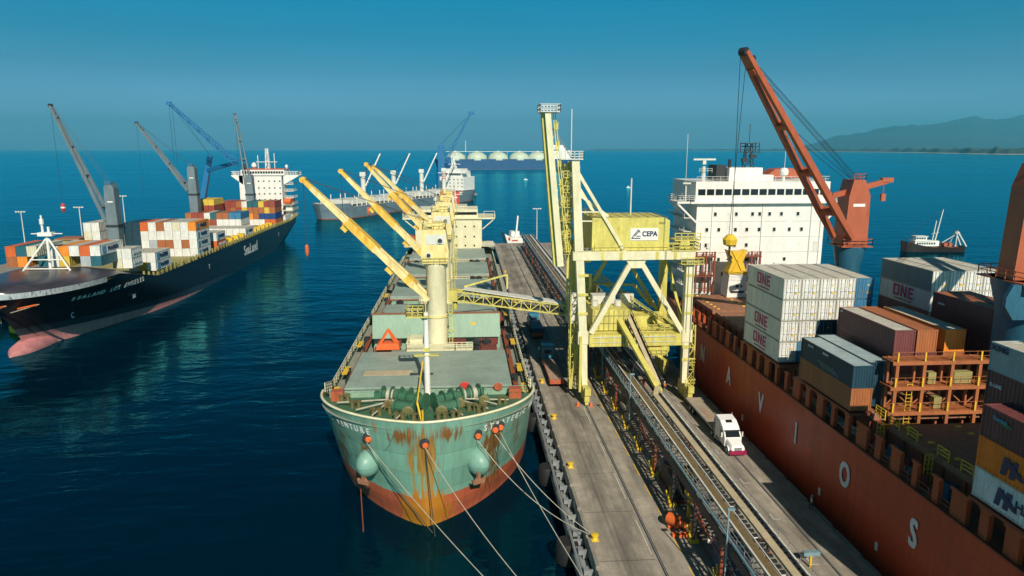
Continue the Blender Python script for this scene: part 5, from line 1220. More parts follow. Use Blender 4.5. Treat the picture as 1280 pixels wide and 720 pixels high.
m_.beam((27.4, YF, UZ-.1), (20.7, YF, LZ+.3), .8, .8); m_.beam((28.4, YF, UZ-.1), (36.2, YF, LZ+.3), .8, .8); m_.prism([(26.2, UZ-.2), (29.6, UZ-.2), (28.8, UZ-1.6), (27, UZ-1.6)], YF-.45, YF+.45)
m_.build('diagonal_brace', 'cream', ld)
m_ = MB(); m_.beam((27.4, YK, UZ-.1), (20.7, YK, LZ+.3), .6, .6); m_.beam((28.4, YK, UZ-.1), (36.2, YK, LZ+.3), .6, .6)
for x in (XL, XR):
    m_.beam((x, YF, UZ), (x, YK, UZ), 1.0, 1.3); m_.beam((x, YF, LZ-.9), (x, YK, LZ-.9), .9, 1.5); m_.beam((x, YF+1, LZ), (x, YK-1, UZ-1), .45); 
m_.beam((XL, YK, 21.5), (31, YK-2, 21.5), .4); m_.beam((31, YK-2, 21.5), (35, YK, 17), .5)
m_.build('side_frame', 'yellow', ld)
m_ = MB(); m_.box(XL-1.3, XL-.9, YF-1.1, YF-.8, 6, LZ); m_.beam((XL-2.2, YF+2.5, 5.6), (XL-1.1, YF+1.5, 14), .5); m_.beam((XL-2.1, YF+5, 6), (XL-1.2, YF+6.5, 16), .35)
for k in range(12): m_.beam((XL-2.0, YF+2.2, 6+k*1.4), (XL-.7, YF+2.2, 6.6+k*1.4), .18)
m_.lattice((XL-1.6, YF+3.2, 5.5), (XL-1.6, YF+3.2, UZ), 1.5, 1.8, 8, .09); m_.build('stair_tower', 'yellow', ld)
m_ = MB(); m_.lattice((XR+1.2, YF+1, 5.2), (XR+1.0, YF+1, 17), 1.3, 1.6, 6, .09); m_.box(XR+.5, XR+1.9, YF, YF+2.4, 9.9, 10.0); m_.rail([(XR+.6, YF-.2, 10), (XR+1.9, YF-.2, 10), (XR+1.9, YF+2.4, 10)], 1.1, .8, .05, 2); m_.rail([(XR-.5, YF-2.5, 7.1), (XR+1.2, YF-2.5, 7.1), (XR+1.2, YF+2, 7.1)], 1.1, .8, .05, 2); m_.build('stair_tower', 'yellow', ld)
m_ = MB()
for z in (11, 13.2, 19, 22, 25.4): m_.box(XR-.72, XR+.72, YF-.76, YF-.70, z, z+.5)
for z in (19.2, 22.4, 25.6): m_.box(18.35-.0*z, 20.0, YF-.80, YF-.71, z, z+.45)
for x in (22, 25, 31, 34): m_.box(x, x+.5, YF-.82, YF-.765, UZ-.15, UZ+1.15)
m_.build('splice_plate', 'yellow', ld)
m_ = MB(); m_.tube((XR+.45, YF-.80, 8), (XR+.45, YF-.80, UZ-.3), .07, 6); m_.tube((XR-.3, YF-.80, 16), (XR-.3, YF-.80, UZ-.3), .05, 6); m_.tube((21, YF-.68, LZ-.3), (35, YF-.68, LZ-.3), .07, 6); m_.tube((21, YF-.68, LZ-1.2), (35, YF-.68, LZ-1.2), .05, 6)
m_.build('cable_pipe', 'steel', ld)
m_ = MB()
for k in range(6): m_.box(22.2+k*2.3, 22.3+k*2.3, YF-.66, YF-.62, LZ-1.88, LZ+.08)
m_.build('web_stiffener', 'cream', ld)
m_ = MB(); m_.rail([(XL+.8, YF-.5, UZ+1.22), (XL+.9, YF-.5, UZ+1.22), (33.3, YF-.5, UZ+1.22)], 1.0, 1.3, .03, 2); m_.build('girder_railing', 'yellow', ld)
# machinery house
m_ = MB(); m_.prism([(XL+.6, UZ+1.25), (33.4, UZ+1.25), (33.4, 34.6), (32.6, 35.1), (XL+.6, 35.1)], YF+.2, YF+9.5); mh = m_.build('machinery_house', 'yellow', ld)
m_ = MB(); m_.box(26.9, 31.5, YF+.1, YF+.18, 31.4, 33.4); m_.build('sign_panel', 'white', mh)
m_ = MB(); add_text(m_, 'CEPA', (30.05, YF+.08, 32.4), 1.15, '-y', wide=.92, bold=.07)
m_.build('lettering', 'logo_navy', mh)
m_ = MB()
for (a, b, c) in (((27.1, 31.75), (28.2, 33.15), .14), ((28.2, 33.15), (28.5, 32.7), .14), ((27.1, 31.75), (28.55, 31.75), .14), ((27.6, 32.1), (28.3, 32.9), .12), ((27.9, 32.1), (28.6, 32.1), .12)): m_.beam((a[0], YF+.07, a[1]), (b[0], YF+.07, b[1]), .04, c)
m_.build('emblem', 'logo_navy', mh)
m_ = MB()
for k in range(9): m_.box(XL+1+k*1.5, XL+1.1+k*1.5, YF+.3, YF+9.4, 35.1, 35.16)
m_.rail([(XL+.7, YF+.3, 35.1), (XL+.7, YF+9.3, 35.1)], 1, 1.4, .05, 2); m_.box(31.6, 32.6, YF+.12, YF+.2, 34.1, 34.4); m_.build('roof_rib', 'olive', mh)
m_ = MB(); m_.tube((28.2, YF+6, 35.1), (28.2, YF+6, 41.2), .12, 6); m_.build('antenna', 'dirty_white', mh)
# gallery right of the house
m_ = MB(); m_.box(33.6, 38.4, YF-.9, YF+9, UZ+1.22, UZ+1.35)
m_.rail([(33.8, YF-.8, UZ+1.35), (38.3, YF-.8, UZ+1.35), (38.3, YF+9, UZ+1.35)], 1.1, 1, .06, 2)
m_.box(34.6, 38.9, YF+1, YF+4, UZ+2.6, UZ+2.8); m_.rail([(34.6, YF+1, UZ+2.8), (38.9, YF+1, UZ+2.8)], 1.1, 1, .06, 2); m_.beam((38.2, YF-.6, UZ-1.2), (35.5, YF, UZ+.9), .25); m_.rail([(35.2, YF-1.2, UZ-.9), (38.9, YF-1.2, UZ-.9)], 1.0, 1, .06, 2); m_.box(35.2, 39, YF-1.3, YF+1.5, UZ-1.0, UZ-.9)
m_.cbox((36, YF+.5, UZ+2.1), (1.5, 1.2, 1.2)); m_.build('side_gallery', 'yellow', ld)
# mast with back stays
m_ = MB(); m_.beam((18.4, YF, UZ+1.25), (17.6, YF+.2, 44.5), 1.4, 1.5, 1.2, 1.3, up=(0,1,0))
m_.build('mast', 'cream', ld)
m_ = MB(); m_.beam((17.9, YF+9.5, UZ+.2), (17.6, YF+9.2, 43.5), 1.2, 1.2, 1.0, 1.0, up=(0,1,0)); m_.beam((17.9, YF+.5, UZ+.5), (17.9, YF+9.5, UZ+.5), .8); m_.beam((17.7, YF, 37), (17.7, YF+9.3, 37), .5); m_.beam((17.6, YF, 43.5), (17.6, YF+9.3, 43.2), .6)
for k in range(6): z = 29.5+k*2.4; m_.beam((17.8, YF+.8, z), (17.8, YF+9, z+2.4), .2); m_.box(15.9, 17.2, YF+1.0, YF+3.5, z, z+.1); m_.rail([(15.9, YF+1, z+.1), (17.2, YF+1, z+.1)], 1.0, .65, .05, 2)
m_.lattice((16.6, YF+2.4, 29), (16.4, YF+2.4, 44), 1.3, 1.6, 8, .08); m_.build('mast_frame', 'yellow', ld)
m_ = MB(); m_.beam((18.2, YF, 42.2), (26.0, YF, 29.6), .38, .5); m_.beam((18.2, YF+.6, 39.0), (23.3, YF+.8, 35.3), .3, .4); m_.beam((18.2, YF+9.3, 42), (26, YF+9.3, 29.6), .38, .5); m_.beam((18.2, YF+.3, 34.6), (21.6, YF+.3, 34.6), .2); m_.beam((18.3, YF, 36.1), (22.2, YF, 36.1), .2); m_.build('back_stay', 'cream', ld)
m_ = MB(); m_.box(15.2, 18.8, YF-.8, YF+2.4, 44.4, 44.55); m_.rail([(15.2, YF-.8, 44.5), (18.8, YF-.8, 44.5), (18.8, YF+2.4, 44.5)], 1.2, .7, .05, 3); m_.tube((17.0, YF+.5, 44.5), (17.0, YF+.5, 52.2), .09, 5); m_.tube((17.7, YF, 43.2), (17.7, YF+1.2, 43.2), .7, 12); m_.build('mast_head', 'dirty_white', ld)
# raised boom: twin box girders with platforms
B0 = Vector((15.3, YF-.6, 27.5)); B1 = Vector((12.9, YF-1.4, 51.6)); bd = (B1-B0).normalized()
m_ = MB(); m_.beam(B0, B1, 1.75, 1.0, 1.5, .9, up=(1,0,0)); bm = m_.build('boom', 'cream', ld)
m_ = MB(); m_.beam(B0+Vector((-.75, .9, 0)), B1+Vector((-.65, .9, 0)), 1.7, .5, 1.5, .5, up=(1,0,0)); m_.beam(B0+Vector((1.1, 5.5, 0)), B1+Vector((.6, 5.5, 0)), 1.3, .8, 1.1, .7, up=(1,0,0))
for k in range(9): t = .04+k*.115; q = B0.lerp(B1, t); m_.beam(q+Vector((.6, 1, 0)), q+Vector((1.0, 5.2, 0)), .35)
m_.build('boom_girder', 'yellow', ld)
m_ = MB()
for k in range(7): t = .18+k*.12; q = B0.lerp(B1, t)+Vector((1.25, .9, 0)); m_.cbox(q, (.7, 1.0, .12)); m_.cbox(q+Vector((0, 0, .5)), (.45, .5, .7)); m_.beam(q+Vector((.3, -.3, 0)), q+Vector((.3, -.3, 1.1)), .07)
m_.beam(B0+Vector((1.5, .5, 2)), B1+Vector((1.3, .5, 0)), .14); m_.beam(B0+Vector((1.1, .5, 2)), B1+Vector((.95, .5, 0)), .14); m_.build('boom_walkway', 'yellow', bm)
m_ = MB(); q = B1; m_.box(q.x-1.2, q.x+1.9, q.y-1, q.y+3, q.z, q.z+.12); m_.rail([(q.x-1.2, q.y-1, q.z), (q.x+1.9, q.y-1, q.z), (q.x+1.9, q.y+3, q.z), (q.x-1.2, q.y+3, q.z), (q.x-1.2, q.y-1, q.z)], 1.2, .55, .05, 2); m_.build('boom_tip_platform', 'dirty_white', bm)
m_ = MB()
for k in (0, .5): m_.tube((17.6, YF+.5+k*2, 44), (B1.x+.9, B1.y+.5+k*4, B1.z-2), .06, 5)
m_.build('boom_stay', 'steel', ld)
# hopper, platforms and chutes between the legs
m_ = MB(); m_.box(XL+1.2, 27.4, YF+1.2, YF+9, LZ+.4, LZ+4.0); hp = m_.build('hopper', 'yellow', ld)
m_ = MB()
for k in range(8): m_.box(XL+1.4+k*.84, XL+1.5+k*.84, YF+1.08, YF+1.2, LZ+.5, LZ+3.9)
for z in (LZ+1.6, LZ+2.9): m_.box(XL+1.2, 27.4, YF+1.1, YF+1.19, z, z+.1)
m_.build('stiffener', 'olive', hp)
m_ = MB(); m_.box(XL+1, 35.6, YF+.7, YK-1, LZ+.12, LZ+.25) ; m_.rail([(27.6, YF+.8, LZ+.25), (35.4, YF+.8, LZ+.25)], 1.1, 1, .06, 3); m_.rail([(27.6, YF+5, LZ+1.5), (35.4, YF+5, LZ+1.5)], 1.1, 1, .06, 3); m_.box(28, 31.5, YF+3, YF+8, LZ+.3, LZ+2.4); m_.box(31.8, 34.6, YF+6, YF+9, LZ+.3, LZ+1.6)
m_.box(29.5, 33.4, YF-.6, YF+2, LZ-3.6, LZ-2.2); m_.rail([(29.2, YF-.8, LZ-3.7), (33.6, YF-.8, LZ-3.7)], 1.1, .9, .06, 2); m_.lathe((33.4, YF+.4, LZ-3.6), [(.5, 0), (.9, .6), (.9, 2), (.5, 2.4)], 10); m_.build('machinery_platform', 'yellow', ld)
m_ = MB()
for k in range(3): m_.tube((22+k*2, YF+4, LZ+4.05), (22+k*2, YF+4, LZ+5), .6, 10)
m_.box(22, 26, YF+6, YF+8.6, LZ+4.01, LZ+5.4); m_.box(27.6, 30, YF+9, YF+11, LZ+.3, LZ+5); m_.build('drive_machinery', 'dirty_white', ld)
m_ = MB(); m_.beam((25.6, YF+2, LZ+2.6), (28.9, YF-13.5, CZ+.2), .9, .5); m_.build('incline_chute', 'yellow', ld)
m_ = MB(); m_.beam((27.2, YF+2.5, LZ+3.2), (29.1, YF-12.0, CZ+.8), .7, .4); m_.beam((29.1, YF-12.0, CZ+.8), (28.0, YF-14.6, CZ+.5), .7, .4); m_.build('incline_belt_cover', 'beige', ld)
m_ = MB(); m_.beam((26.6, YF+2.5, LZ+2.5), (28.3, YF-12.0, CZ+.2), .2, .9); m_.beam((28.0, YF+2.5, LZ+2.5), (29.9, YF-12.0, CZ+.2), .2, .9)
for k in range(11):
    t = k/11; a = Vector((27.95, YF+2.5, LZ+2.5)).lerp(Vector((29.85, YF-12, CZ+.2)), t); m_.beam(a, a+Vector((0, 0, 1.2)), .07); m_.beam((a.x-1.4, a.y, a.z), a, .12)
m_.beam((27.95, YF+2.5, LZ+3.7), (29.85, YF-12, CZ+1.4), .07); m_.build('incline_truss', 'dark', ld)
m_ = MB()
for k in (0, 1.2): m_.beam((24.2+k, YK+1, 22.5), (33.0+k, YF+4, 16.6), .25)
m_.rail([(24.2, YK+1, 22.8), (33.0, YF+4, 16.9)], 1.0, 1.4, .05, 2); m_.beam((22.4, YF+11, 16), (22.4, YF+11, 24), .5); m_.lathe((24.2, YK+8, 19.6), [(.4, -1.6), (1.9, -1.4), (1.9, 1.4), (.4, 1.6)], 14, 'x'); m_.beam((24.2, YK+8, 4), (24.2, YK+8, 19), .4); m_.beam((26.4, YK+8, 4), (26.4, YK+8, 19), .4); m_.build('access_stair', 'yellow', ld)
# loading gallery reaching over the green ship
gl = MB(); G0 = Vector((-1.8, 124.6, 20.1)); G1 = Vector((18.4, 121.5, 17.8)); gl.lattice(G0, G1, 2.0, 1.7, 12, .11); gg = gl.build('loading_gallery', 'yellow', ld)
m_ = MB(); m_.beam(G0+Vector((1.5, .3, 1.2)), G1+Vector((-1.2, .6, 1.2)), 2.6, .14); m_.build('gallery_roof', 'dirty_white', gg)
m_ = MB(); m_.beam(G0+Vector((.4, 0, -.4)), G1+Vector((0, 0, -.4)), 1.2, .3); m_.build('gallery_belt', 'dark', gg)
m_ = MB(); m_.cbox(G0+Vector((-.5, 0, 0)), (1.4, 2.2, 2.0)); m_.tube(G0+Vector((-.2, 0, -1)), G0+Vector((-.2, 0, -2.6)), .6, 10, .4); m_.beam(G0+Vector((1.5, 1.2, 1.3)), G0+Vector((9.3, .3, 3.6)), .3); m_.beam(G0+Vector((9.3, .3, 3.6)), G0+Vector((9.3, 0, 1)), .25); m_.beam((18.0, 121, 17.6), (18, YF+9.4, UZ), .4); m_.build('spout', 'yellow', gg)
m_ = MB(); m_.box(18.0, 20.4, 119.8, 123, 15.6, 21); m_.build('transfer_house', 'dirty_white', ld)

# ------------------------------------------------------------------ trucks
def wheels(r_, x, ys, z, name='wheel', dual=True):
    for y in ys:
        for sg in (-1, 1):
            cx = x+sg*.98; m_ = MB(); m_.lathe((cx, y, z+.52), [(.30, -.22), (.50, -.24), (.52, -.15), (.52, .15), (.50, .24), (.30, .22)], 18, 'x'); w_ = m_.build('wheel', 'black', r_)
            m_ = MB(); m_.lathe((cx+sg*.2, y, z+.52), [(.28, -.05), (.26, .05), (.1, .08)], 12, 'x'); m_.build('rim', 'dirty_white', w_)
def truck_front(label, x, y, cabm, bumper, trailer_m, L=12.8):
    """conventional cab with long nose facing the camera (-y); y = bumper"""
    r_ = thing('truck', label, 'truck', (x, y, PZ)); z = PZ
    wheels(r_, x, (y+1.3, y+6.0, y+7.3), z)
    # nose: tapered hood
    m_ = MB(); rows = []
    for yy, w, zt, zb in ((y+.15, .82, 1.15, .55), (y+.35, .95, 1.45, .5), (y+1.2, 1.0, 1.68, .7), (y+2.0, 1.1, 1.88, .7), (y+2.2, 1.12, 1.95, .7)):
        rows.append([(x-w, yy, z+zb), (x-w, yy, z+zt-.3), (x-w*.82, yy, z+zt), (x+w*.82, yy, z+zt), (x+w, yy, z+zt-.3), (x+w, yy, z+zb)])
    m_.grid(rows); m_.quad(*rows[0][::-1]); m_.build('hood', cabm, r_, smooth=True)
    m_ = MB()
    for sg in (-1, 1): m_.lathe((x+sg*.98, y+1.3, z+.5), [(.66, -.2), (.7, 0), (.66, .2)], 16, 'x')
    m_.build('fender', cabm, r_, smooth=True)
    # cab: windshield raked, sleeper rising behind
    m_ = MB(); P_ = [(y+2.1, .7), (y+2.1, 1.95), (y+2.75, 2.75), (y+3.2, 3.15), (y+4.3, 3.75), (y+6.0, 3.95), (y+6.1, 3.8), (y+6.1, .9)]
    rows = []
    for sg, k in ((-1.22, 0), (-1.18, .0), (1.18, 0), (1.22, 0)): rows.append([(x+sg, a, z+(b if abs(sg) < 1.2 else b-.12*(b > 2))) for a, b in P_])
    m_.grid(rows, closed=True); m_.quad(*rows[0]); m_.quad(*rows[-1][::-1]); cab = m_.build('cab', cabm, r_)
    m_ = MB(); m_.quad((x-1.05, y+2.10, z+2.02), (x+1.05, y+2.10, z+2.02), (x+.98, y+2.66, z+2.70), (x-.98, y+2.66, z+2.70)); m_.build('windshield', 'glass', cab)
    m_ = MB(); m_.box(x-.03, x+.03, y+2.05, y+2.7, z+2.0, z+2.05); 
    m_ = MB()
    for sg in (-1, 1): m_.box(x+sg*1.235-.01, x+sg*1.235+.01, y+2.9, y+3.7, z+1.95, z+2.6)
    m_.build('side_window', 'glass', cab)
    m_ = MB(); m_.quad((x-.45, y+3.8, z+3.56), (x+.45, y+3.8, z+3.56), (x+.45, y+4.25, z+3.80), (x-.45, y+4.25, z+3.80)); m_.build('roof_window', 'glass', cab)
    m_ = MB()
    for sg in (-1, 1): m_.box(x+sg*1.5-.1, x+sg*1.5+.1, y+2.5, y+2.62, z+1.9, z+2.6); m_.beam((x+sg*1.2, y+2.6, z+2.3), (x+sg*1.5, y+2.56, z+2.3), .05)
    m_.build('mirror', 'dirty_white', cab)
    m_ = MB(); m_.prism([(x-1.2, z+.32), (x+1.2, z+.32), (x+1.18, z+.85), (x-1.18, z+.85)], y-.05, y+.32); m_.build('bumper', bumper, r_)
    m_ = MB(); m_.box(x-.5, x+.5, y+.06, y+.16, z+.9, z+1.3); m_.build('grille', 'steel', r_)
    m_ = MB()
    for sg in (-1, 1): m_.lathe((x+sg*.82, y+.2, z+1.0), [(.12, -.06), (.17, 0), (.12, .06)], 10, 'y')
    m_.build('headlight', 'logo_white', r_)
    m_ = MB()
    for sg in (-1, 1): m_.tube((x+sg*1.1, y+4.2, z+.75), (x+sg*1.1, y+5.4, z+.75), .34, 12)
    m_.build('fuel_tank', 'steel', r_)
    m_ = MB(); m_.box(x-.45, x+.45, y+2.2, y+8.2, z+.75, z+1.0); m_.build('chassis', 'dark', r_)
    m_ = MB()
    for sg in (-1, 1): m_.tube((x+sg*1.28, y+6.2, z+1.0), (x+sg*1.28, y+6.2, z+4.1), .09, 8)
    m_.build('exhaust_stack', 'steel', cab)
    m_ = MB(); m_.box(x-1.1, x+1.1, y+2.52, y+2.72, z+2.72, z+2.86); m_.build('sun_visor', 'dark', cab)
    m_ = MB()
    for sg in (-1, 1): m_.box(x+sg*1.235-.015, x+sg*1.235+.015, y+2.3, y+2.32, z+.9, z+2.7); m_.box(x+sg*1.235-.015, x+sg*1.235+.015, y+3.9, y+3.93, z+.9, z+2.8); m_.box(x+sg*1.24-.03, x+sg*1.24+.03, y+3.6, y+3.8, z+1.7, z+1.76)
    m_.build('door_seam', 'dark', cab)
    m_ = MB(); m_.beam((x-.9, y+2.08, z+2.03), (x-.2, y+2.3, z+2.25), .03); m_.beam((x+.1, y+2.08, z+2.03), (x+.8, y+2.3, z+2.25), .03); m_.build('wiper', 'dark', cab)
    t_ = thing('flatbed_trailer', 'empty flatbed trailer coupled behind the white truck', 'trailer', (x, y+6.7, PZ))
    ya, yb = y+6.75, y+6.75+L
    MB().box(x-1.25, x+1.25, ya, yb, z+1.25, z+1.42).build('bed', trailer_m, t_)
    m_ = MB()
    for sg in (-1, 1): m_.box(x+sg*.45-.08, x+sg*.45+.08, ya, yb, z+.85, z+1.25); m_.box(x+sg*1.25-.04, x+sg*1.25+.04, ya, yb, z+1.2, z+1.5)
    m_.box(x-1.28, x+1.28, yb, yb+.1, z+1.1, z+1.55); m_.build('frame', 'steel', t_)
    m_ = MB(); m_.box(x-.4, x+.4, ya+4, ya+8, z+1.421, z+1.45); m_.box(x-1.0, x+1.0, yb-.5, yb-.3, z+1.421, z+1.5); m_.build('bed_fittings', 'reddish', t_)
    wheels(t_, x, (yb-3.4, yb-2.0), z)
    return r_
truck_front('white long-nosed truck with maroon bumper on the right roadway beside the red hull', 37.5, 88.7, 'truckwhite', 'maroon', 'wood')
def truck_away(label, tlabel, x, y, cabm, bedm, L=12.6, box=False):
    z = PZ
    t_ = thing('flatbed_trailer' if not box else 'box_trailer', tlabel, 'trailer', (x, y, PZ))
    if not box: MB().box(x-1.25, x+1.25, y, y+L, z+1.25, z+1.42).build('bed', bedm, t_)
    else: MB().box(x-1.25, x+1.25, y, y+L, z+1.2, z+2.6).build('tipper_body', bedm, t_)
    m_ = MB()
    for sg in (-1, 1): m_.box(x+sg*.45-.08, x+sg*.45+.08, y, y+L, z+.85, z+1.2); m_.box(x+sg*1.25-.04, x+sg*1.25+.04, y, y+L, z+1.15, z+1.5) if not box else None
    m_.box(x-1.28, x+1.28, y-.12, y-.01, z+.75, z+1.55); m_.build('frame', 'orange_crane', t_)
    m_ = MB()
    for sg in (-1, 1): m_.box(x+sg*.95-.2, x+sg*.95+.2, y-.16, y-.12, z+1.0, z+1.25)
    m_.build('tail_lamp', 'red', t_)
    wheels(t_, x, (y+1.6, y+2.9), z)
    r_ = thing('truck', label, 'truck', (x, y+L, PZ)); yc = y+L
    wheels(r_, x, (yc-.6, yc+.7, yc+5.0), z)
    m_ = MB(); m_.prism([(yc+.9, .9), (yc+.9, 3.5), (yc+1.2, 3.8), (yc+3.4, 3.75), (yc+4.0, 3.1), (yc+4.7, 2.1), (yc+6.4, 1.75), (yc+6.5, .6), (yc+4, .6)], x-1.2, x+1.2, 'x'); m_.v = [(a, b, c+z) for a, b, c in m_.v]; c_ = m_.build('cab', cabm, r_)
    m_ = MB(); m_.box(x-.7, x+.7, yc+.86, yc+.9, z+2.3, z+3.0); m_.build('rear_window', 'glass', c_)
    m_ = MB(); m_.box(x-.45, x+.45, yc-1.5, yc+6, z+.7, z+.95); m_.build('chassis', 'dark', r_)
    m_ = MB()
    for sg in (-1, 1): m_.box(x+sg*1.5-.1, x+sg*1.5+.1, yc+3.9, yc+4.0, z+2.2, z+2.9); m_.beam((x+sg*1.2, yc+3.9, z+2.6), (x+sg*1.5, yc+3.95, z+2.6), .05)
    m_.build('mirror', 'dirty_white', c_)
truck_away('blue-grey truck cab in the loader shadow, in front of the reddish trailer', 'empty reddish flatbed trailer in the sunlight between the green ship and loader leg', 16.1, 119.0, 'truckblue', 'reddish', 13)
truck_away('darker blue truck farther up the roadway in the loader shadow', 'low blue tipper body in the shade behind the reddish trailer truck', 16.0, 151.5, 'truckblue', 'navy', 8, True)

# ------------------------------------------------------------------ people
def person(label, x, y, z, rz=0, shirt='hivis', trousers='jean', helmet='logo_white', pose=0, group=None):
    r_ = thing('person', label, 'person', (x, y, z), rz, group)
    st = .16+.1*pose
    J = [(0, 0, .95, .15), (0, 0, 1.22, .16), (0, 0, 1.44, .17), (0, .01, 1.53, .065), (0, -.01, 1.62, .095), (0, -.015, 1.72, .085),
         (-.20, 0, 1.42, .065), (-.28, .02, 1.16, .05), (-.26, -.12-.15*pose, .95, .04), (-.25, -.18-.15*pose, .87, .035),
         (.20, 0, 1.42, .065), (.28, .02, 1.16, .05), (.27, -.08, .92, .04), (.265, -.10, .83, .035),
         (-.10, 0, .90, .10), (-.12, -st*.6, .50, .07), (-.12, -st*.3, .09, .05), (-.12, -st*.3-.15, .04, .04),
         (.10, 0, .90, .10), (.12, st*.6, .50, .07), (.12, st*.9, .09, .05), (.12, st*.9-.15, .04, .04)]
    E = [(0, 1), (1, 2), (2, 3), (3, 4), (4, 5), (2, 6), (6, 7), (7, 8), (8, 9), (2, 10), (10, 11), (11, 12), (12, 13), (0, 14), (14, 15), (15, 16), (16, 17), (0, 18), (18, 19), (19, 20), (20, 21)]
    me = bpy.data.meshes.new('body'); me.from_pydata([j[:3] for j in J], E, [])
    o = bpy.data.objects.new('body', me); COL.objects.link(o)
    md = o.modifiers.new('s', 'SKIN'); 
    for i, j in enumerate(J): me.skin_vertices[0].data[i].radius = (j[3], j[3]*.85)
    me.skin_vertices[0].data[0].use_root = True
    ms = o.modifiers.new('u', 'SUBSURF'); ms.levels = ms.render_levels = 1
    dg = bpy.context.evaluated_depsgraph_get(); nm = bpy.data.meshes.new_from_object(o.evaluated_get(dg)); bpy.data.objects.remove(o)
    b = bpy.data.objects.new('body', nm); COL.objects.link(b); b.parent = r_
    for s_ in ('skin', shirt, trousers, 'black'): nm.materials.append(M[s_])
    for p in nm.polygons:
        c = p.center; p.material_index = 3 if c.z < .13 else (2 if c.z < .93 and abs(c.x) < .22 else (1 if (.93 <= c.z < 1.50 and (abs(c.x) < .24 or c.z > 1.15)) else 0)); p.use_smooth = True
    m_ = MB(); m_.lathe((0, -.01, 1.70), [(.15, 0), (.125, .03), (.11, .1), (.05, .15)], 12); m_.build('helmet', helmet, r_, smooth=True, local=True)
    return r_
G_ = 'dock workers by the loader leg'
person('person in blue shirt and white helmet, left of the pair by the loader leg', 33.9, 116.6, PZ, R(160), 'shirtblue', 'jean')
person('person in an orange vest standing right in the pair by the conveyor edge', 34.8, 115.9, PZ, R(-30), 'hivis', 'jean')
person('person in white shirt standing beside the right loader leg', 40.2, 118.4, PZ, R(20), 'shirtwhite', 'jean')
person('person in a red shirt and blue trousers walking along the red ship side deck', 43.9, 62.6, 13.9, R(15), 'red', 'shirtblue', 'shirtblue', 1)
person('person in white shirt standing on the narrow strip between the truck and red hull', 40.6, 74.0, PZ, R(80), 'shirtwhite', 'jean', 'logo_lblue')

# ------------------------------------------------------------------ the black container ship on the left
LCX, LN = -102.6, -88.3
bsh = thing('container_ship', 'black container ship with pink bulbous bow and grey cranes lying on the left', 'ship', (LCX, 150, 0))
lz = lambda y: 15.6-1.2*max(0, min(1, (y-170)/20))-4.6*max(0, min(1, (y-190)/12)) if y < 400 else 9.8
def lzd(y):
    if y < 182: return 15.0
    if y < 204: return 15.0-5.0*(y-182)/22*.9
    return 10.5 if y < 360 else 10.5+(y-360)*.08
ly0 = lambda z: 163.5-9.0*max(0, min(1, (z-3)/12))
ly1 = lambda z: 384+6*max(0, min(1, z/8))
def lLb(z): return 66-40*max(0, min(1, (z-1)/14))
lhb_ = hull(29.4, ly0, ly1, lzd, lLb, lambda z: 60-40*max(0, min(1, z/9)), stern_b=.25)
def lhb(y, z):
    t = (y-ly0(z))/lLb(z)
    if t <= 0: return 0.0
    if t >= 1: return lhb_(y, z)
    return 14.7*(1-(1-t)**2)**(1.12-.62*max(0, min(1, (z-2)/12)))
lm = zoned('black_hull_paint', [(3.8, (.56, .23, .22)), (5.6, (.035, .05, .062)), (99, (.010, .011, .014))], rough=.35, grime=.3, slope=.052, y0=15, wobble=.25)
h_, lrow = make_hull('hull', lm, bsh, LCX, lhb, ly0, ly1, lzd, ny=110, nz=14, p=1.8)
deck_cap(lrow, .5).build('deck', 'olive', bsh)
m_ = MB()
rows = []
for j in range(13):
    t = j/12*math.pi; yb = 172-17.5*math.cos(t*.999) if False else None
for j in range(12):
    u = j/11; y = 158.5+34*u; r_b = 3.1*math.sqrt(max(0.0, 1-(1-min(1, u*3.2))**2))+.02; cz = -.1+.2*u
    rows.append([(LCX+r_b*1.0*math.cos(a), y, cz+r_b*.95*math.sin(a)) for a in [k*2*math.pi/18 for k in range(18)]])
m_.grid(rows, closed=True); m_.build('bulbous_bow', mat('faded_pink_antifouling', (.56, .22, .22), .5, dirt=.3, scale=.3, streak=1), bsh, smooth=True)
# curved whaleback over the forecastle
m_ = MB(); rows = []
fr_ = [(p, q) for p, q in zip(lrow[-1][-1], lrow[1][-1]) if p[1] < 189]
for (p, q) in fr_:
    row = []
    for k in range(15):
        t = k/14; x = p[0]+(q[0]-p[0])*t; e = 1-abs(2*t-1)**3.2; f = min(1, (p[1]-151.5)/9.0)
        row.append((x, p[1], p[2]+.02+1.9*e*math.sin(f*math.pi/2)))
    rows.append(row)
m_.grid(rows[::-1]); wbm = mat('glossy_dark_deck_paint', (.05, .045, .06), .30, dirt=.3, scale=.15, streak=1); m_.build('whaleback', wbm, bsh, smooth=True)
m_ = MB()
for sg in (1, -1):
    r_ = [p for p in lrow[sg][-1] if p[1] < 176]; m_.grid([[(p[0]+sg*.0, p[1]-.05, p[2]-1.0) for p in r_], [(p[0]+sg*.06, p[1]-.05, p[2]+.25) for p in r_]][::sg])
m_.build('glint_band', mat('painted_sun_glint', (.42, .45, .47), .35, rust=.5, rustcol=(.03, .035, .04), scale=.8, streak=.3), bsh)  # pale band stands in for sun glint on the whaleback's lower edge
m_ = MB()
for y_ in (153.2, 156, 160, 165.5, 171):
    m_.cbox((LCX+lhb(y_, 14.4)+.05, y_, 14.2), (.3, 1.1, .7))
m_.build('fairlead', 'dark', bsh)
m_ = MB()
r_ = [p for p in lrow[1][-1]]; m_.path([(p[0], p[1], p[2]) for p in r_ if p[1] > 176], .12, 5); m_.build('deck_edge', 'dark', bsh)
m_ = MB(); hull_text(m_, 'SEALAND LOS ANGELES', 181.0, 11.2, 1.7, LCX, 1, lhb, ly0, 1.42, wide=1.0, bold=.12); m_.build('ship_name', 'logo_white', bsh)
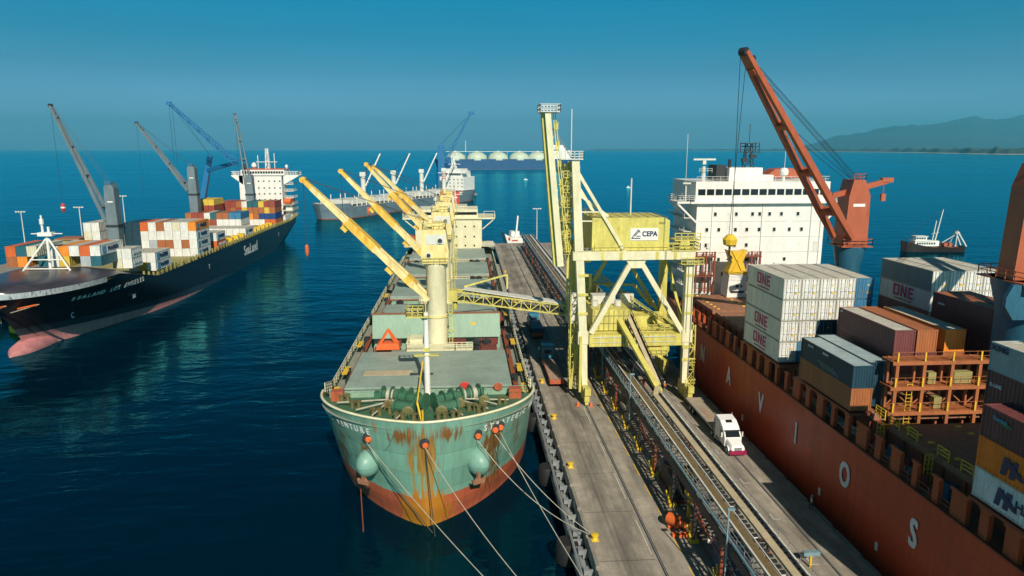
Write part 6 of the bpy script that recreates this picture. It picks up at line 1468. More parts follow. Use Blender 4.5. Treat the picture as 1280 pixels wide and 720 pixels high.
m_ = MB(); add_text(m_, 'SeaLand', (LCX+14.75, 292, 6.0), 5.6, '+x', wide=1.0, bold=.14); m_.build('company_lettering', 'logo_white', bsh)
m_ = MB(); add_text(m_, 'T', (LCX+14.75, 336, 6.6), 2.0, '+x', bold=.1); add_text(m_, 'T', (LCX+14.75, 244, 6.4), 2.0, '+x', bold=.1); m_.build('tug_mark', 'logo_white', bsh)
m_ = MB()
xx = LCX+lhb(172.5, 6.6)+.3; add_text(m_, 'C', (xx+.3, 172.0, 6.4), 1.9, '+x', bold=.1); add_text(m_, 'IXI', (LCX+lhb(192, 7)+.35, 191, 7.2), 1.5, '+x', bold=.06); m_.build('hull_mark', 'logo_white', bsh)
# deck edge structures
m_ = MB()
for k in range(62):
    y = 196+k*2.95; m_.box(LN-.25, LN+.25, y, y+.4, lzd(y)-.3, lzd(y)+(1.6 if y > 210 else 1.0))
m_.build('lashing_posts', 'olive', bsh)
m_ = MB(); m_.box(LN-33, LN-1.6, 204, 360, 9.9, 11.3)
for k in range(26): y = 206+k*6; m_.box(LN-1.6, LN-.4, y, y+3.8, 9.9, 11.2)
m_.build('hatch_covers', 'olive', bsh)
m_ = MB(); 
for y in (266, 272, 279, 286, 303, 309, 316, 322, 328, 346): m_.box(LN-3, LN-.3, y, y+1.6, 11.0, 12.9)
m_.build('yellow_fittings', 'bright_yellow', bsh)
m_ = MB(); m_.rail([(LN+.1, 204, 10.5), (LN+.1, 360, 10.5)], 1.1, 3, .05, 2); m_.build('railing', 'yellow', bsh)
m_ = MB(); m_.tube((LCX, 178.5, 16.0), (LCX, 178.5, 25.2), .42, 8, .3)
for sg in (-1, 1):
    m_.tube((LCX+sg*.3, 178.5, 24.4), (LCX+sg*6.2, 176.5, 15.8), .24, 6)
m_.tube((LCX-3.6, 177.3, 19.4), (LCX+3.6, 177.3, 19.4), .16, 6); m_.tube((LCX-5.2, 176.9, 17.2), (LCX+5.2, 176.9, 17.2), .16, 6)
m_.cbox((LCX, 178.5, 25.6), (3.4, 1.8, .9)); m_.beam((LCX-3.6, 178.5, 25.7), (LCX+3.8, 178.5, 25.7), .2); m_.tube((LCX-.8, 178.5, 26), (LCX-.8, 178.5, 30.2), .3, 8, .2); m_.tube((LCX+.6, 178.5, 26), (LCX+.6, 178.5, 27.4), .3, 8); m_.tube((LCX-.8, 178.5, 28.0), (LCX-.8, 178.5, 29.3), .48, 8)
m_.build('foremast', 'white', bsh)
# accommodation
m_ = MB(); m_.box(LCX-13.5, LCX+8.0, 374, 384, 9.8, 32.8); m_.box(LCX-12.2, LCX+9.8, 373.4, 384, 32.8, 35.6); la = m_.build('accommodation_block', 'white', bsh)
m_ = MB(); m_.box(LCX-12, LCX+9.6, 374.5, 384, 35.61, 36.2); m_.build('bridge_roof', 'orange_crane', la)
m_ = MB(); m_.box(LCX-17.4, LCX-12.2, 374, 380, 32.6, 33.0); m_.box(LCX+9.8, LCX+17, 374, 380, 32.6, 33.0); m_.rail([(LCX-12.4, 374, 33), (LCX-17.2, 374, 33), (LCX-17.2, 380, 33)], 1.8, 1.3, .12, 2); m_.rail([(LCX+10, 374, 33), (LCX+16.8, 374, 33), (LCX+16.8, 380, 33)], 1.8, 1.3, .12, 2)
m_.prism([(LCX-17.4, 32.6), (LCX-11.5, 32.6), (LCX-11.5, 28), ], 374, 374.5); m_.prism([(LCX+9, 28), (LCX+9, 32.6), (LCX+17, 32.6)], 374, 374.5); m_.build('bridge_wing', 'white', la)
m_ = MB()
for k in range(16): m_.box(LCX-11.6+k*1.32, LCX-10.6+k*1.32, 373.3, 373.42, 33.8, 34.9)
for z in (14, 17, 20, 23, 26, 29.5):
    for k in range(7): m_.box(LCX-9.5+k*2.7, LCX-8.8+k*2.7, 373.95, 374.02, z, z+.7)
m_.build('window', 'glass', la)
m_ = MB()
for z in (14, 17.5, 21, 24.5, 28):
    m_.box(LCX+9, LCX+13.5, 374.5, 384, z, z+.2); m_.rail([(LCX+13.4, 374.5, z+.2), (LCX+13.4, 384, z+.2)], 1.1, 1.6, .08, 2); m_.rail([(LCX+9, 374.6, z+.2), (LCX+13.4, 374.6, z+.2)], 1.1, 1.6, .08, 2)
m_.build('side_gallery', 'white', la)
m_ = MB(); m_.lattice((LCX+.4, 378, 36.2), (LCX+.4, 378, 46.5), 1.8, 1.8, 5, .16, w2=1, h2=1); m_.beam((LCX-5.5, 378, 39.6), (LCX+5.4, 378, 39.6), .3); m_.tube((LCX-4.4, 378, 36.2), (LCX-4.4, 378, 43), .2, 6); m_.tube((LCX+4, 378, 36.2), (LCX+4, 378, 44), .2, 6); m_.lathe((LCX-6.6, 378, 36.2), [(.3, 0), (1.3, 1), (1.3, 2.2), (.2, 3.2)], 10); m_.lathe((LCX+10, 378, 36), [(.3, 0), (.8, 1), (.8, 1.6), (.2, 2.2)], 10); m_.build('radar_mast', 'white', la)
m_ = MB()
for z in (14, 17, 20): m_.box(LN-6, LN-.4, 364+z*.3, 380, z-2.2, z-2.0); m_.rail([(LN-.5, 364+z*.3, z-2), (LN-.5, 382, z-2)], 1.1, 1.8, .1, 2)
m_.box(LN-4.5, LN-1, 372, 380, 10.5, 17.5); m_.build('aft_gallery', 'dirty_white', bsh)
MB().prism([(370, 18.4), (380, 18.4), (380.6, 19.6), (379, 21), (371, 21), (369.6, 19.6)], LN-4.6, LN-1.4, 'x').build('lifeboat', 'orange', bsh)
# its containers, bay by bay: rows from the near (right-hand) side; each string is one tier from the near side going left
def bay(name, y, x0, z0, tiers, H=2.59, L=12.19, side='', shift=0):
    """side = colours of the nearest column's lettering per tier: m = dark lettering"""
    nmx = max(len(t) for t in tiers)
    for t_, row in enumerate(tiers):
        for c, key in enumerate(row):
            if key == '.': continue
            top = t_ == len(tiers)-1
            tn = {0: 'bottom', 1: 'second', 2: 'third', 3: 'fourth', 4: 'fifth'}[t_] if len(tiers) > 1 else 'single'
            kk = ('s', key, H, L)
            if kk not in _proto:
                m_ = MB(); corr_side(m_, 1.2, -L/2+.1, L/2-.1, .1, H-.1, 1, .9, .06); corr_side(m_, -1.2, -L/2+.1, L/2-.1, .1, H-.1, -1, .9, .06); m_.box(-1.22, -1.08, -L/2, -L/2+.14, 0, H); m_.box(1.08, 1.22, -L/2, -L/2+.14, 0, H); m_.box(-1.08, 1.08, -L/2, -L/2+.12, 0, .14); m_.box(-1.08, 1.08, -L/2, -L/2+.12, H-.12, H); m_.box(-1.1, 1.1, -L/2+.05, -L/2+.1, .14, H-.12)
                m_.box(-1.2, 1.2, L/2-.1, L/2, 0, H); m_.box(-1.15, 1.15, -L/2+.12, L/2-.1, 0, .1)
                mr = MB().box(-1.2, 1.2, -L/2+.14, L/2-.1, H-.1, H-.03)
                md = MB()
                for q in (-.8, -.3, .3, .8): md.box(q-.04, q+.04, -L/2-.02, -L/2+.05, .15, H-.12)
                _proto[kk] = (m_.mesh('shell', 'c_'+key), mr.mesh('roof', 'cont_roof' if key in 'wcgs' else ('c_'+key)), md.mesh('lock_rods', 'c_'+key))
            r_ = thing('shipping_container', '%s container, %s from the right, %s tier, %s' % (CN[key], ORD[c], tn, name), 'container', (x0-1.22-c*2.55, y+L/2, z0+t_*(H+.02)), group='containers on the black ship')
            for nm, me in zip(('shell', 'roof', 'lock_rods'), _proto[kk]):
                if nm == 'lock_rods' and y > 260: continue
                o = bpy.data.objects.new(nm, me); COL.objects.link(o); o.parent = r_
            if c == 0 and side and t_ < len(side) and side[t_] != '.':
                dark = side[t_] == 'm'; word = {'m': 'MAERSK', 'h': 'HAMBURG SÜD', 's': 'SEALAND'}[side[t_]]
                m_ = MB(); add_text(m_, word, (1.26, L*.06, H*.5), 1.5 if dark else 1.1, '+x', wide=1.0, bold=.09, depth=.03); m_.build('lettering', 'logo_navy' if dark else 'logo_white', r_, local=True)
                if dark: m_ = MB(); m_.box(1.24, 1.27, -L*.40, -L*.40+1.7, .5, 2.2); m_.build('emblem', 'logo_lblue', r_, local=True)
bay('front stack of black ship', 181.5, LN-3.6, 17.0, ['tg.ywt.ab', 'wowaw.cto'], side='.m')
bay('short white stack of black ship', 190, LN, 15.0, ['wc', 'ww'], L=6.06, side='ss')
bay('low stack before white block of black ship', 204, LN, 11.9, ['wyw', 'www'], L=10.5, side='mm')
bay('tall white block of black ship', 236, LN, 11.0, ['wwwwwwwww...cc', 'wbwbbgwkk...cw', 'wwwwwwwkk...wc', 'awcwbwokk...ww'], H=2.88, side='mmmm')
bay('low stack behind black ship white block', 254.5, LN, 11.0, ['obr', 'wgw', ], H=2.9, L=9.5, side='hm')
bay('low white row amidships of black ship', 291, LN-1, 11.5, ['wwwwwww'], H=2.9, side='m')
bay('mixed block amidships of black ship', 304, LN-6.5, 11.5, ['wwwwwwwwt', 'wwwwrbtwt', 'uubbtwrrb'], H=2.7)
bay('multicoloured block before black ship bridge', 334, LN-0, 11.2, ['oowwwwwwwww', 'nnnbabrbrbbb', 'bybbbyrbrrryr', 'rryttwbrrb..'], H=2.75)
bay('small yellow-topped stack of black ship', 318, LN-22, 11.3, ['rbyr', 'rbyr', 'rryr', 'rryb', 'yyy.'], H=2.6)
bay('last row by black ship bridge', 352, LN, 11.0, ['wro'], H=2.7, L=12.19)
# grey ship cranes with folded-up jibs
def grey_crane(label, x, y, zb, zh, zt, tip, w=3.4, band=True, group='grey cranes of the black ship'):
    r_ = thing('ship_crane', label, 'crane', (x, y, 10), group=group); tip = Vector(tip)
    m_ = MB(); m_.prism([(x-w*.44, 9.8), (x+w*.44, 9.8), (x+w*.52, zh), (x-w*.52, zh)], y-w*.5, y+w*.5); m_.build('pedestal', 'shipgrey', r_)
    MB().box(x-w*.56, x+w*.56, y-w*.56, y+w*.56, zh+.01, zh+.7).build('slewing_ring', 'dark', r_)
    m_ = MB(); m_.prism([(x-w*.5, zh+.71), (x+w*.5, zh+.71), (x+w*.44, zt-1), (x+w*.3, zt), (x-w*.3, zt), (x-w*.44, zt-1)], y-w*.5, y+w*.5); h = m_.build('crane_house', 'shipgrey', r_)
    m_ = MB(); m_.cbox((x+.1, y-w*.52, zh+(zt-zh)*.6), (w*.5, .05, .4)); m_.build('name_plate', 'logo_white', h)
    m_ = MB(); m_.rail([(x-w*.3, y-w*.5, zt), (x+w*.3, y-w*.5, zt), (x+w*.3, y+w*.5, zt)], 1.0, 1, .05, 2); m_.build('railing', 'shipgrey', h)
    P0 = Vector((x, y, zh+2.0)); hd = Vector((tip.x-x, tip.y-y, 0)).normalized(); P0 += hd*w*.6; d = (tip-P0); L = d.length; d.normalize(); side = hd.cross(Vector((0, 0, 1))); up = side.cross(d)
    if up.z < 0: up = -up
    m_ = MB()
    for sg in (-1, 1): m_.beam(P0+side*sg*w*.42, P0+d*L*.5+side*sg*w*.25, .5, 1.3, .5, 1.1, up=up); m_.beam(P0+d*L*.5+side*sg*w*.25, P0+d*L*.95+side*sg*w*.12, .5, 1.1, .4, .7, up=up)
    for t in (.12, .4, .65, .9): q = P0+d*L*t; ww = w*(.42-.3*t); m_.beam(q-side*ww, q+side*ww, 1.2, .6, up=d)
    m_.beam(P0+d*L*.93, tip, w*.3, .8, up=up); j = m_.build('jib', 'shipgrey', r_)
    m_ = MB(); m_.beam(P0+d*L*.30-up*1.0, P0+d*L*.36-up*1.2, .9, .7); m_.tube(tip-side*.5, tip+side*.5, .6, 8); m_.build('sheave', 'dark', j)
    m_ = MB()
    for k in (-.8, .8): m_.tube(Vector((x, y, zt))+side*k, tip+side*k*.4+up*.3, .05, 4, cap=False)
    m_.tube(tip, (tip.x, tip.y, tip.z-30), .05, 4, cap=False); m_.build('rope', 'dark', r_)
    return r_, tip
g1, t1 = grey_crane('grey ship crane nearest the bow of the black ship, long jib to the upper left', -112.4, 233, 10, 21.6, 35.0, (-130.5, 238, 59.6))
hk = thing('crane_hook', 'small red and white hook hanging from the bow-most grey crane', 'hook', (t1.x, t1.y, t1.z-33))
MB().lathe((t1.x, t1.y, t1.z-33), [(.2, -.8), (.5, -.2), (.7, .4), (.7, 1.6), (.3, 2.2)], 8).build('block', 'red', hk); MB().lathe((t1.x, t1.y, t1.z-33), [(.72, .6), (.72, 1.1)], 8).build('band', 'logo_white', hk)
grey_crane('second grey ship crane of the black ship, jib to the upper left', -115.4, 310, 10, 26.8, 39.0, (-139.0, 316, 57.0))
# third ship crane seen end-on, jib raised away
r3, t3 = grey_crane('grey ship crane standing before the bridge of the black ship, jib steeply raised', -102.2, 345, 10, 24.5, 34, (-113.9, 368, 63), w=3.6)

# quay beyond the black ship with mobile harbour crane
QX0, QX1 = -172.0, -124.5
m_ = MB(); m_.box(QX0, QX1, 165, 520, 2.4, 4.0)
for y in range(168, 520, 12): m_.tube((QX1-1, y, -2), (QX1-1, y, 2.4), .6, 8, cap=False)
struct(m_.build('far_quay', 'concrete'))
for x, y, h, lb in ((-158.4, 262, 20, 'white twin-arm light pole leftmost on the far quay'), (-138.2, 262, 21.5, 'white twin-arm light pole right of the bow foremast on the far quay'), (-133.5, 285, 24, 'white light pole just right of the first grey crane')): lightpole(x, y, 4, h, lb, 'light poles on the far quay')
def hopper(x, y, lb, s_=1.0):
    r_ = thing('quay_hopper', lb, 'hopper', (x, y, 4), group='yellow hoppers on the far quay')
    m_ = MB()
    for a in (-3, 3):
        for b in (-3, 3): m_.beam((x+a, y+b, 4), (x+a, y+b, 14*s_), .6)
    for z in (8, 11.5*s_): m_.rail([(x-3, y-3, z), (x+3, y-3, z)], .6, 6, .15, 1); m_.beam((x-3, y-3, z), (x+3, y-3, z), .5); m_.beam((x+3, y-3, z), (x+3, y+3, z), .5)
    m_.build('frame', 'bright_yellow', r_)
    m_ = MB(); m_.prism([(x-3.6, 16*s_), (x+3.6, 16*s_), (x+1, 11.4*s_), (x-1, 11.4*s_)], y-3, y+3); m_.build('funnel', 'yellow', r_)
    MB().box(x-4, x+4, y-3.6, y+3.6, 16*s_+.01, 16*s_+.6).build('rim', 'rustplate', r_)
hopper(-133.6, 247, 'yellow-framed hopper on the far quay left of the tall white block', 1.0); hopper(-139, 190, 'yellow-framed hopper at the left frame edge on the far quay', .86)
hc = thing('harbour_crane', 'blue lattice-boom harbour crane on the far quay, boom to the upper left', 'crane', (-131, 352, 4))
m_ = MB(); m_.box(-136, -126, 346, 358, 4.6, 7); 
for x in (-135, -127):
    for y in (347, 357): m_.tube((x-.6, y, 5), (x+.6, y, 5), 1.0, 12)
m_.build('chassis', 'lattice', hc)
m_ = MB(); m_.beam((-131, 352, 7), (-122, 352, 43), 3.0, 3.0, 2.0, 2.0, up=(0,1,0)); m_.cbox((-128, 352, 9.5), (7, 5, 4)); m_.build('tower', 'lattice', hc)
m_ = MB(); m_.lattice((-104.5, 334, 40), (-130.2, 330, 65.8), 3.0, 2.4, 14, .17, w2=1.4, h2=1.2); m_.beam((-124, 352, 36), (-104.5, 334, 40), 1.4, 1.6); m_.cbox((-130.4, 330, 66), (1.8, 1.6, 1.4)); m_.build('boom', 'lattice', hc)
m_ = MB()
for k in (0, 1.4): m_.tube((-122, 352, 43), (-130+k, 330, 66), .06, 4, cap=False); m_.tube((-130.4+k, 330, 65), (-130.4+k, 330, 40), .06, 4, cap=False)
m_.build('rope', 'dark', hc)
# yellow mooring buoy / stage left of the bulb
yb_ = thing('mooring_buoy', 'yellow mooring buoy with a white post in the shade beyond the black bow', 'buoy', (-114, 184, 0))
MB().lathe((-114, 184, -.6), [(1.5, 0), (3.4, .6), (3.6, 1.8), (2.6, 3.0), (.8, 3.6)], 14).build('float_body', 'bright_yellow', yb_, smooth=True)
MB().tube((-114.6, 184, 2.9), (-114.6, 184, 6.4), .35, 8).build('post', 'dirty_white', yb_)
for lb, a, b in (('pale mooring line with orange guard from the black bow running left out of the frame', (-93.6, 156.8, 12.6), (-128, 166, 4.6)), ('second pale mooring line from the black bow to the far quay', (-98.5, 153.6, 13.0), (-128, 172, 4.6))):
    mb = MB(); mb.path(sag(a, b, .8), .09, 5); o = mb.build('mooring_rope', 'rope'); tag(o, lb, 'rope', 'mooring lines of the black ship')
    MB().tube((Vector(a).lerp(Vector(b), .02)), (Vector(a).lerp(Vector(b), .16)), .22, 6).build('rope_guard', 'orange', o)

# ------------------------------------------------------------------ the grey bulk ship farther off
fb = thing('bulk_carrier', 'grey bulk carrier with four pale cranes lying beyond the black ship stern', 'ship', (-95, 474, 0), R(-27.3))
f0 = lambda z: 0.0-2*max(0, z/10); f1 = lambda z: 214.0; fz = lambda y: 10.5 if y < 16 else (8.0 if y < 178 else 9.6)
fhb = hull(28, f0, f1, fz, lambda z: 26-8*max(0, min(1, z/9)), lambda z: 30-14*max(0, min(1, z/9)), stern_b=.4)
fm_ = zoned('grey_hull_paint', [(.7, (.25, .09, .07)), (99, (.15, .21, .25))], rough=.5)
_b = bpy.data.objects
def lb_build(m_, name, mm, parent, smooth=False): return m_.build(name, mm, parent, smooth=smooth, local=True)
rows = {1: [], -1: []}
for j in range(7):
    for sg in (1, -1):
        rr = []
        for i in range(41):
            u = (i/40)**1.3; z = -1.5; y = 0
            for _ in range(3): y = f0(z)+(f1(z)-f0(z))*u; z = -1.5+(fz(y)+1.5)*j/6
            rr.append((sg*fhb(y, z), y, z))
        rows[sg].append(rr)
m_ = MB(); m_.grid(rows[1]); m_.grid([r_[::-1] for r_ in rows[-1]]); m_.grid([[rows[1][j][-1], rows[-1][j][-1]] for j in range(7)][::-1]); lb_build(m_, 'hull', fm_, fb, True)
lb_build(MB().grid([[(p[0], p[1], p[2]-.6), (q[0], q[1], q[2]-.6)] for p, q in zip(rows[-1][-1], rows[1][-1])][::-1]), 'deck', 'dirty_white', fb)
m_ = MB()
for k in range(5): m_.box(-9, 9, 18+k*32, 42+k*32, 9, 12)
lb_build(m_, 'hatch', 'dirty_white', fb)
m_ = MB()
for k in range(60): m_.tube((-12.0 if k % 2 else 12.0, 12+k*2.75, 7.5), (-12.0 if k % 2 else 12.0, 12+k*2.75, 10+(k*7 % 6)*(1.6 if k % 9 == 0 else 1)), .32, 6)
lb_build(m_, 'deck_posts', 'white', fb)
m_ = MB(); m_.box(-12, 12, 182, 204, 10, 22); m_.box(-10, 10, 183, 200, 22, 26); m_.box(-14, 14, 182, 190, 25, 25.6); m_.box(-8, 8, 184, 198, 26, 29); lb_build(m_, 'accommodation_block', 'white', fb)
m_ = MB(); m_.lattice((0, 188, 29), (-2, 188, 40), 3, 3, 4, .3, w2=1, h2=1); m_.beam((-6, 188, 33), (6, 188, 33), .5); lb_build(m_, 'radar_mast', 'white', fb)
m_ = MB(); m_.box(-4, 4, 203, 211, 12, 27); lb_build(m_, 'funnel', 'dirty_white', fb)
m_ = MB(); m_.lathe((-9, 206, 18), [(.5, -4), (1.8, -3), (1.8, 3), (.5, 4)], 10, 'y'); lb_build(m_, 'lifeboat', 'orange', fb)
m_ = MB(); m_.box(-9.4, 9.4, 181.95, 182, 24, 25); [m_.box(-10+k*4, -9+k*4, 181.9, 182, z, z+1) for k in range(6) for z in (13, 16, 19)]; lb_build(m_, 'window', 'glass', fb)
m_ = MB()
c27, s27 = math.cos(R(-27.3)), math.sin(R(-27.3))
def fw_(x, y, z): return Vector((-95+x*c27-y*s27, 474+x*s27+y*c27, z))
for i, (yy, tx, ty) in enumerate(((48, 12, 22), (88, 12, 22), (130, 12, 24), (168, 11, 24))):
    p = fw_(0, yy, 0); r_ = thing('ship_crane', 'pale crane of the distant grey ship, %s from its bow' % ORD[i], 'crane', (p.x, p.y, 9), group='pale cranes of the distant grey ship')
    m_ = MB(); m_.tube((p.x, p.y, 9), (p.x, p.y, 27), 1.7, 10); m_.box(p.x-2, p.x+2, p.y-2, p.y+2, 27, 30); m_.build('tower', 'dirty_white', r_)
    m_ = MB(); tip = p+Vector((tx*1.1, -2, 43))
    for sg in (-1, 1): m_.beam(p+Vector((1.8, sg*1.4, 20)), tip+Vector((0, sg*.6, 0)), .75, .9)
    for t in (.2, .4, .6, .8): q = (p+Vector((1.8, 0, 20))).lerp(tip, t); m_.beam(q+Vector((0, -1.2, 0)), q+Vector((0, 1.2, 0)), .6)
    m_.build('jib', 'white', r_)
    m_ = MB(); m_.tube(p+Vector((0, 0, 30)), tip, .12, 4); m_.build('rope', 'dark', r_)
    if i == 3: 
        for z in (20.6, 22.6, 24.6): MB().lathe((p.x, p.y, z), [(1.76, 0), (1.76, .9)], 10).build('band', 'red', r_)
# distant blue harbour crane behind it
bh = thing('harbour_crane', 'distant blue harbour crane rising between the grey ship and the blue tanker', 'crane', (-20, 690, 0))
m_ = MB(); m_.box(-27, -13, 683, 697, 0, 6); m_.build('base', 'lattice', bh)
m_ = MB(); m_.beam((-22, 690, 6), (-22, 690, 50), 7, 6, 5.6, 5, up=(0,1,0)); m_.cbox((-15.5, 690, 36), (8, 5, 5)); m_.build('tower', 'lattice', bh)
m_ = MB(); m_.lattice((-17, 688, 36), (6.5, 688, 79), 3.2, 2.6, 14, .3, w2=1.6, h2=1.4); m_.cbox((7.4, 688, 80), (6, 2.5, 3)); m_.build('boom', 'lattice', bh)
m_ = MB(); m_.tube((-22, 690, 51), (6.5, 688, 79), .15, 4); m_.build('rope', 'dark', bh)
m_ = MB(); m_.box(-60, 12, 697, 706, 1.5, 3.2)
for k in range(10): m_.tube((-58+k*7.6, 700, -2), (-58+k*7.6, 700, 1.5), .8, 6, cap=False)
o = m_.build('jetty', 'concrete'); struct(o)

# ------------------------------------------------------------------ gas tanker on the horizon
lt = thing('gas_tanker', 'blue gas tanker with pale green domed tanks near the horizon', 'ship', (-62, 1660, 0), R(-86))
t0 = lambda z: -4*max(0, z/14); t1_ = lambda z: 318.0; tz = lambda y: 24.0
thb = hull(44, t0, t1_, tz, lambda z: 44-14*max(0, min(1, z/14)), lambda z: 50-20*max(0, min(1, z/14)), stern_b=.4)
rows = {1: [], -1: []}
for j in range(6):
    for sg in (1, -1): rows[sg].append([(sg*thb(t0(z)+(t1_(z)-t0(z))*(i/36)**1.3, z), t0(z)+(t1_(z)-t0(z))*(i/36)**1.3, z) for z in [-2+26*j/5] for i in range(37)])
m_ = MB(); m_.grid(rows[1]); m_.grid([r_[::-1] for r_ in rows[-1]]); m_.grid([[rows[1][j][-1], rows[-1][j][-1]] for j in range(6)][::-1])
lb_build(m_, 'hull', zoned('tanker_hull_paint', [(1.0, (.1, .1, .15)), (99, (.012, .075, .20))], wobble=0), lt, True)
lb_build(MB().grid([[(p[0], p[1], p[2]-.3), (q[0], q[1], q[2]-.3)] for p, q in zip(rows[-1][-1], rows[1][-1])][::-1]), 'deck', 'palegreen', lt)
for i, y in enumerate((42, 92, 142, 192, 236)):
    m_ = MB(); rr = 23.5
    m_.lathe((0, y, 21), [(rr, 0), (rr, 4)]+[(rr*math.cos(a), 4+rr*.66*math.sin(a)) for a in [k*math.pi/2/7 for k in range(1, 7)]]+[(.5, 4+rr*.66)], 24); m_.v = [(a, b, c) for a, b, c in m_.v]
    tk = lb_build(m_, 'tank_dome', 'palegreen', lt, True); lb_build(MB().cbox((0, y, 41.2), (5, 5, 2.4)), 'dome_cap', 'white', lt)
m_ = MB(); m_.box(-3, 3, 20, 262, 40.5, 41.6)
for k in range(24): m_.beam((-20, 26+k*10, 24), (-20, 26+k*10, 33+(k % 3)*3), .8)
lb_build(m_, 'pipe_bridge', 'dirty_white', lt)
lb_build(MB().tube((0, 66, 40), (0, 66, 66), .6, 6), 'mast', 'white', lt)
m_ = MB(); m_.box(-18, 18, 268, 300, 24, 50); m_.box(-22, 22, 270, 284, 46, 50); m_.box(-8, 8, 300, 312, 24, 44); m_.box(-14, 14, 270, 296, 50, 56); lb_build(m_, 'accommodation_block', 'white', lt)
# small distant craft
def smallboat(label, x, y, L, h, rz=0, hullm_='white', group='tiny white vessels on the horizon'):
    r_ = thing('small_vessel', label, 'boat', (x, y, 0), rz, group)
    m_ = MB(); m_.prism([(-L/2, 0), (L/2*.85, 0), (L/2, h*.45), (-L/2, h*.4)], -L*.1, L*.1); lb_build(m_, 'hull', hullm_, r_)
    m_ = MB(); m_.box(-L*.3, L*.05, -L*.07, L*.07, h*.42, h); m_.tube((0, 0, h*.4), (0, 0, h*1.5), L*.01, 5); lb_build(m_, 'cabin', 'white', r_)
smallboat('tiny white ship on the horizon left of the first grey jib', -6050, 9200, 75, 45); smallboat('tiny white ship cut by the left frame edge at the horizon', -6480, 9600, 70, 30)
smallboat('tiny white boat just below the horizon at far left', -2950, 4700, 22, 16); smallboat('tiny white boat on open water right of the loader boom', 94, 1080, 6, 2.2); smallboat('tiny pale boat on open water beyond the loader machinery house', 200, 850, 6, 2)
# fishing boat
fbt = thing('fishing_boat', 'dark-hulled fishing trawler with white wheelhouse anchored behind the red ship', 'boat', (213, 306, 0), R(-4))
m_ = MB(); sec = []
for k in range(15):
    u = k/14; x = -14+29*u; b = 3.6*math.sqrt(max(.004, 1-(1-min(1, u*3.2))**2))*(1 if u < .8 else 1-.2*(u-.8)/.2); zt = 5.2-3.0*min(1, u*2.2)**.8+.5*max(0, u-.7)
    sec.append([(x+.6*(1-u), -b, zt), (x+1.2*(1-min(1, u*4)), -b*.72, -.5), (x+1.2*(1-min(1, u*4)), b*.72, -.5), (x+.6*(1-u), b, zt)])
m_.grid(sec[::-1]); m_.quad(*sec[-1]); lb_build(m_, 'hull', mat('dark_trawler_paint', (.03, .02, .02), .5, rust=.35, rustcol=(.2, .07, .03)), fbt)
m_ = MB(); m_.grid([[(s_[0][0], s_[0][1]*.95, s_[0][2]-.7), (s_[3][0], s_[3][1]*.95, s_[3][2]-.7)] for s_ in sec]); lb_build(m_, 'deck', 'rustplate', fbt)
m_ = MB(); m_.box(-8, 3, -2.2, 2.2, 2.6, 5.0); m_.box(-8.4, -1, -2.5, 2.5, 5.01, 5.3); m_.box(-7.4, -2.5, -1.8, 1.8, 5.3, 6.9); m_.box(-7.7, -2, -2.1, 2.1, 6.9, 7.1); wh = lb_build(m_, 'wheelhouse', 'white', fbt)
m_ = MB(); [m_.box(-7.2+k*1.1, -6.5+k*1.1, -2.25, -1.79 if False else -2.19, 3.4, 4.3) for k in range(8)]; [m_.box(-7.2+k*1.1, -6.4+k*1.1, -1.85, -1.8, 5.7, 6.5) for k in range(4)]; lb_build(m_, 'window', 'glass', wh)
m_ = MB(); m_.beam((1.6, -.4, 2.5), (4.3, -.2, 19.2), .5, .5, .3, .3); m_.beam((1.4, 1.0, 2.5), (2.2, .5, 14), .35); m_.beam((.4, 0, 8), (3.6, 0, 8.6), .2); m_.beam((5.4, -.3, 4), (13.2, 0, 8.8), .25)
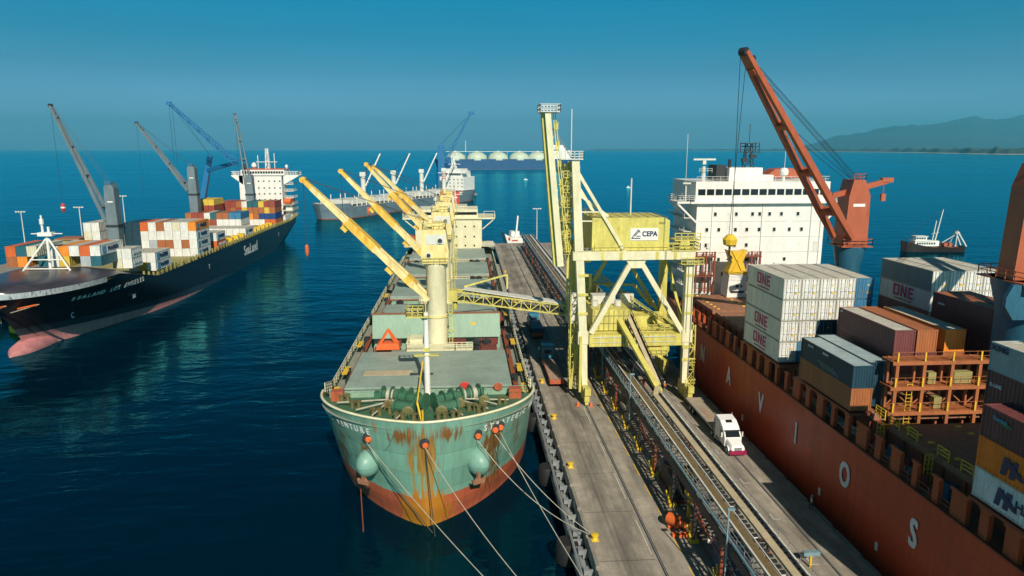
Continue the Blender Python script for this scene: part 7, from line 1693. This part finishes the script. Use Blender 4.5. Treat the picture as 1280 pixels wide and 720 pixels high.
m_.beam((10.5, -2.4, 2.5), (11.6, -1, 9.3), .35); m_.beam((10.5, 2.4, 2.5), (11.6, 1, 9.3), .35); m_.beam((11.6, -1, 9.3), (11.6, 1, 9.3), .35); m_.beam((11.6, -1, 9.3), (15.6, -2.2, 2.5), .5); m_.beam((11.6, 1, 9.3), (15.6, 2.2, 2.5), .5); lb_build(m_, 'mast_and_gallows', 'dirty_white', fbt)
m_ = MB(); m_.tube((4.3, 0, 19), (-13, 0, 5), .06, 4); m_.tube((4.3, 0, 19), (11.6, 0, 9.3), .06, 4); lb_build(m_, 'rigging', 'dark', fbt)
m_ = MB(); m_.tube((6.6, -1.5, 3.2), (6.6, 1.5, 3.2), .9, 10); m_.box(8, 9.5, -1.5, 1.5, 2.4, 4.0); lb_build(m_, 'net_winch', 'orange_crane', fbt)
# white boat at the pier end
tb = thing('tug_boat', 'small white boat with a leaning white mast moored at the far pier end', 'boat', (22.4, 327, 0), R(8))
m_ = MB(); m_.prism([(-4.6, 7.6), (-2.2, 0), (4.4, 0), (5.0, 5.6), (-1, 5.4)], -3.4, 8); lb_build(m_, 'hull', 'white', tb)
m_ = MB(); m_.beam((1.4, 0, 5.4), (2.4, 0, 15.5), .8, .6, .6, .5); m_.box(-.5, 3.4, 1, 6, 5.61, 8.0); lb_build(m_, 'mast_and_cabin', 'white', tb)
m_ = MB(); m_.box(-2.9, -1.9, -3.5, -3.4, 4.4, 5.8); m_.box(-1.2, 1.6, -3.5, -3.4, 4.0, 4.6); lb_build(m_, 'red_marking', 'red', tb); 

# ------------------------------------------------------------------ haze over the sea
hm = bpy.data.materials.new('sea_haze'); hm.use_nodes = True; n = hm.node_tree; n.nodes.clear()
ho = n.nodes.new('ShaderNodeOutputMaterial'); hv = n.nodes.new('ShaderNodeVolumePrincipled')
hv.inputs['Color'].default_value = (.15, .72, .98, 1); hv.inputs['Density'].default_value = 4.4e-5; hv.inputs['Anisotropy'].default_value = .2
n.links.new(hv.outputs[0], ho.inputs['Volume'])
mb = MB().box(-S_-900, S_+900, -1500, S_+900, -6, 1720); hz = mb.build('haze', hm); hz['kind'] = 'stuff'
bpy.context.view_layer.update()
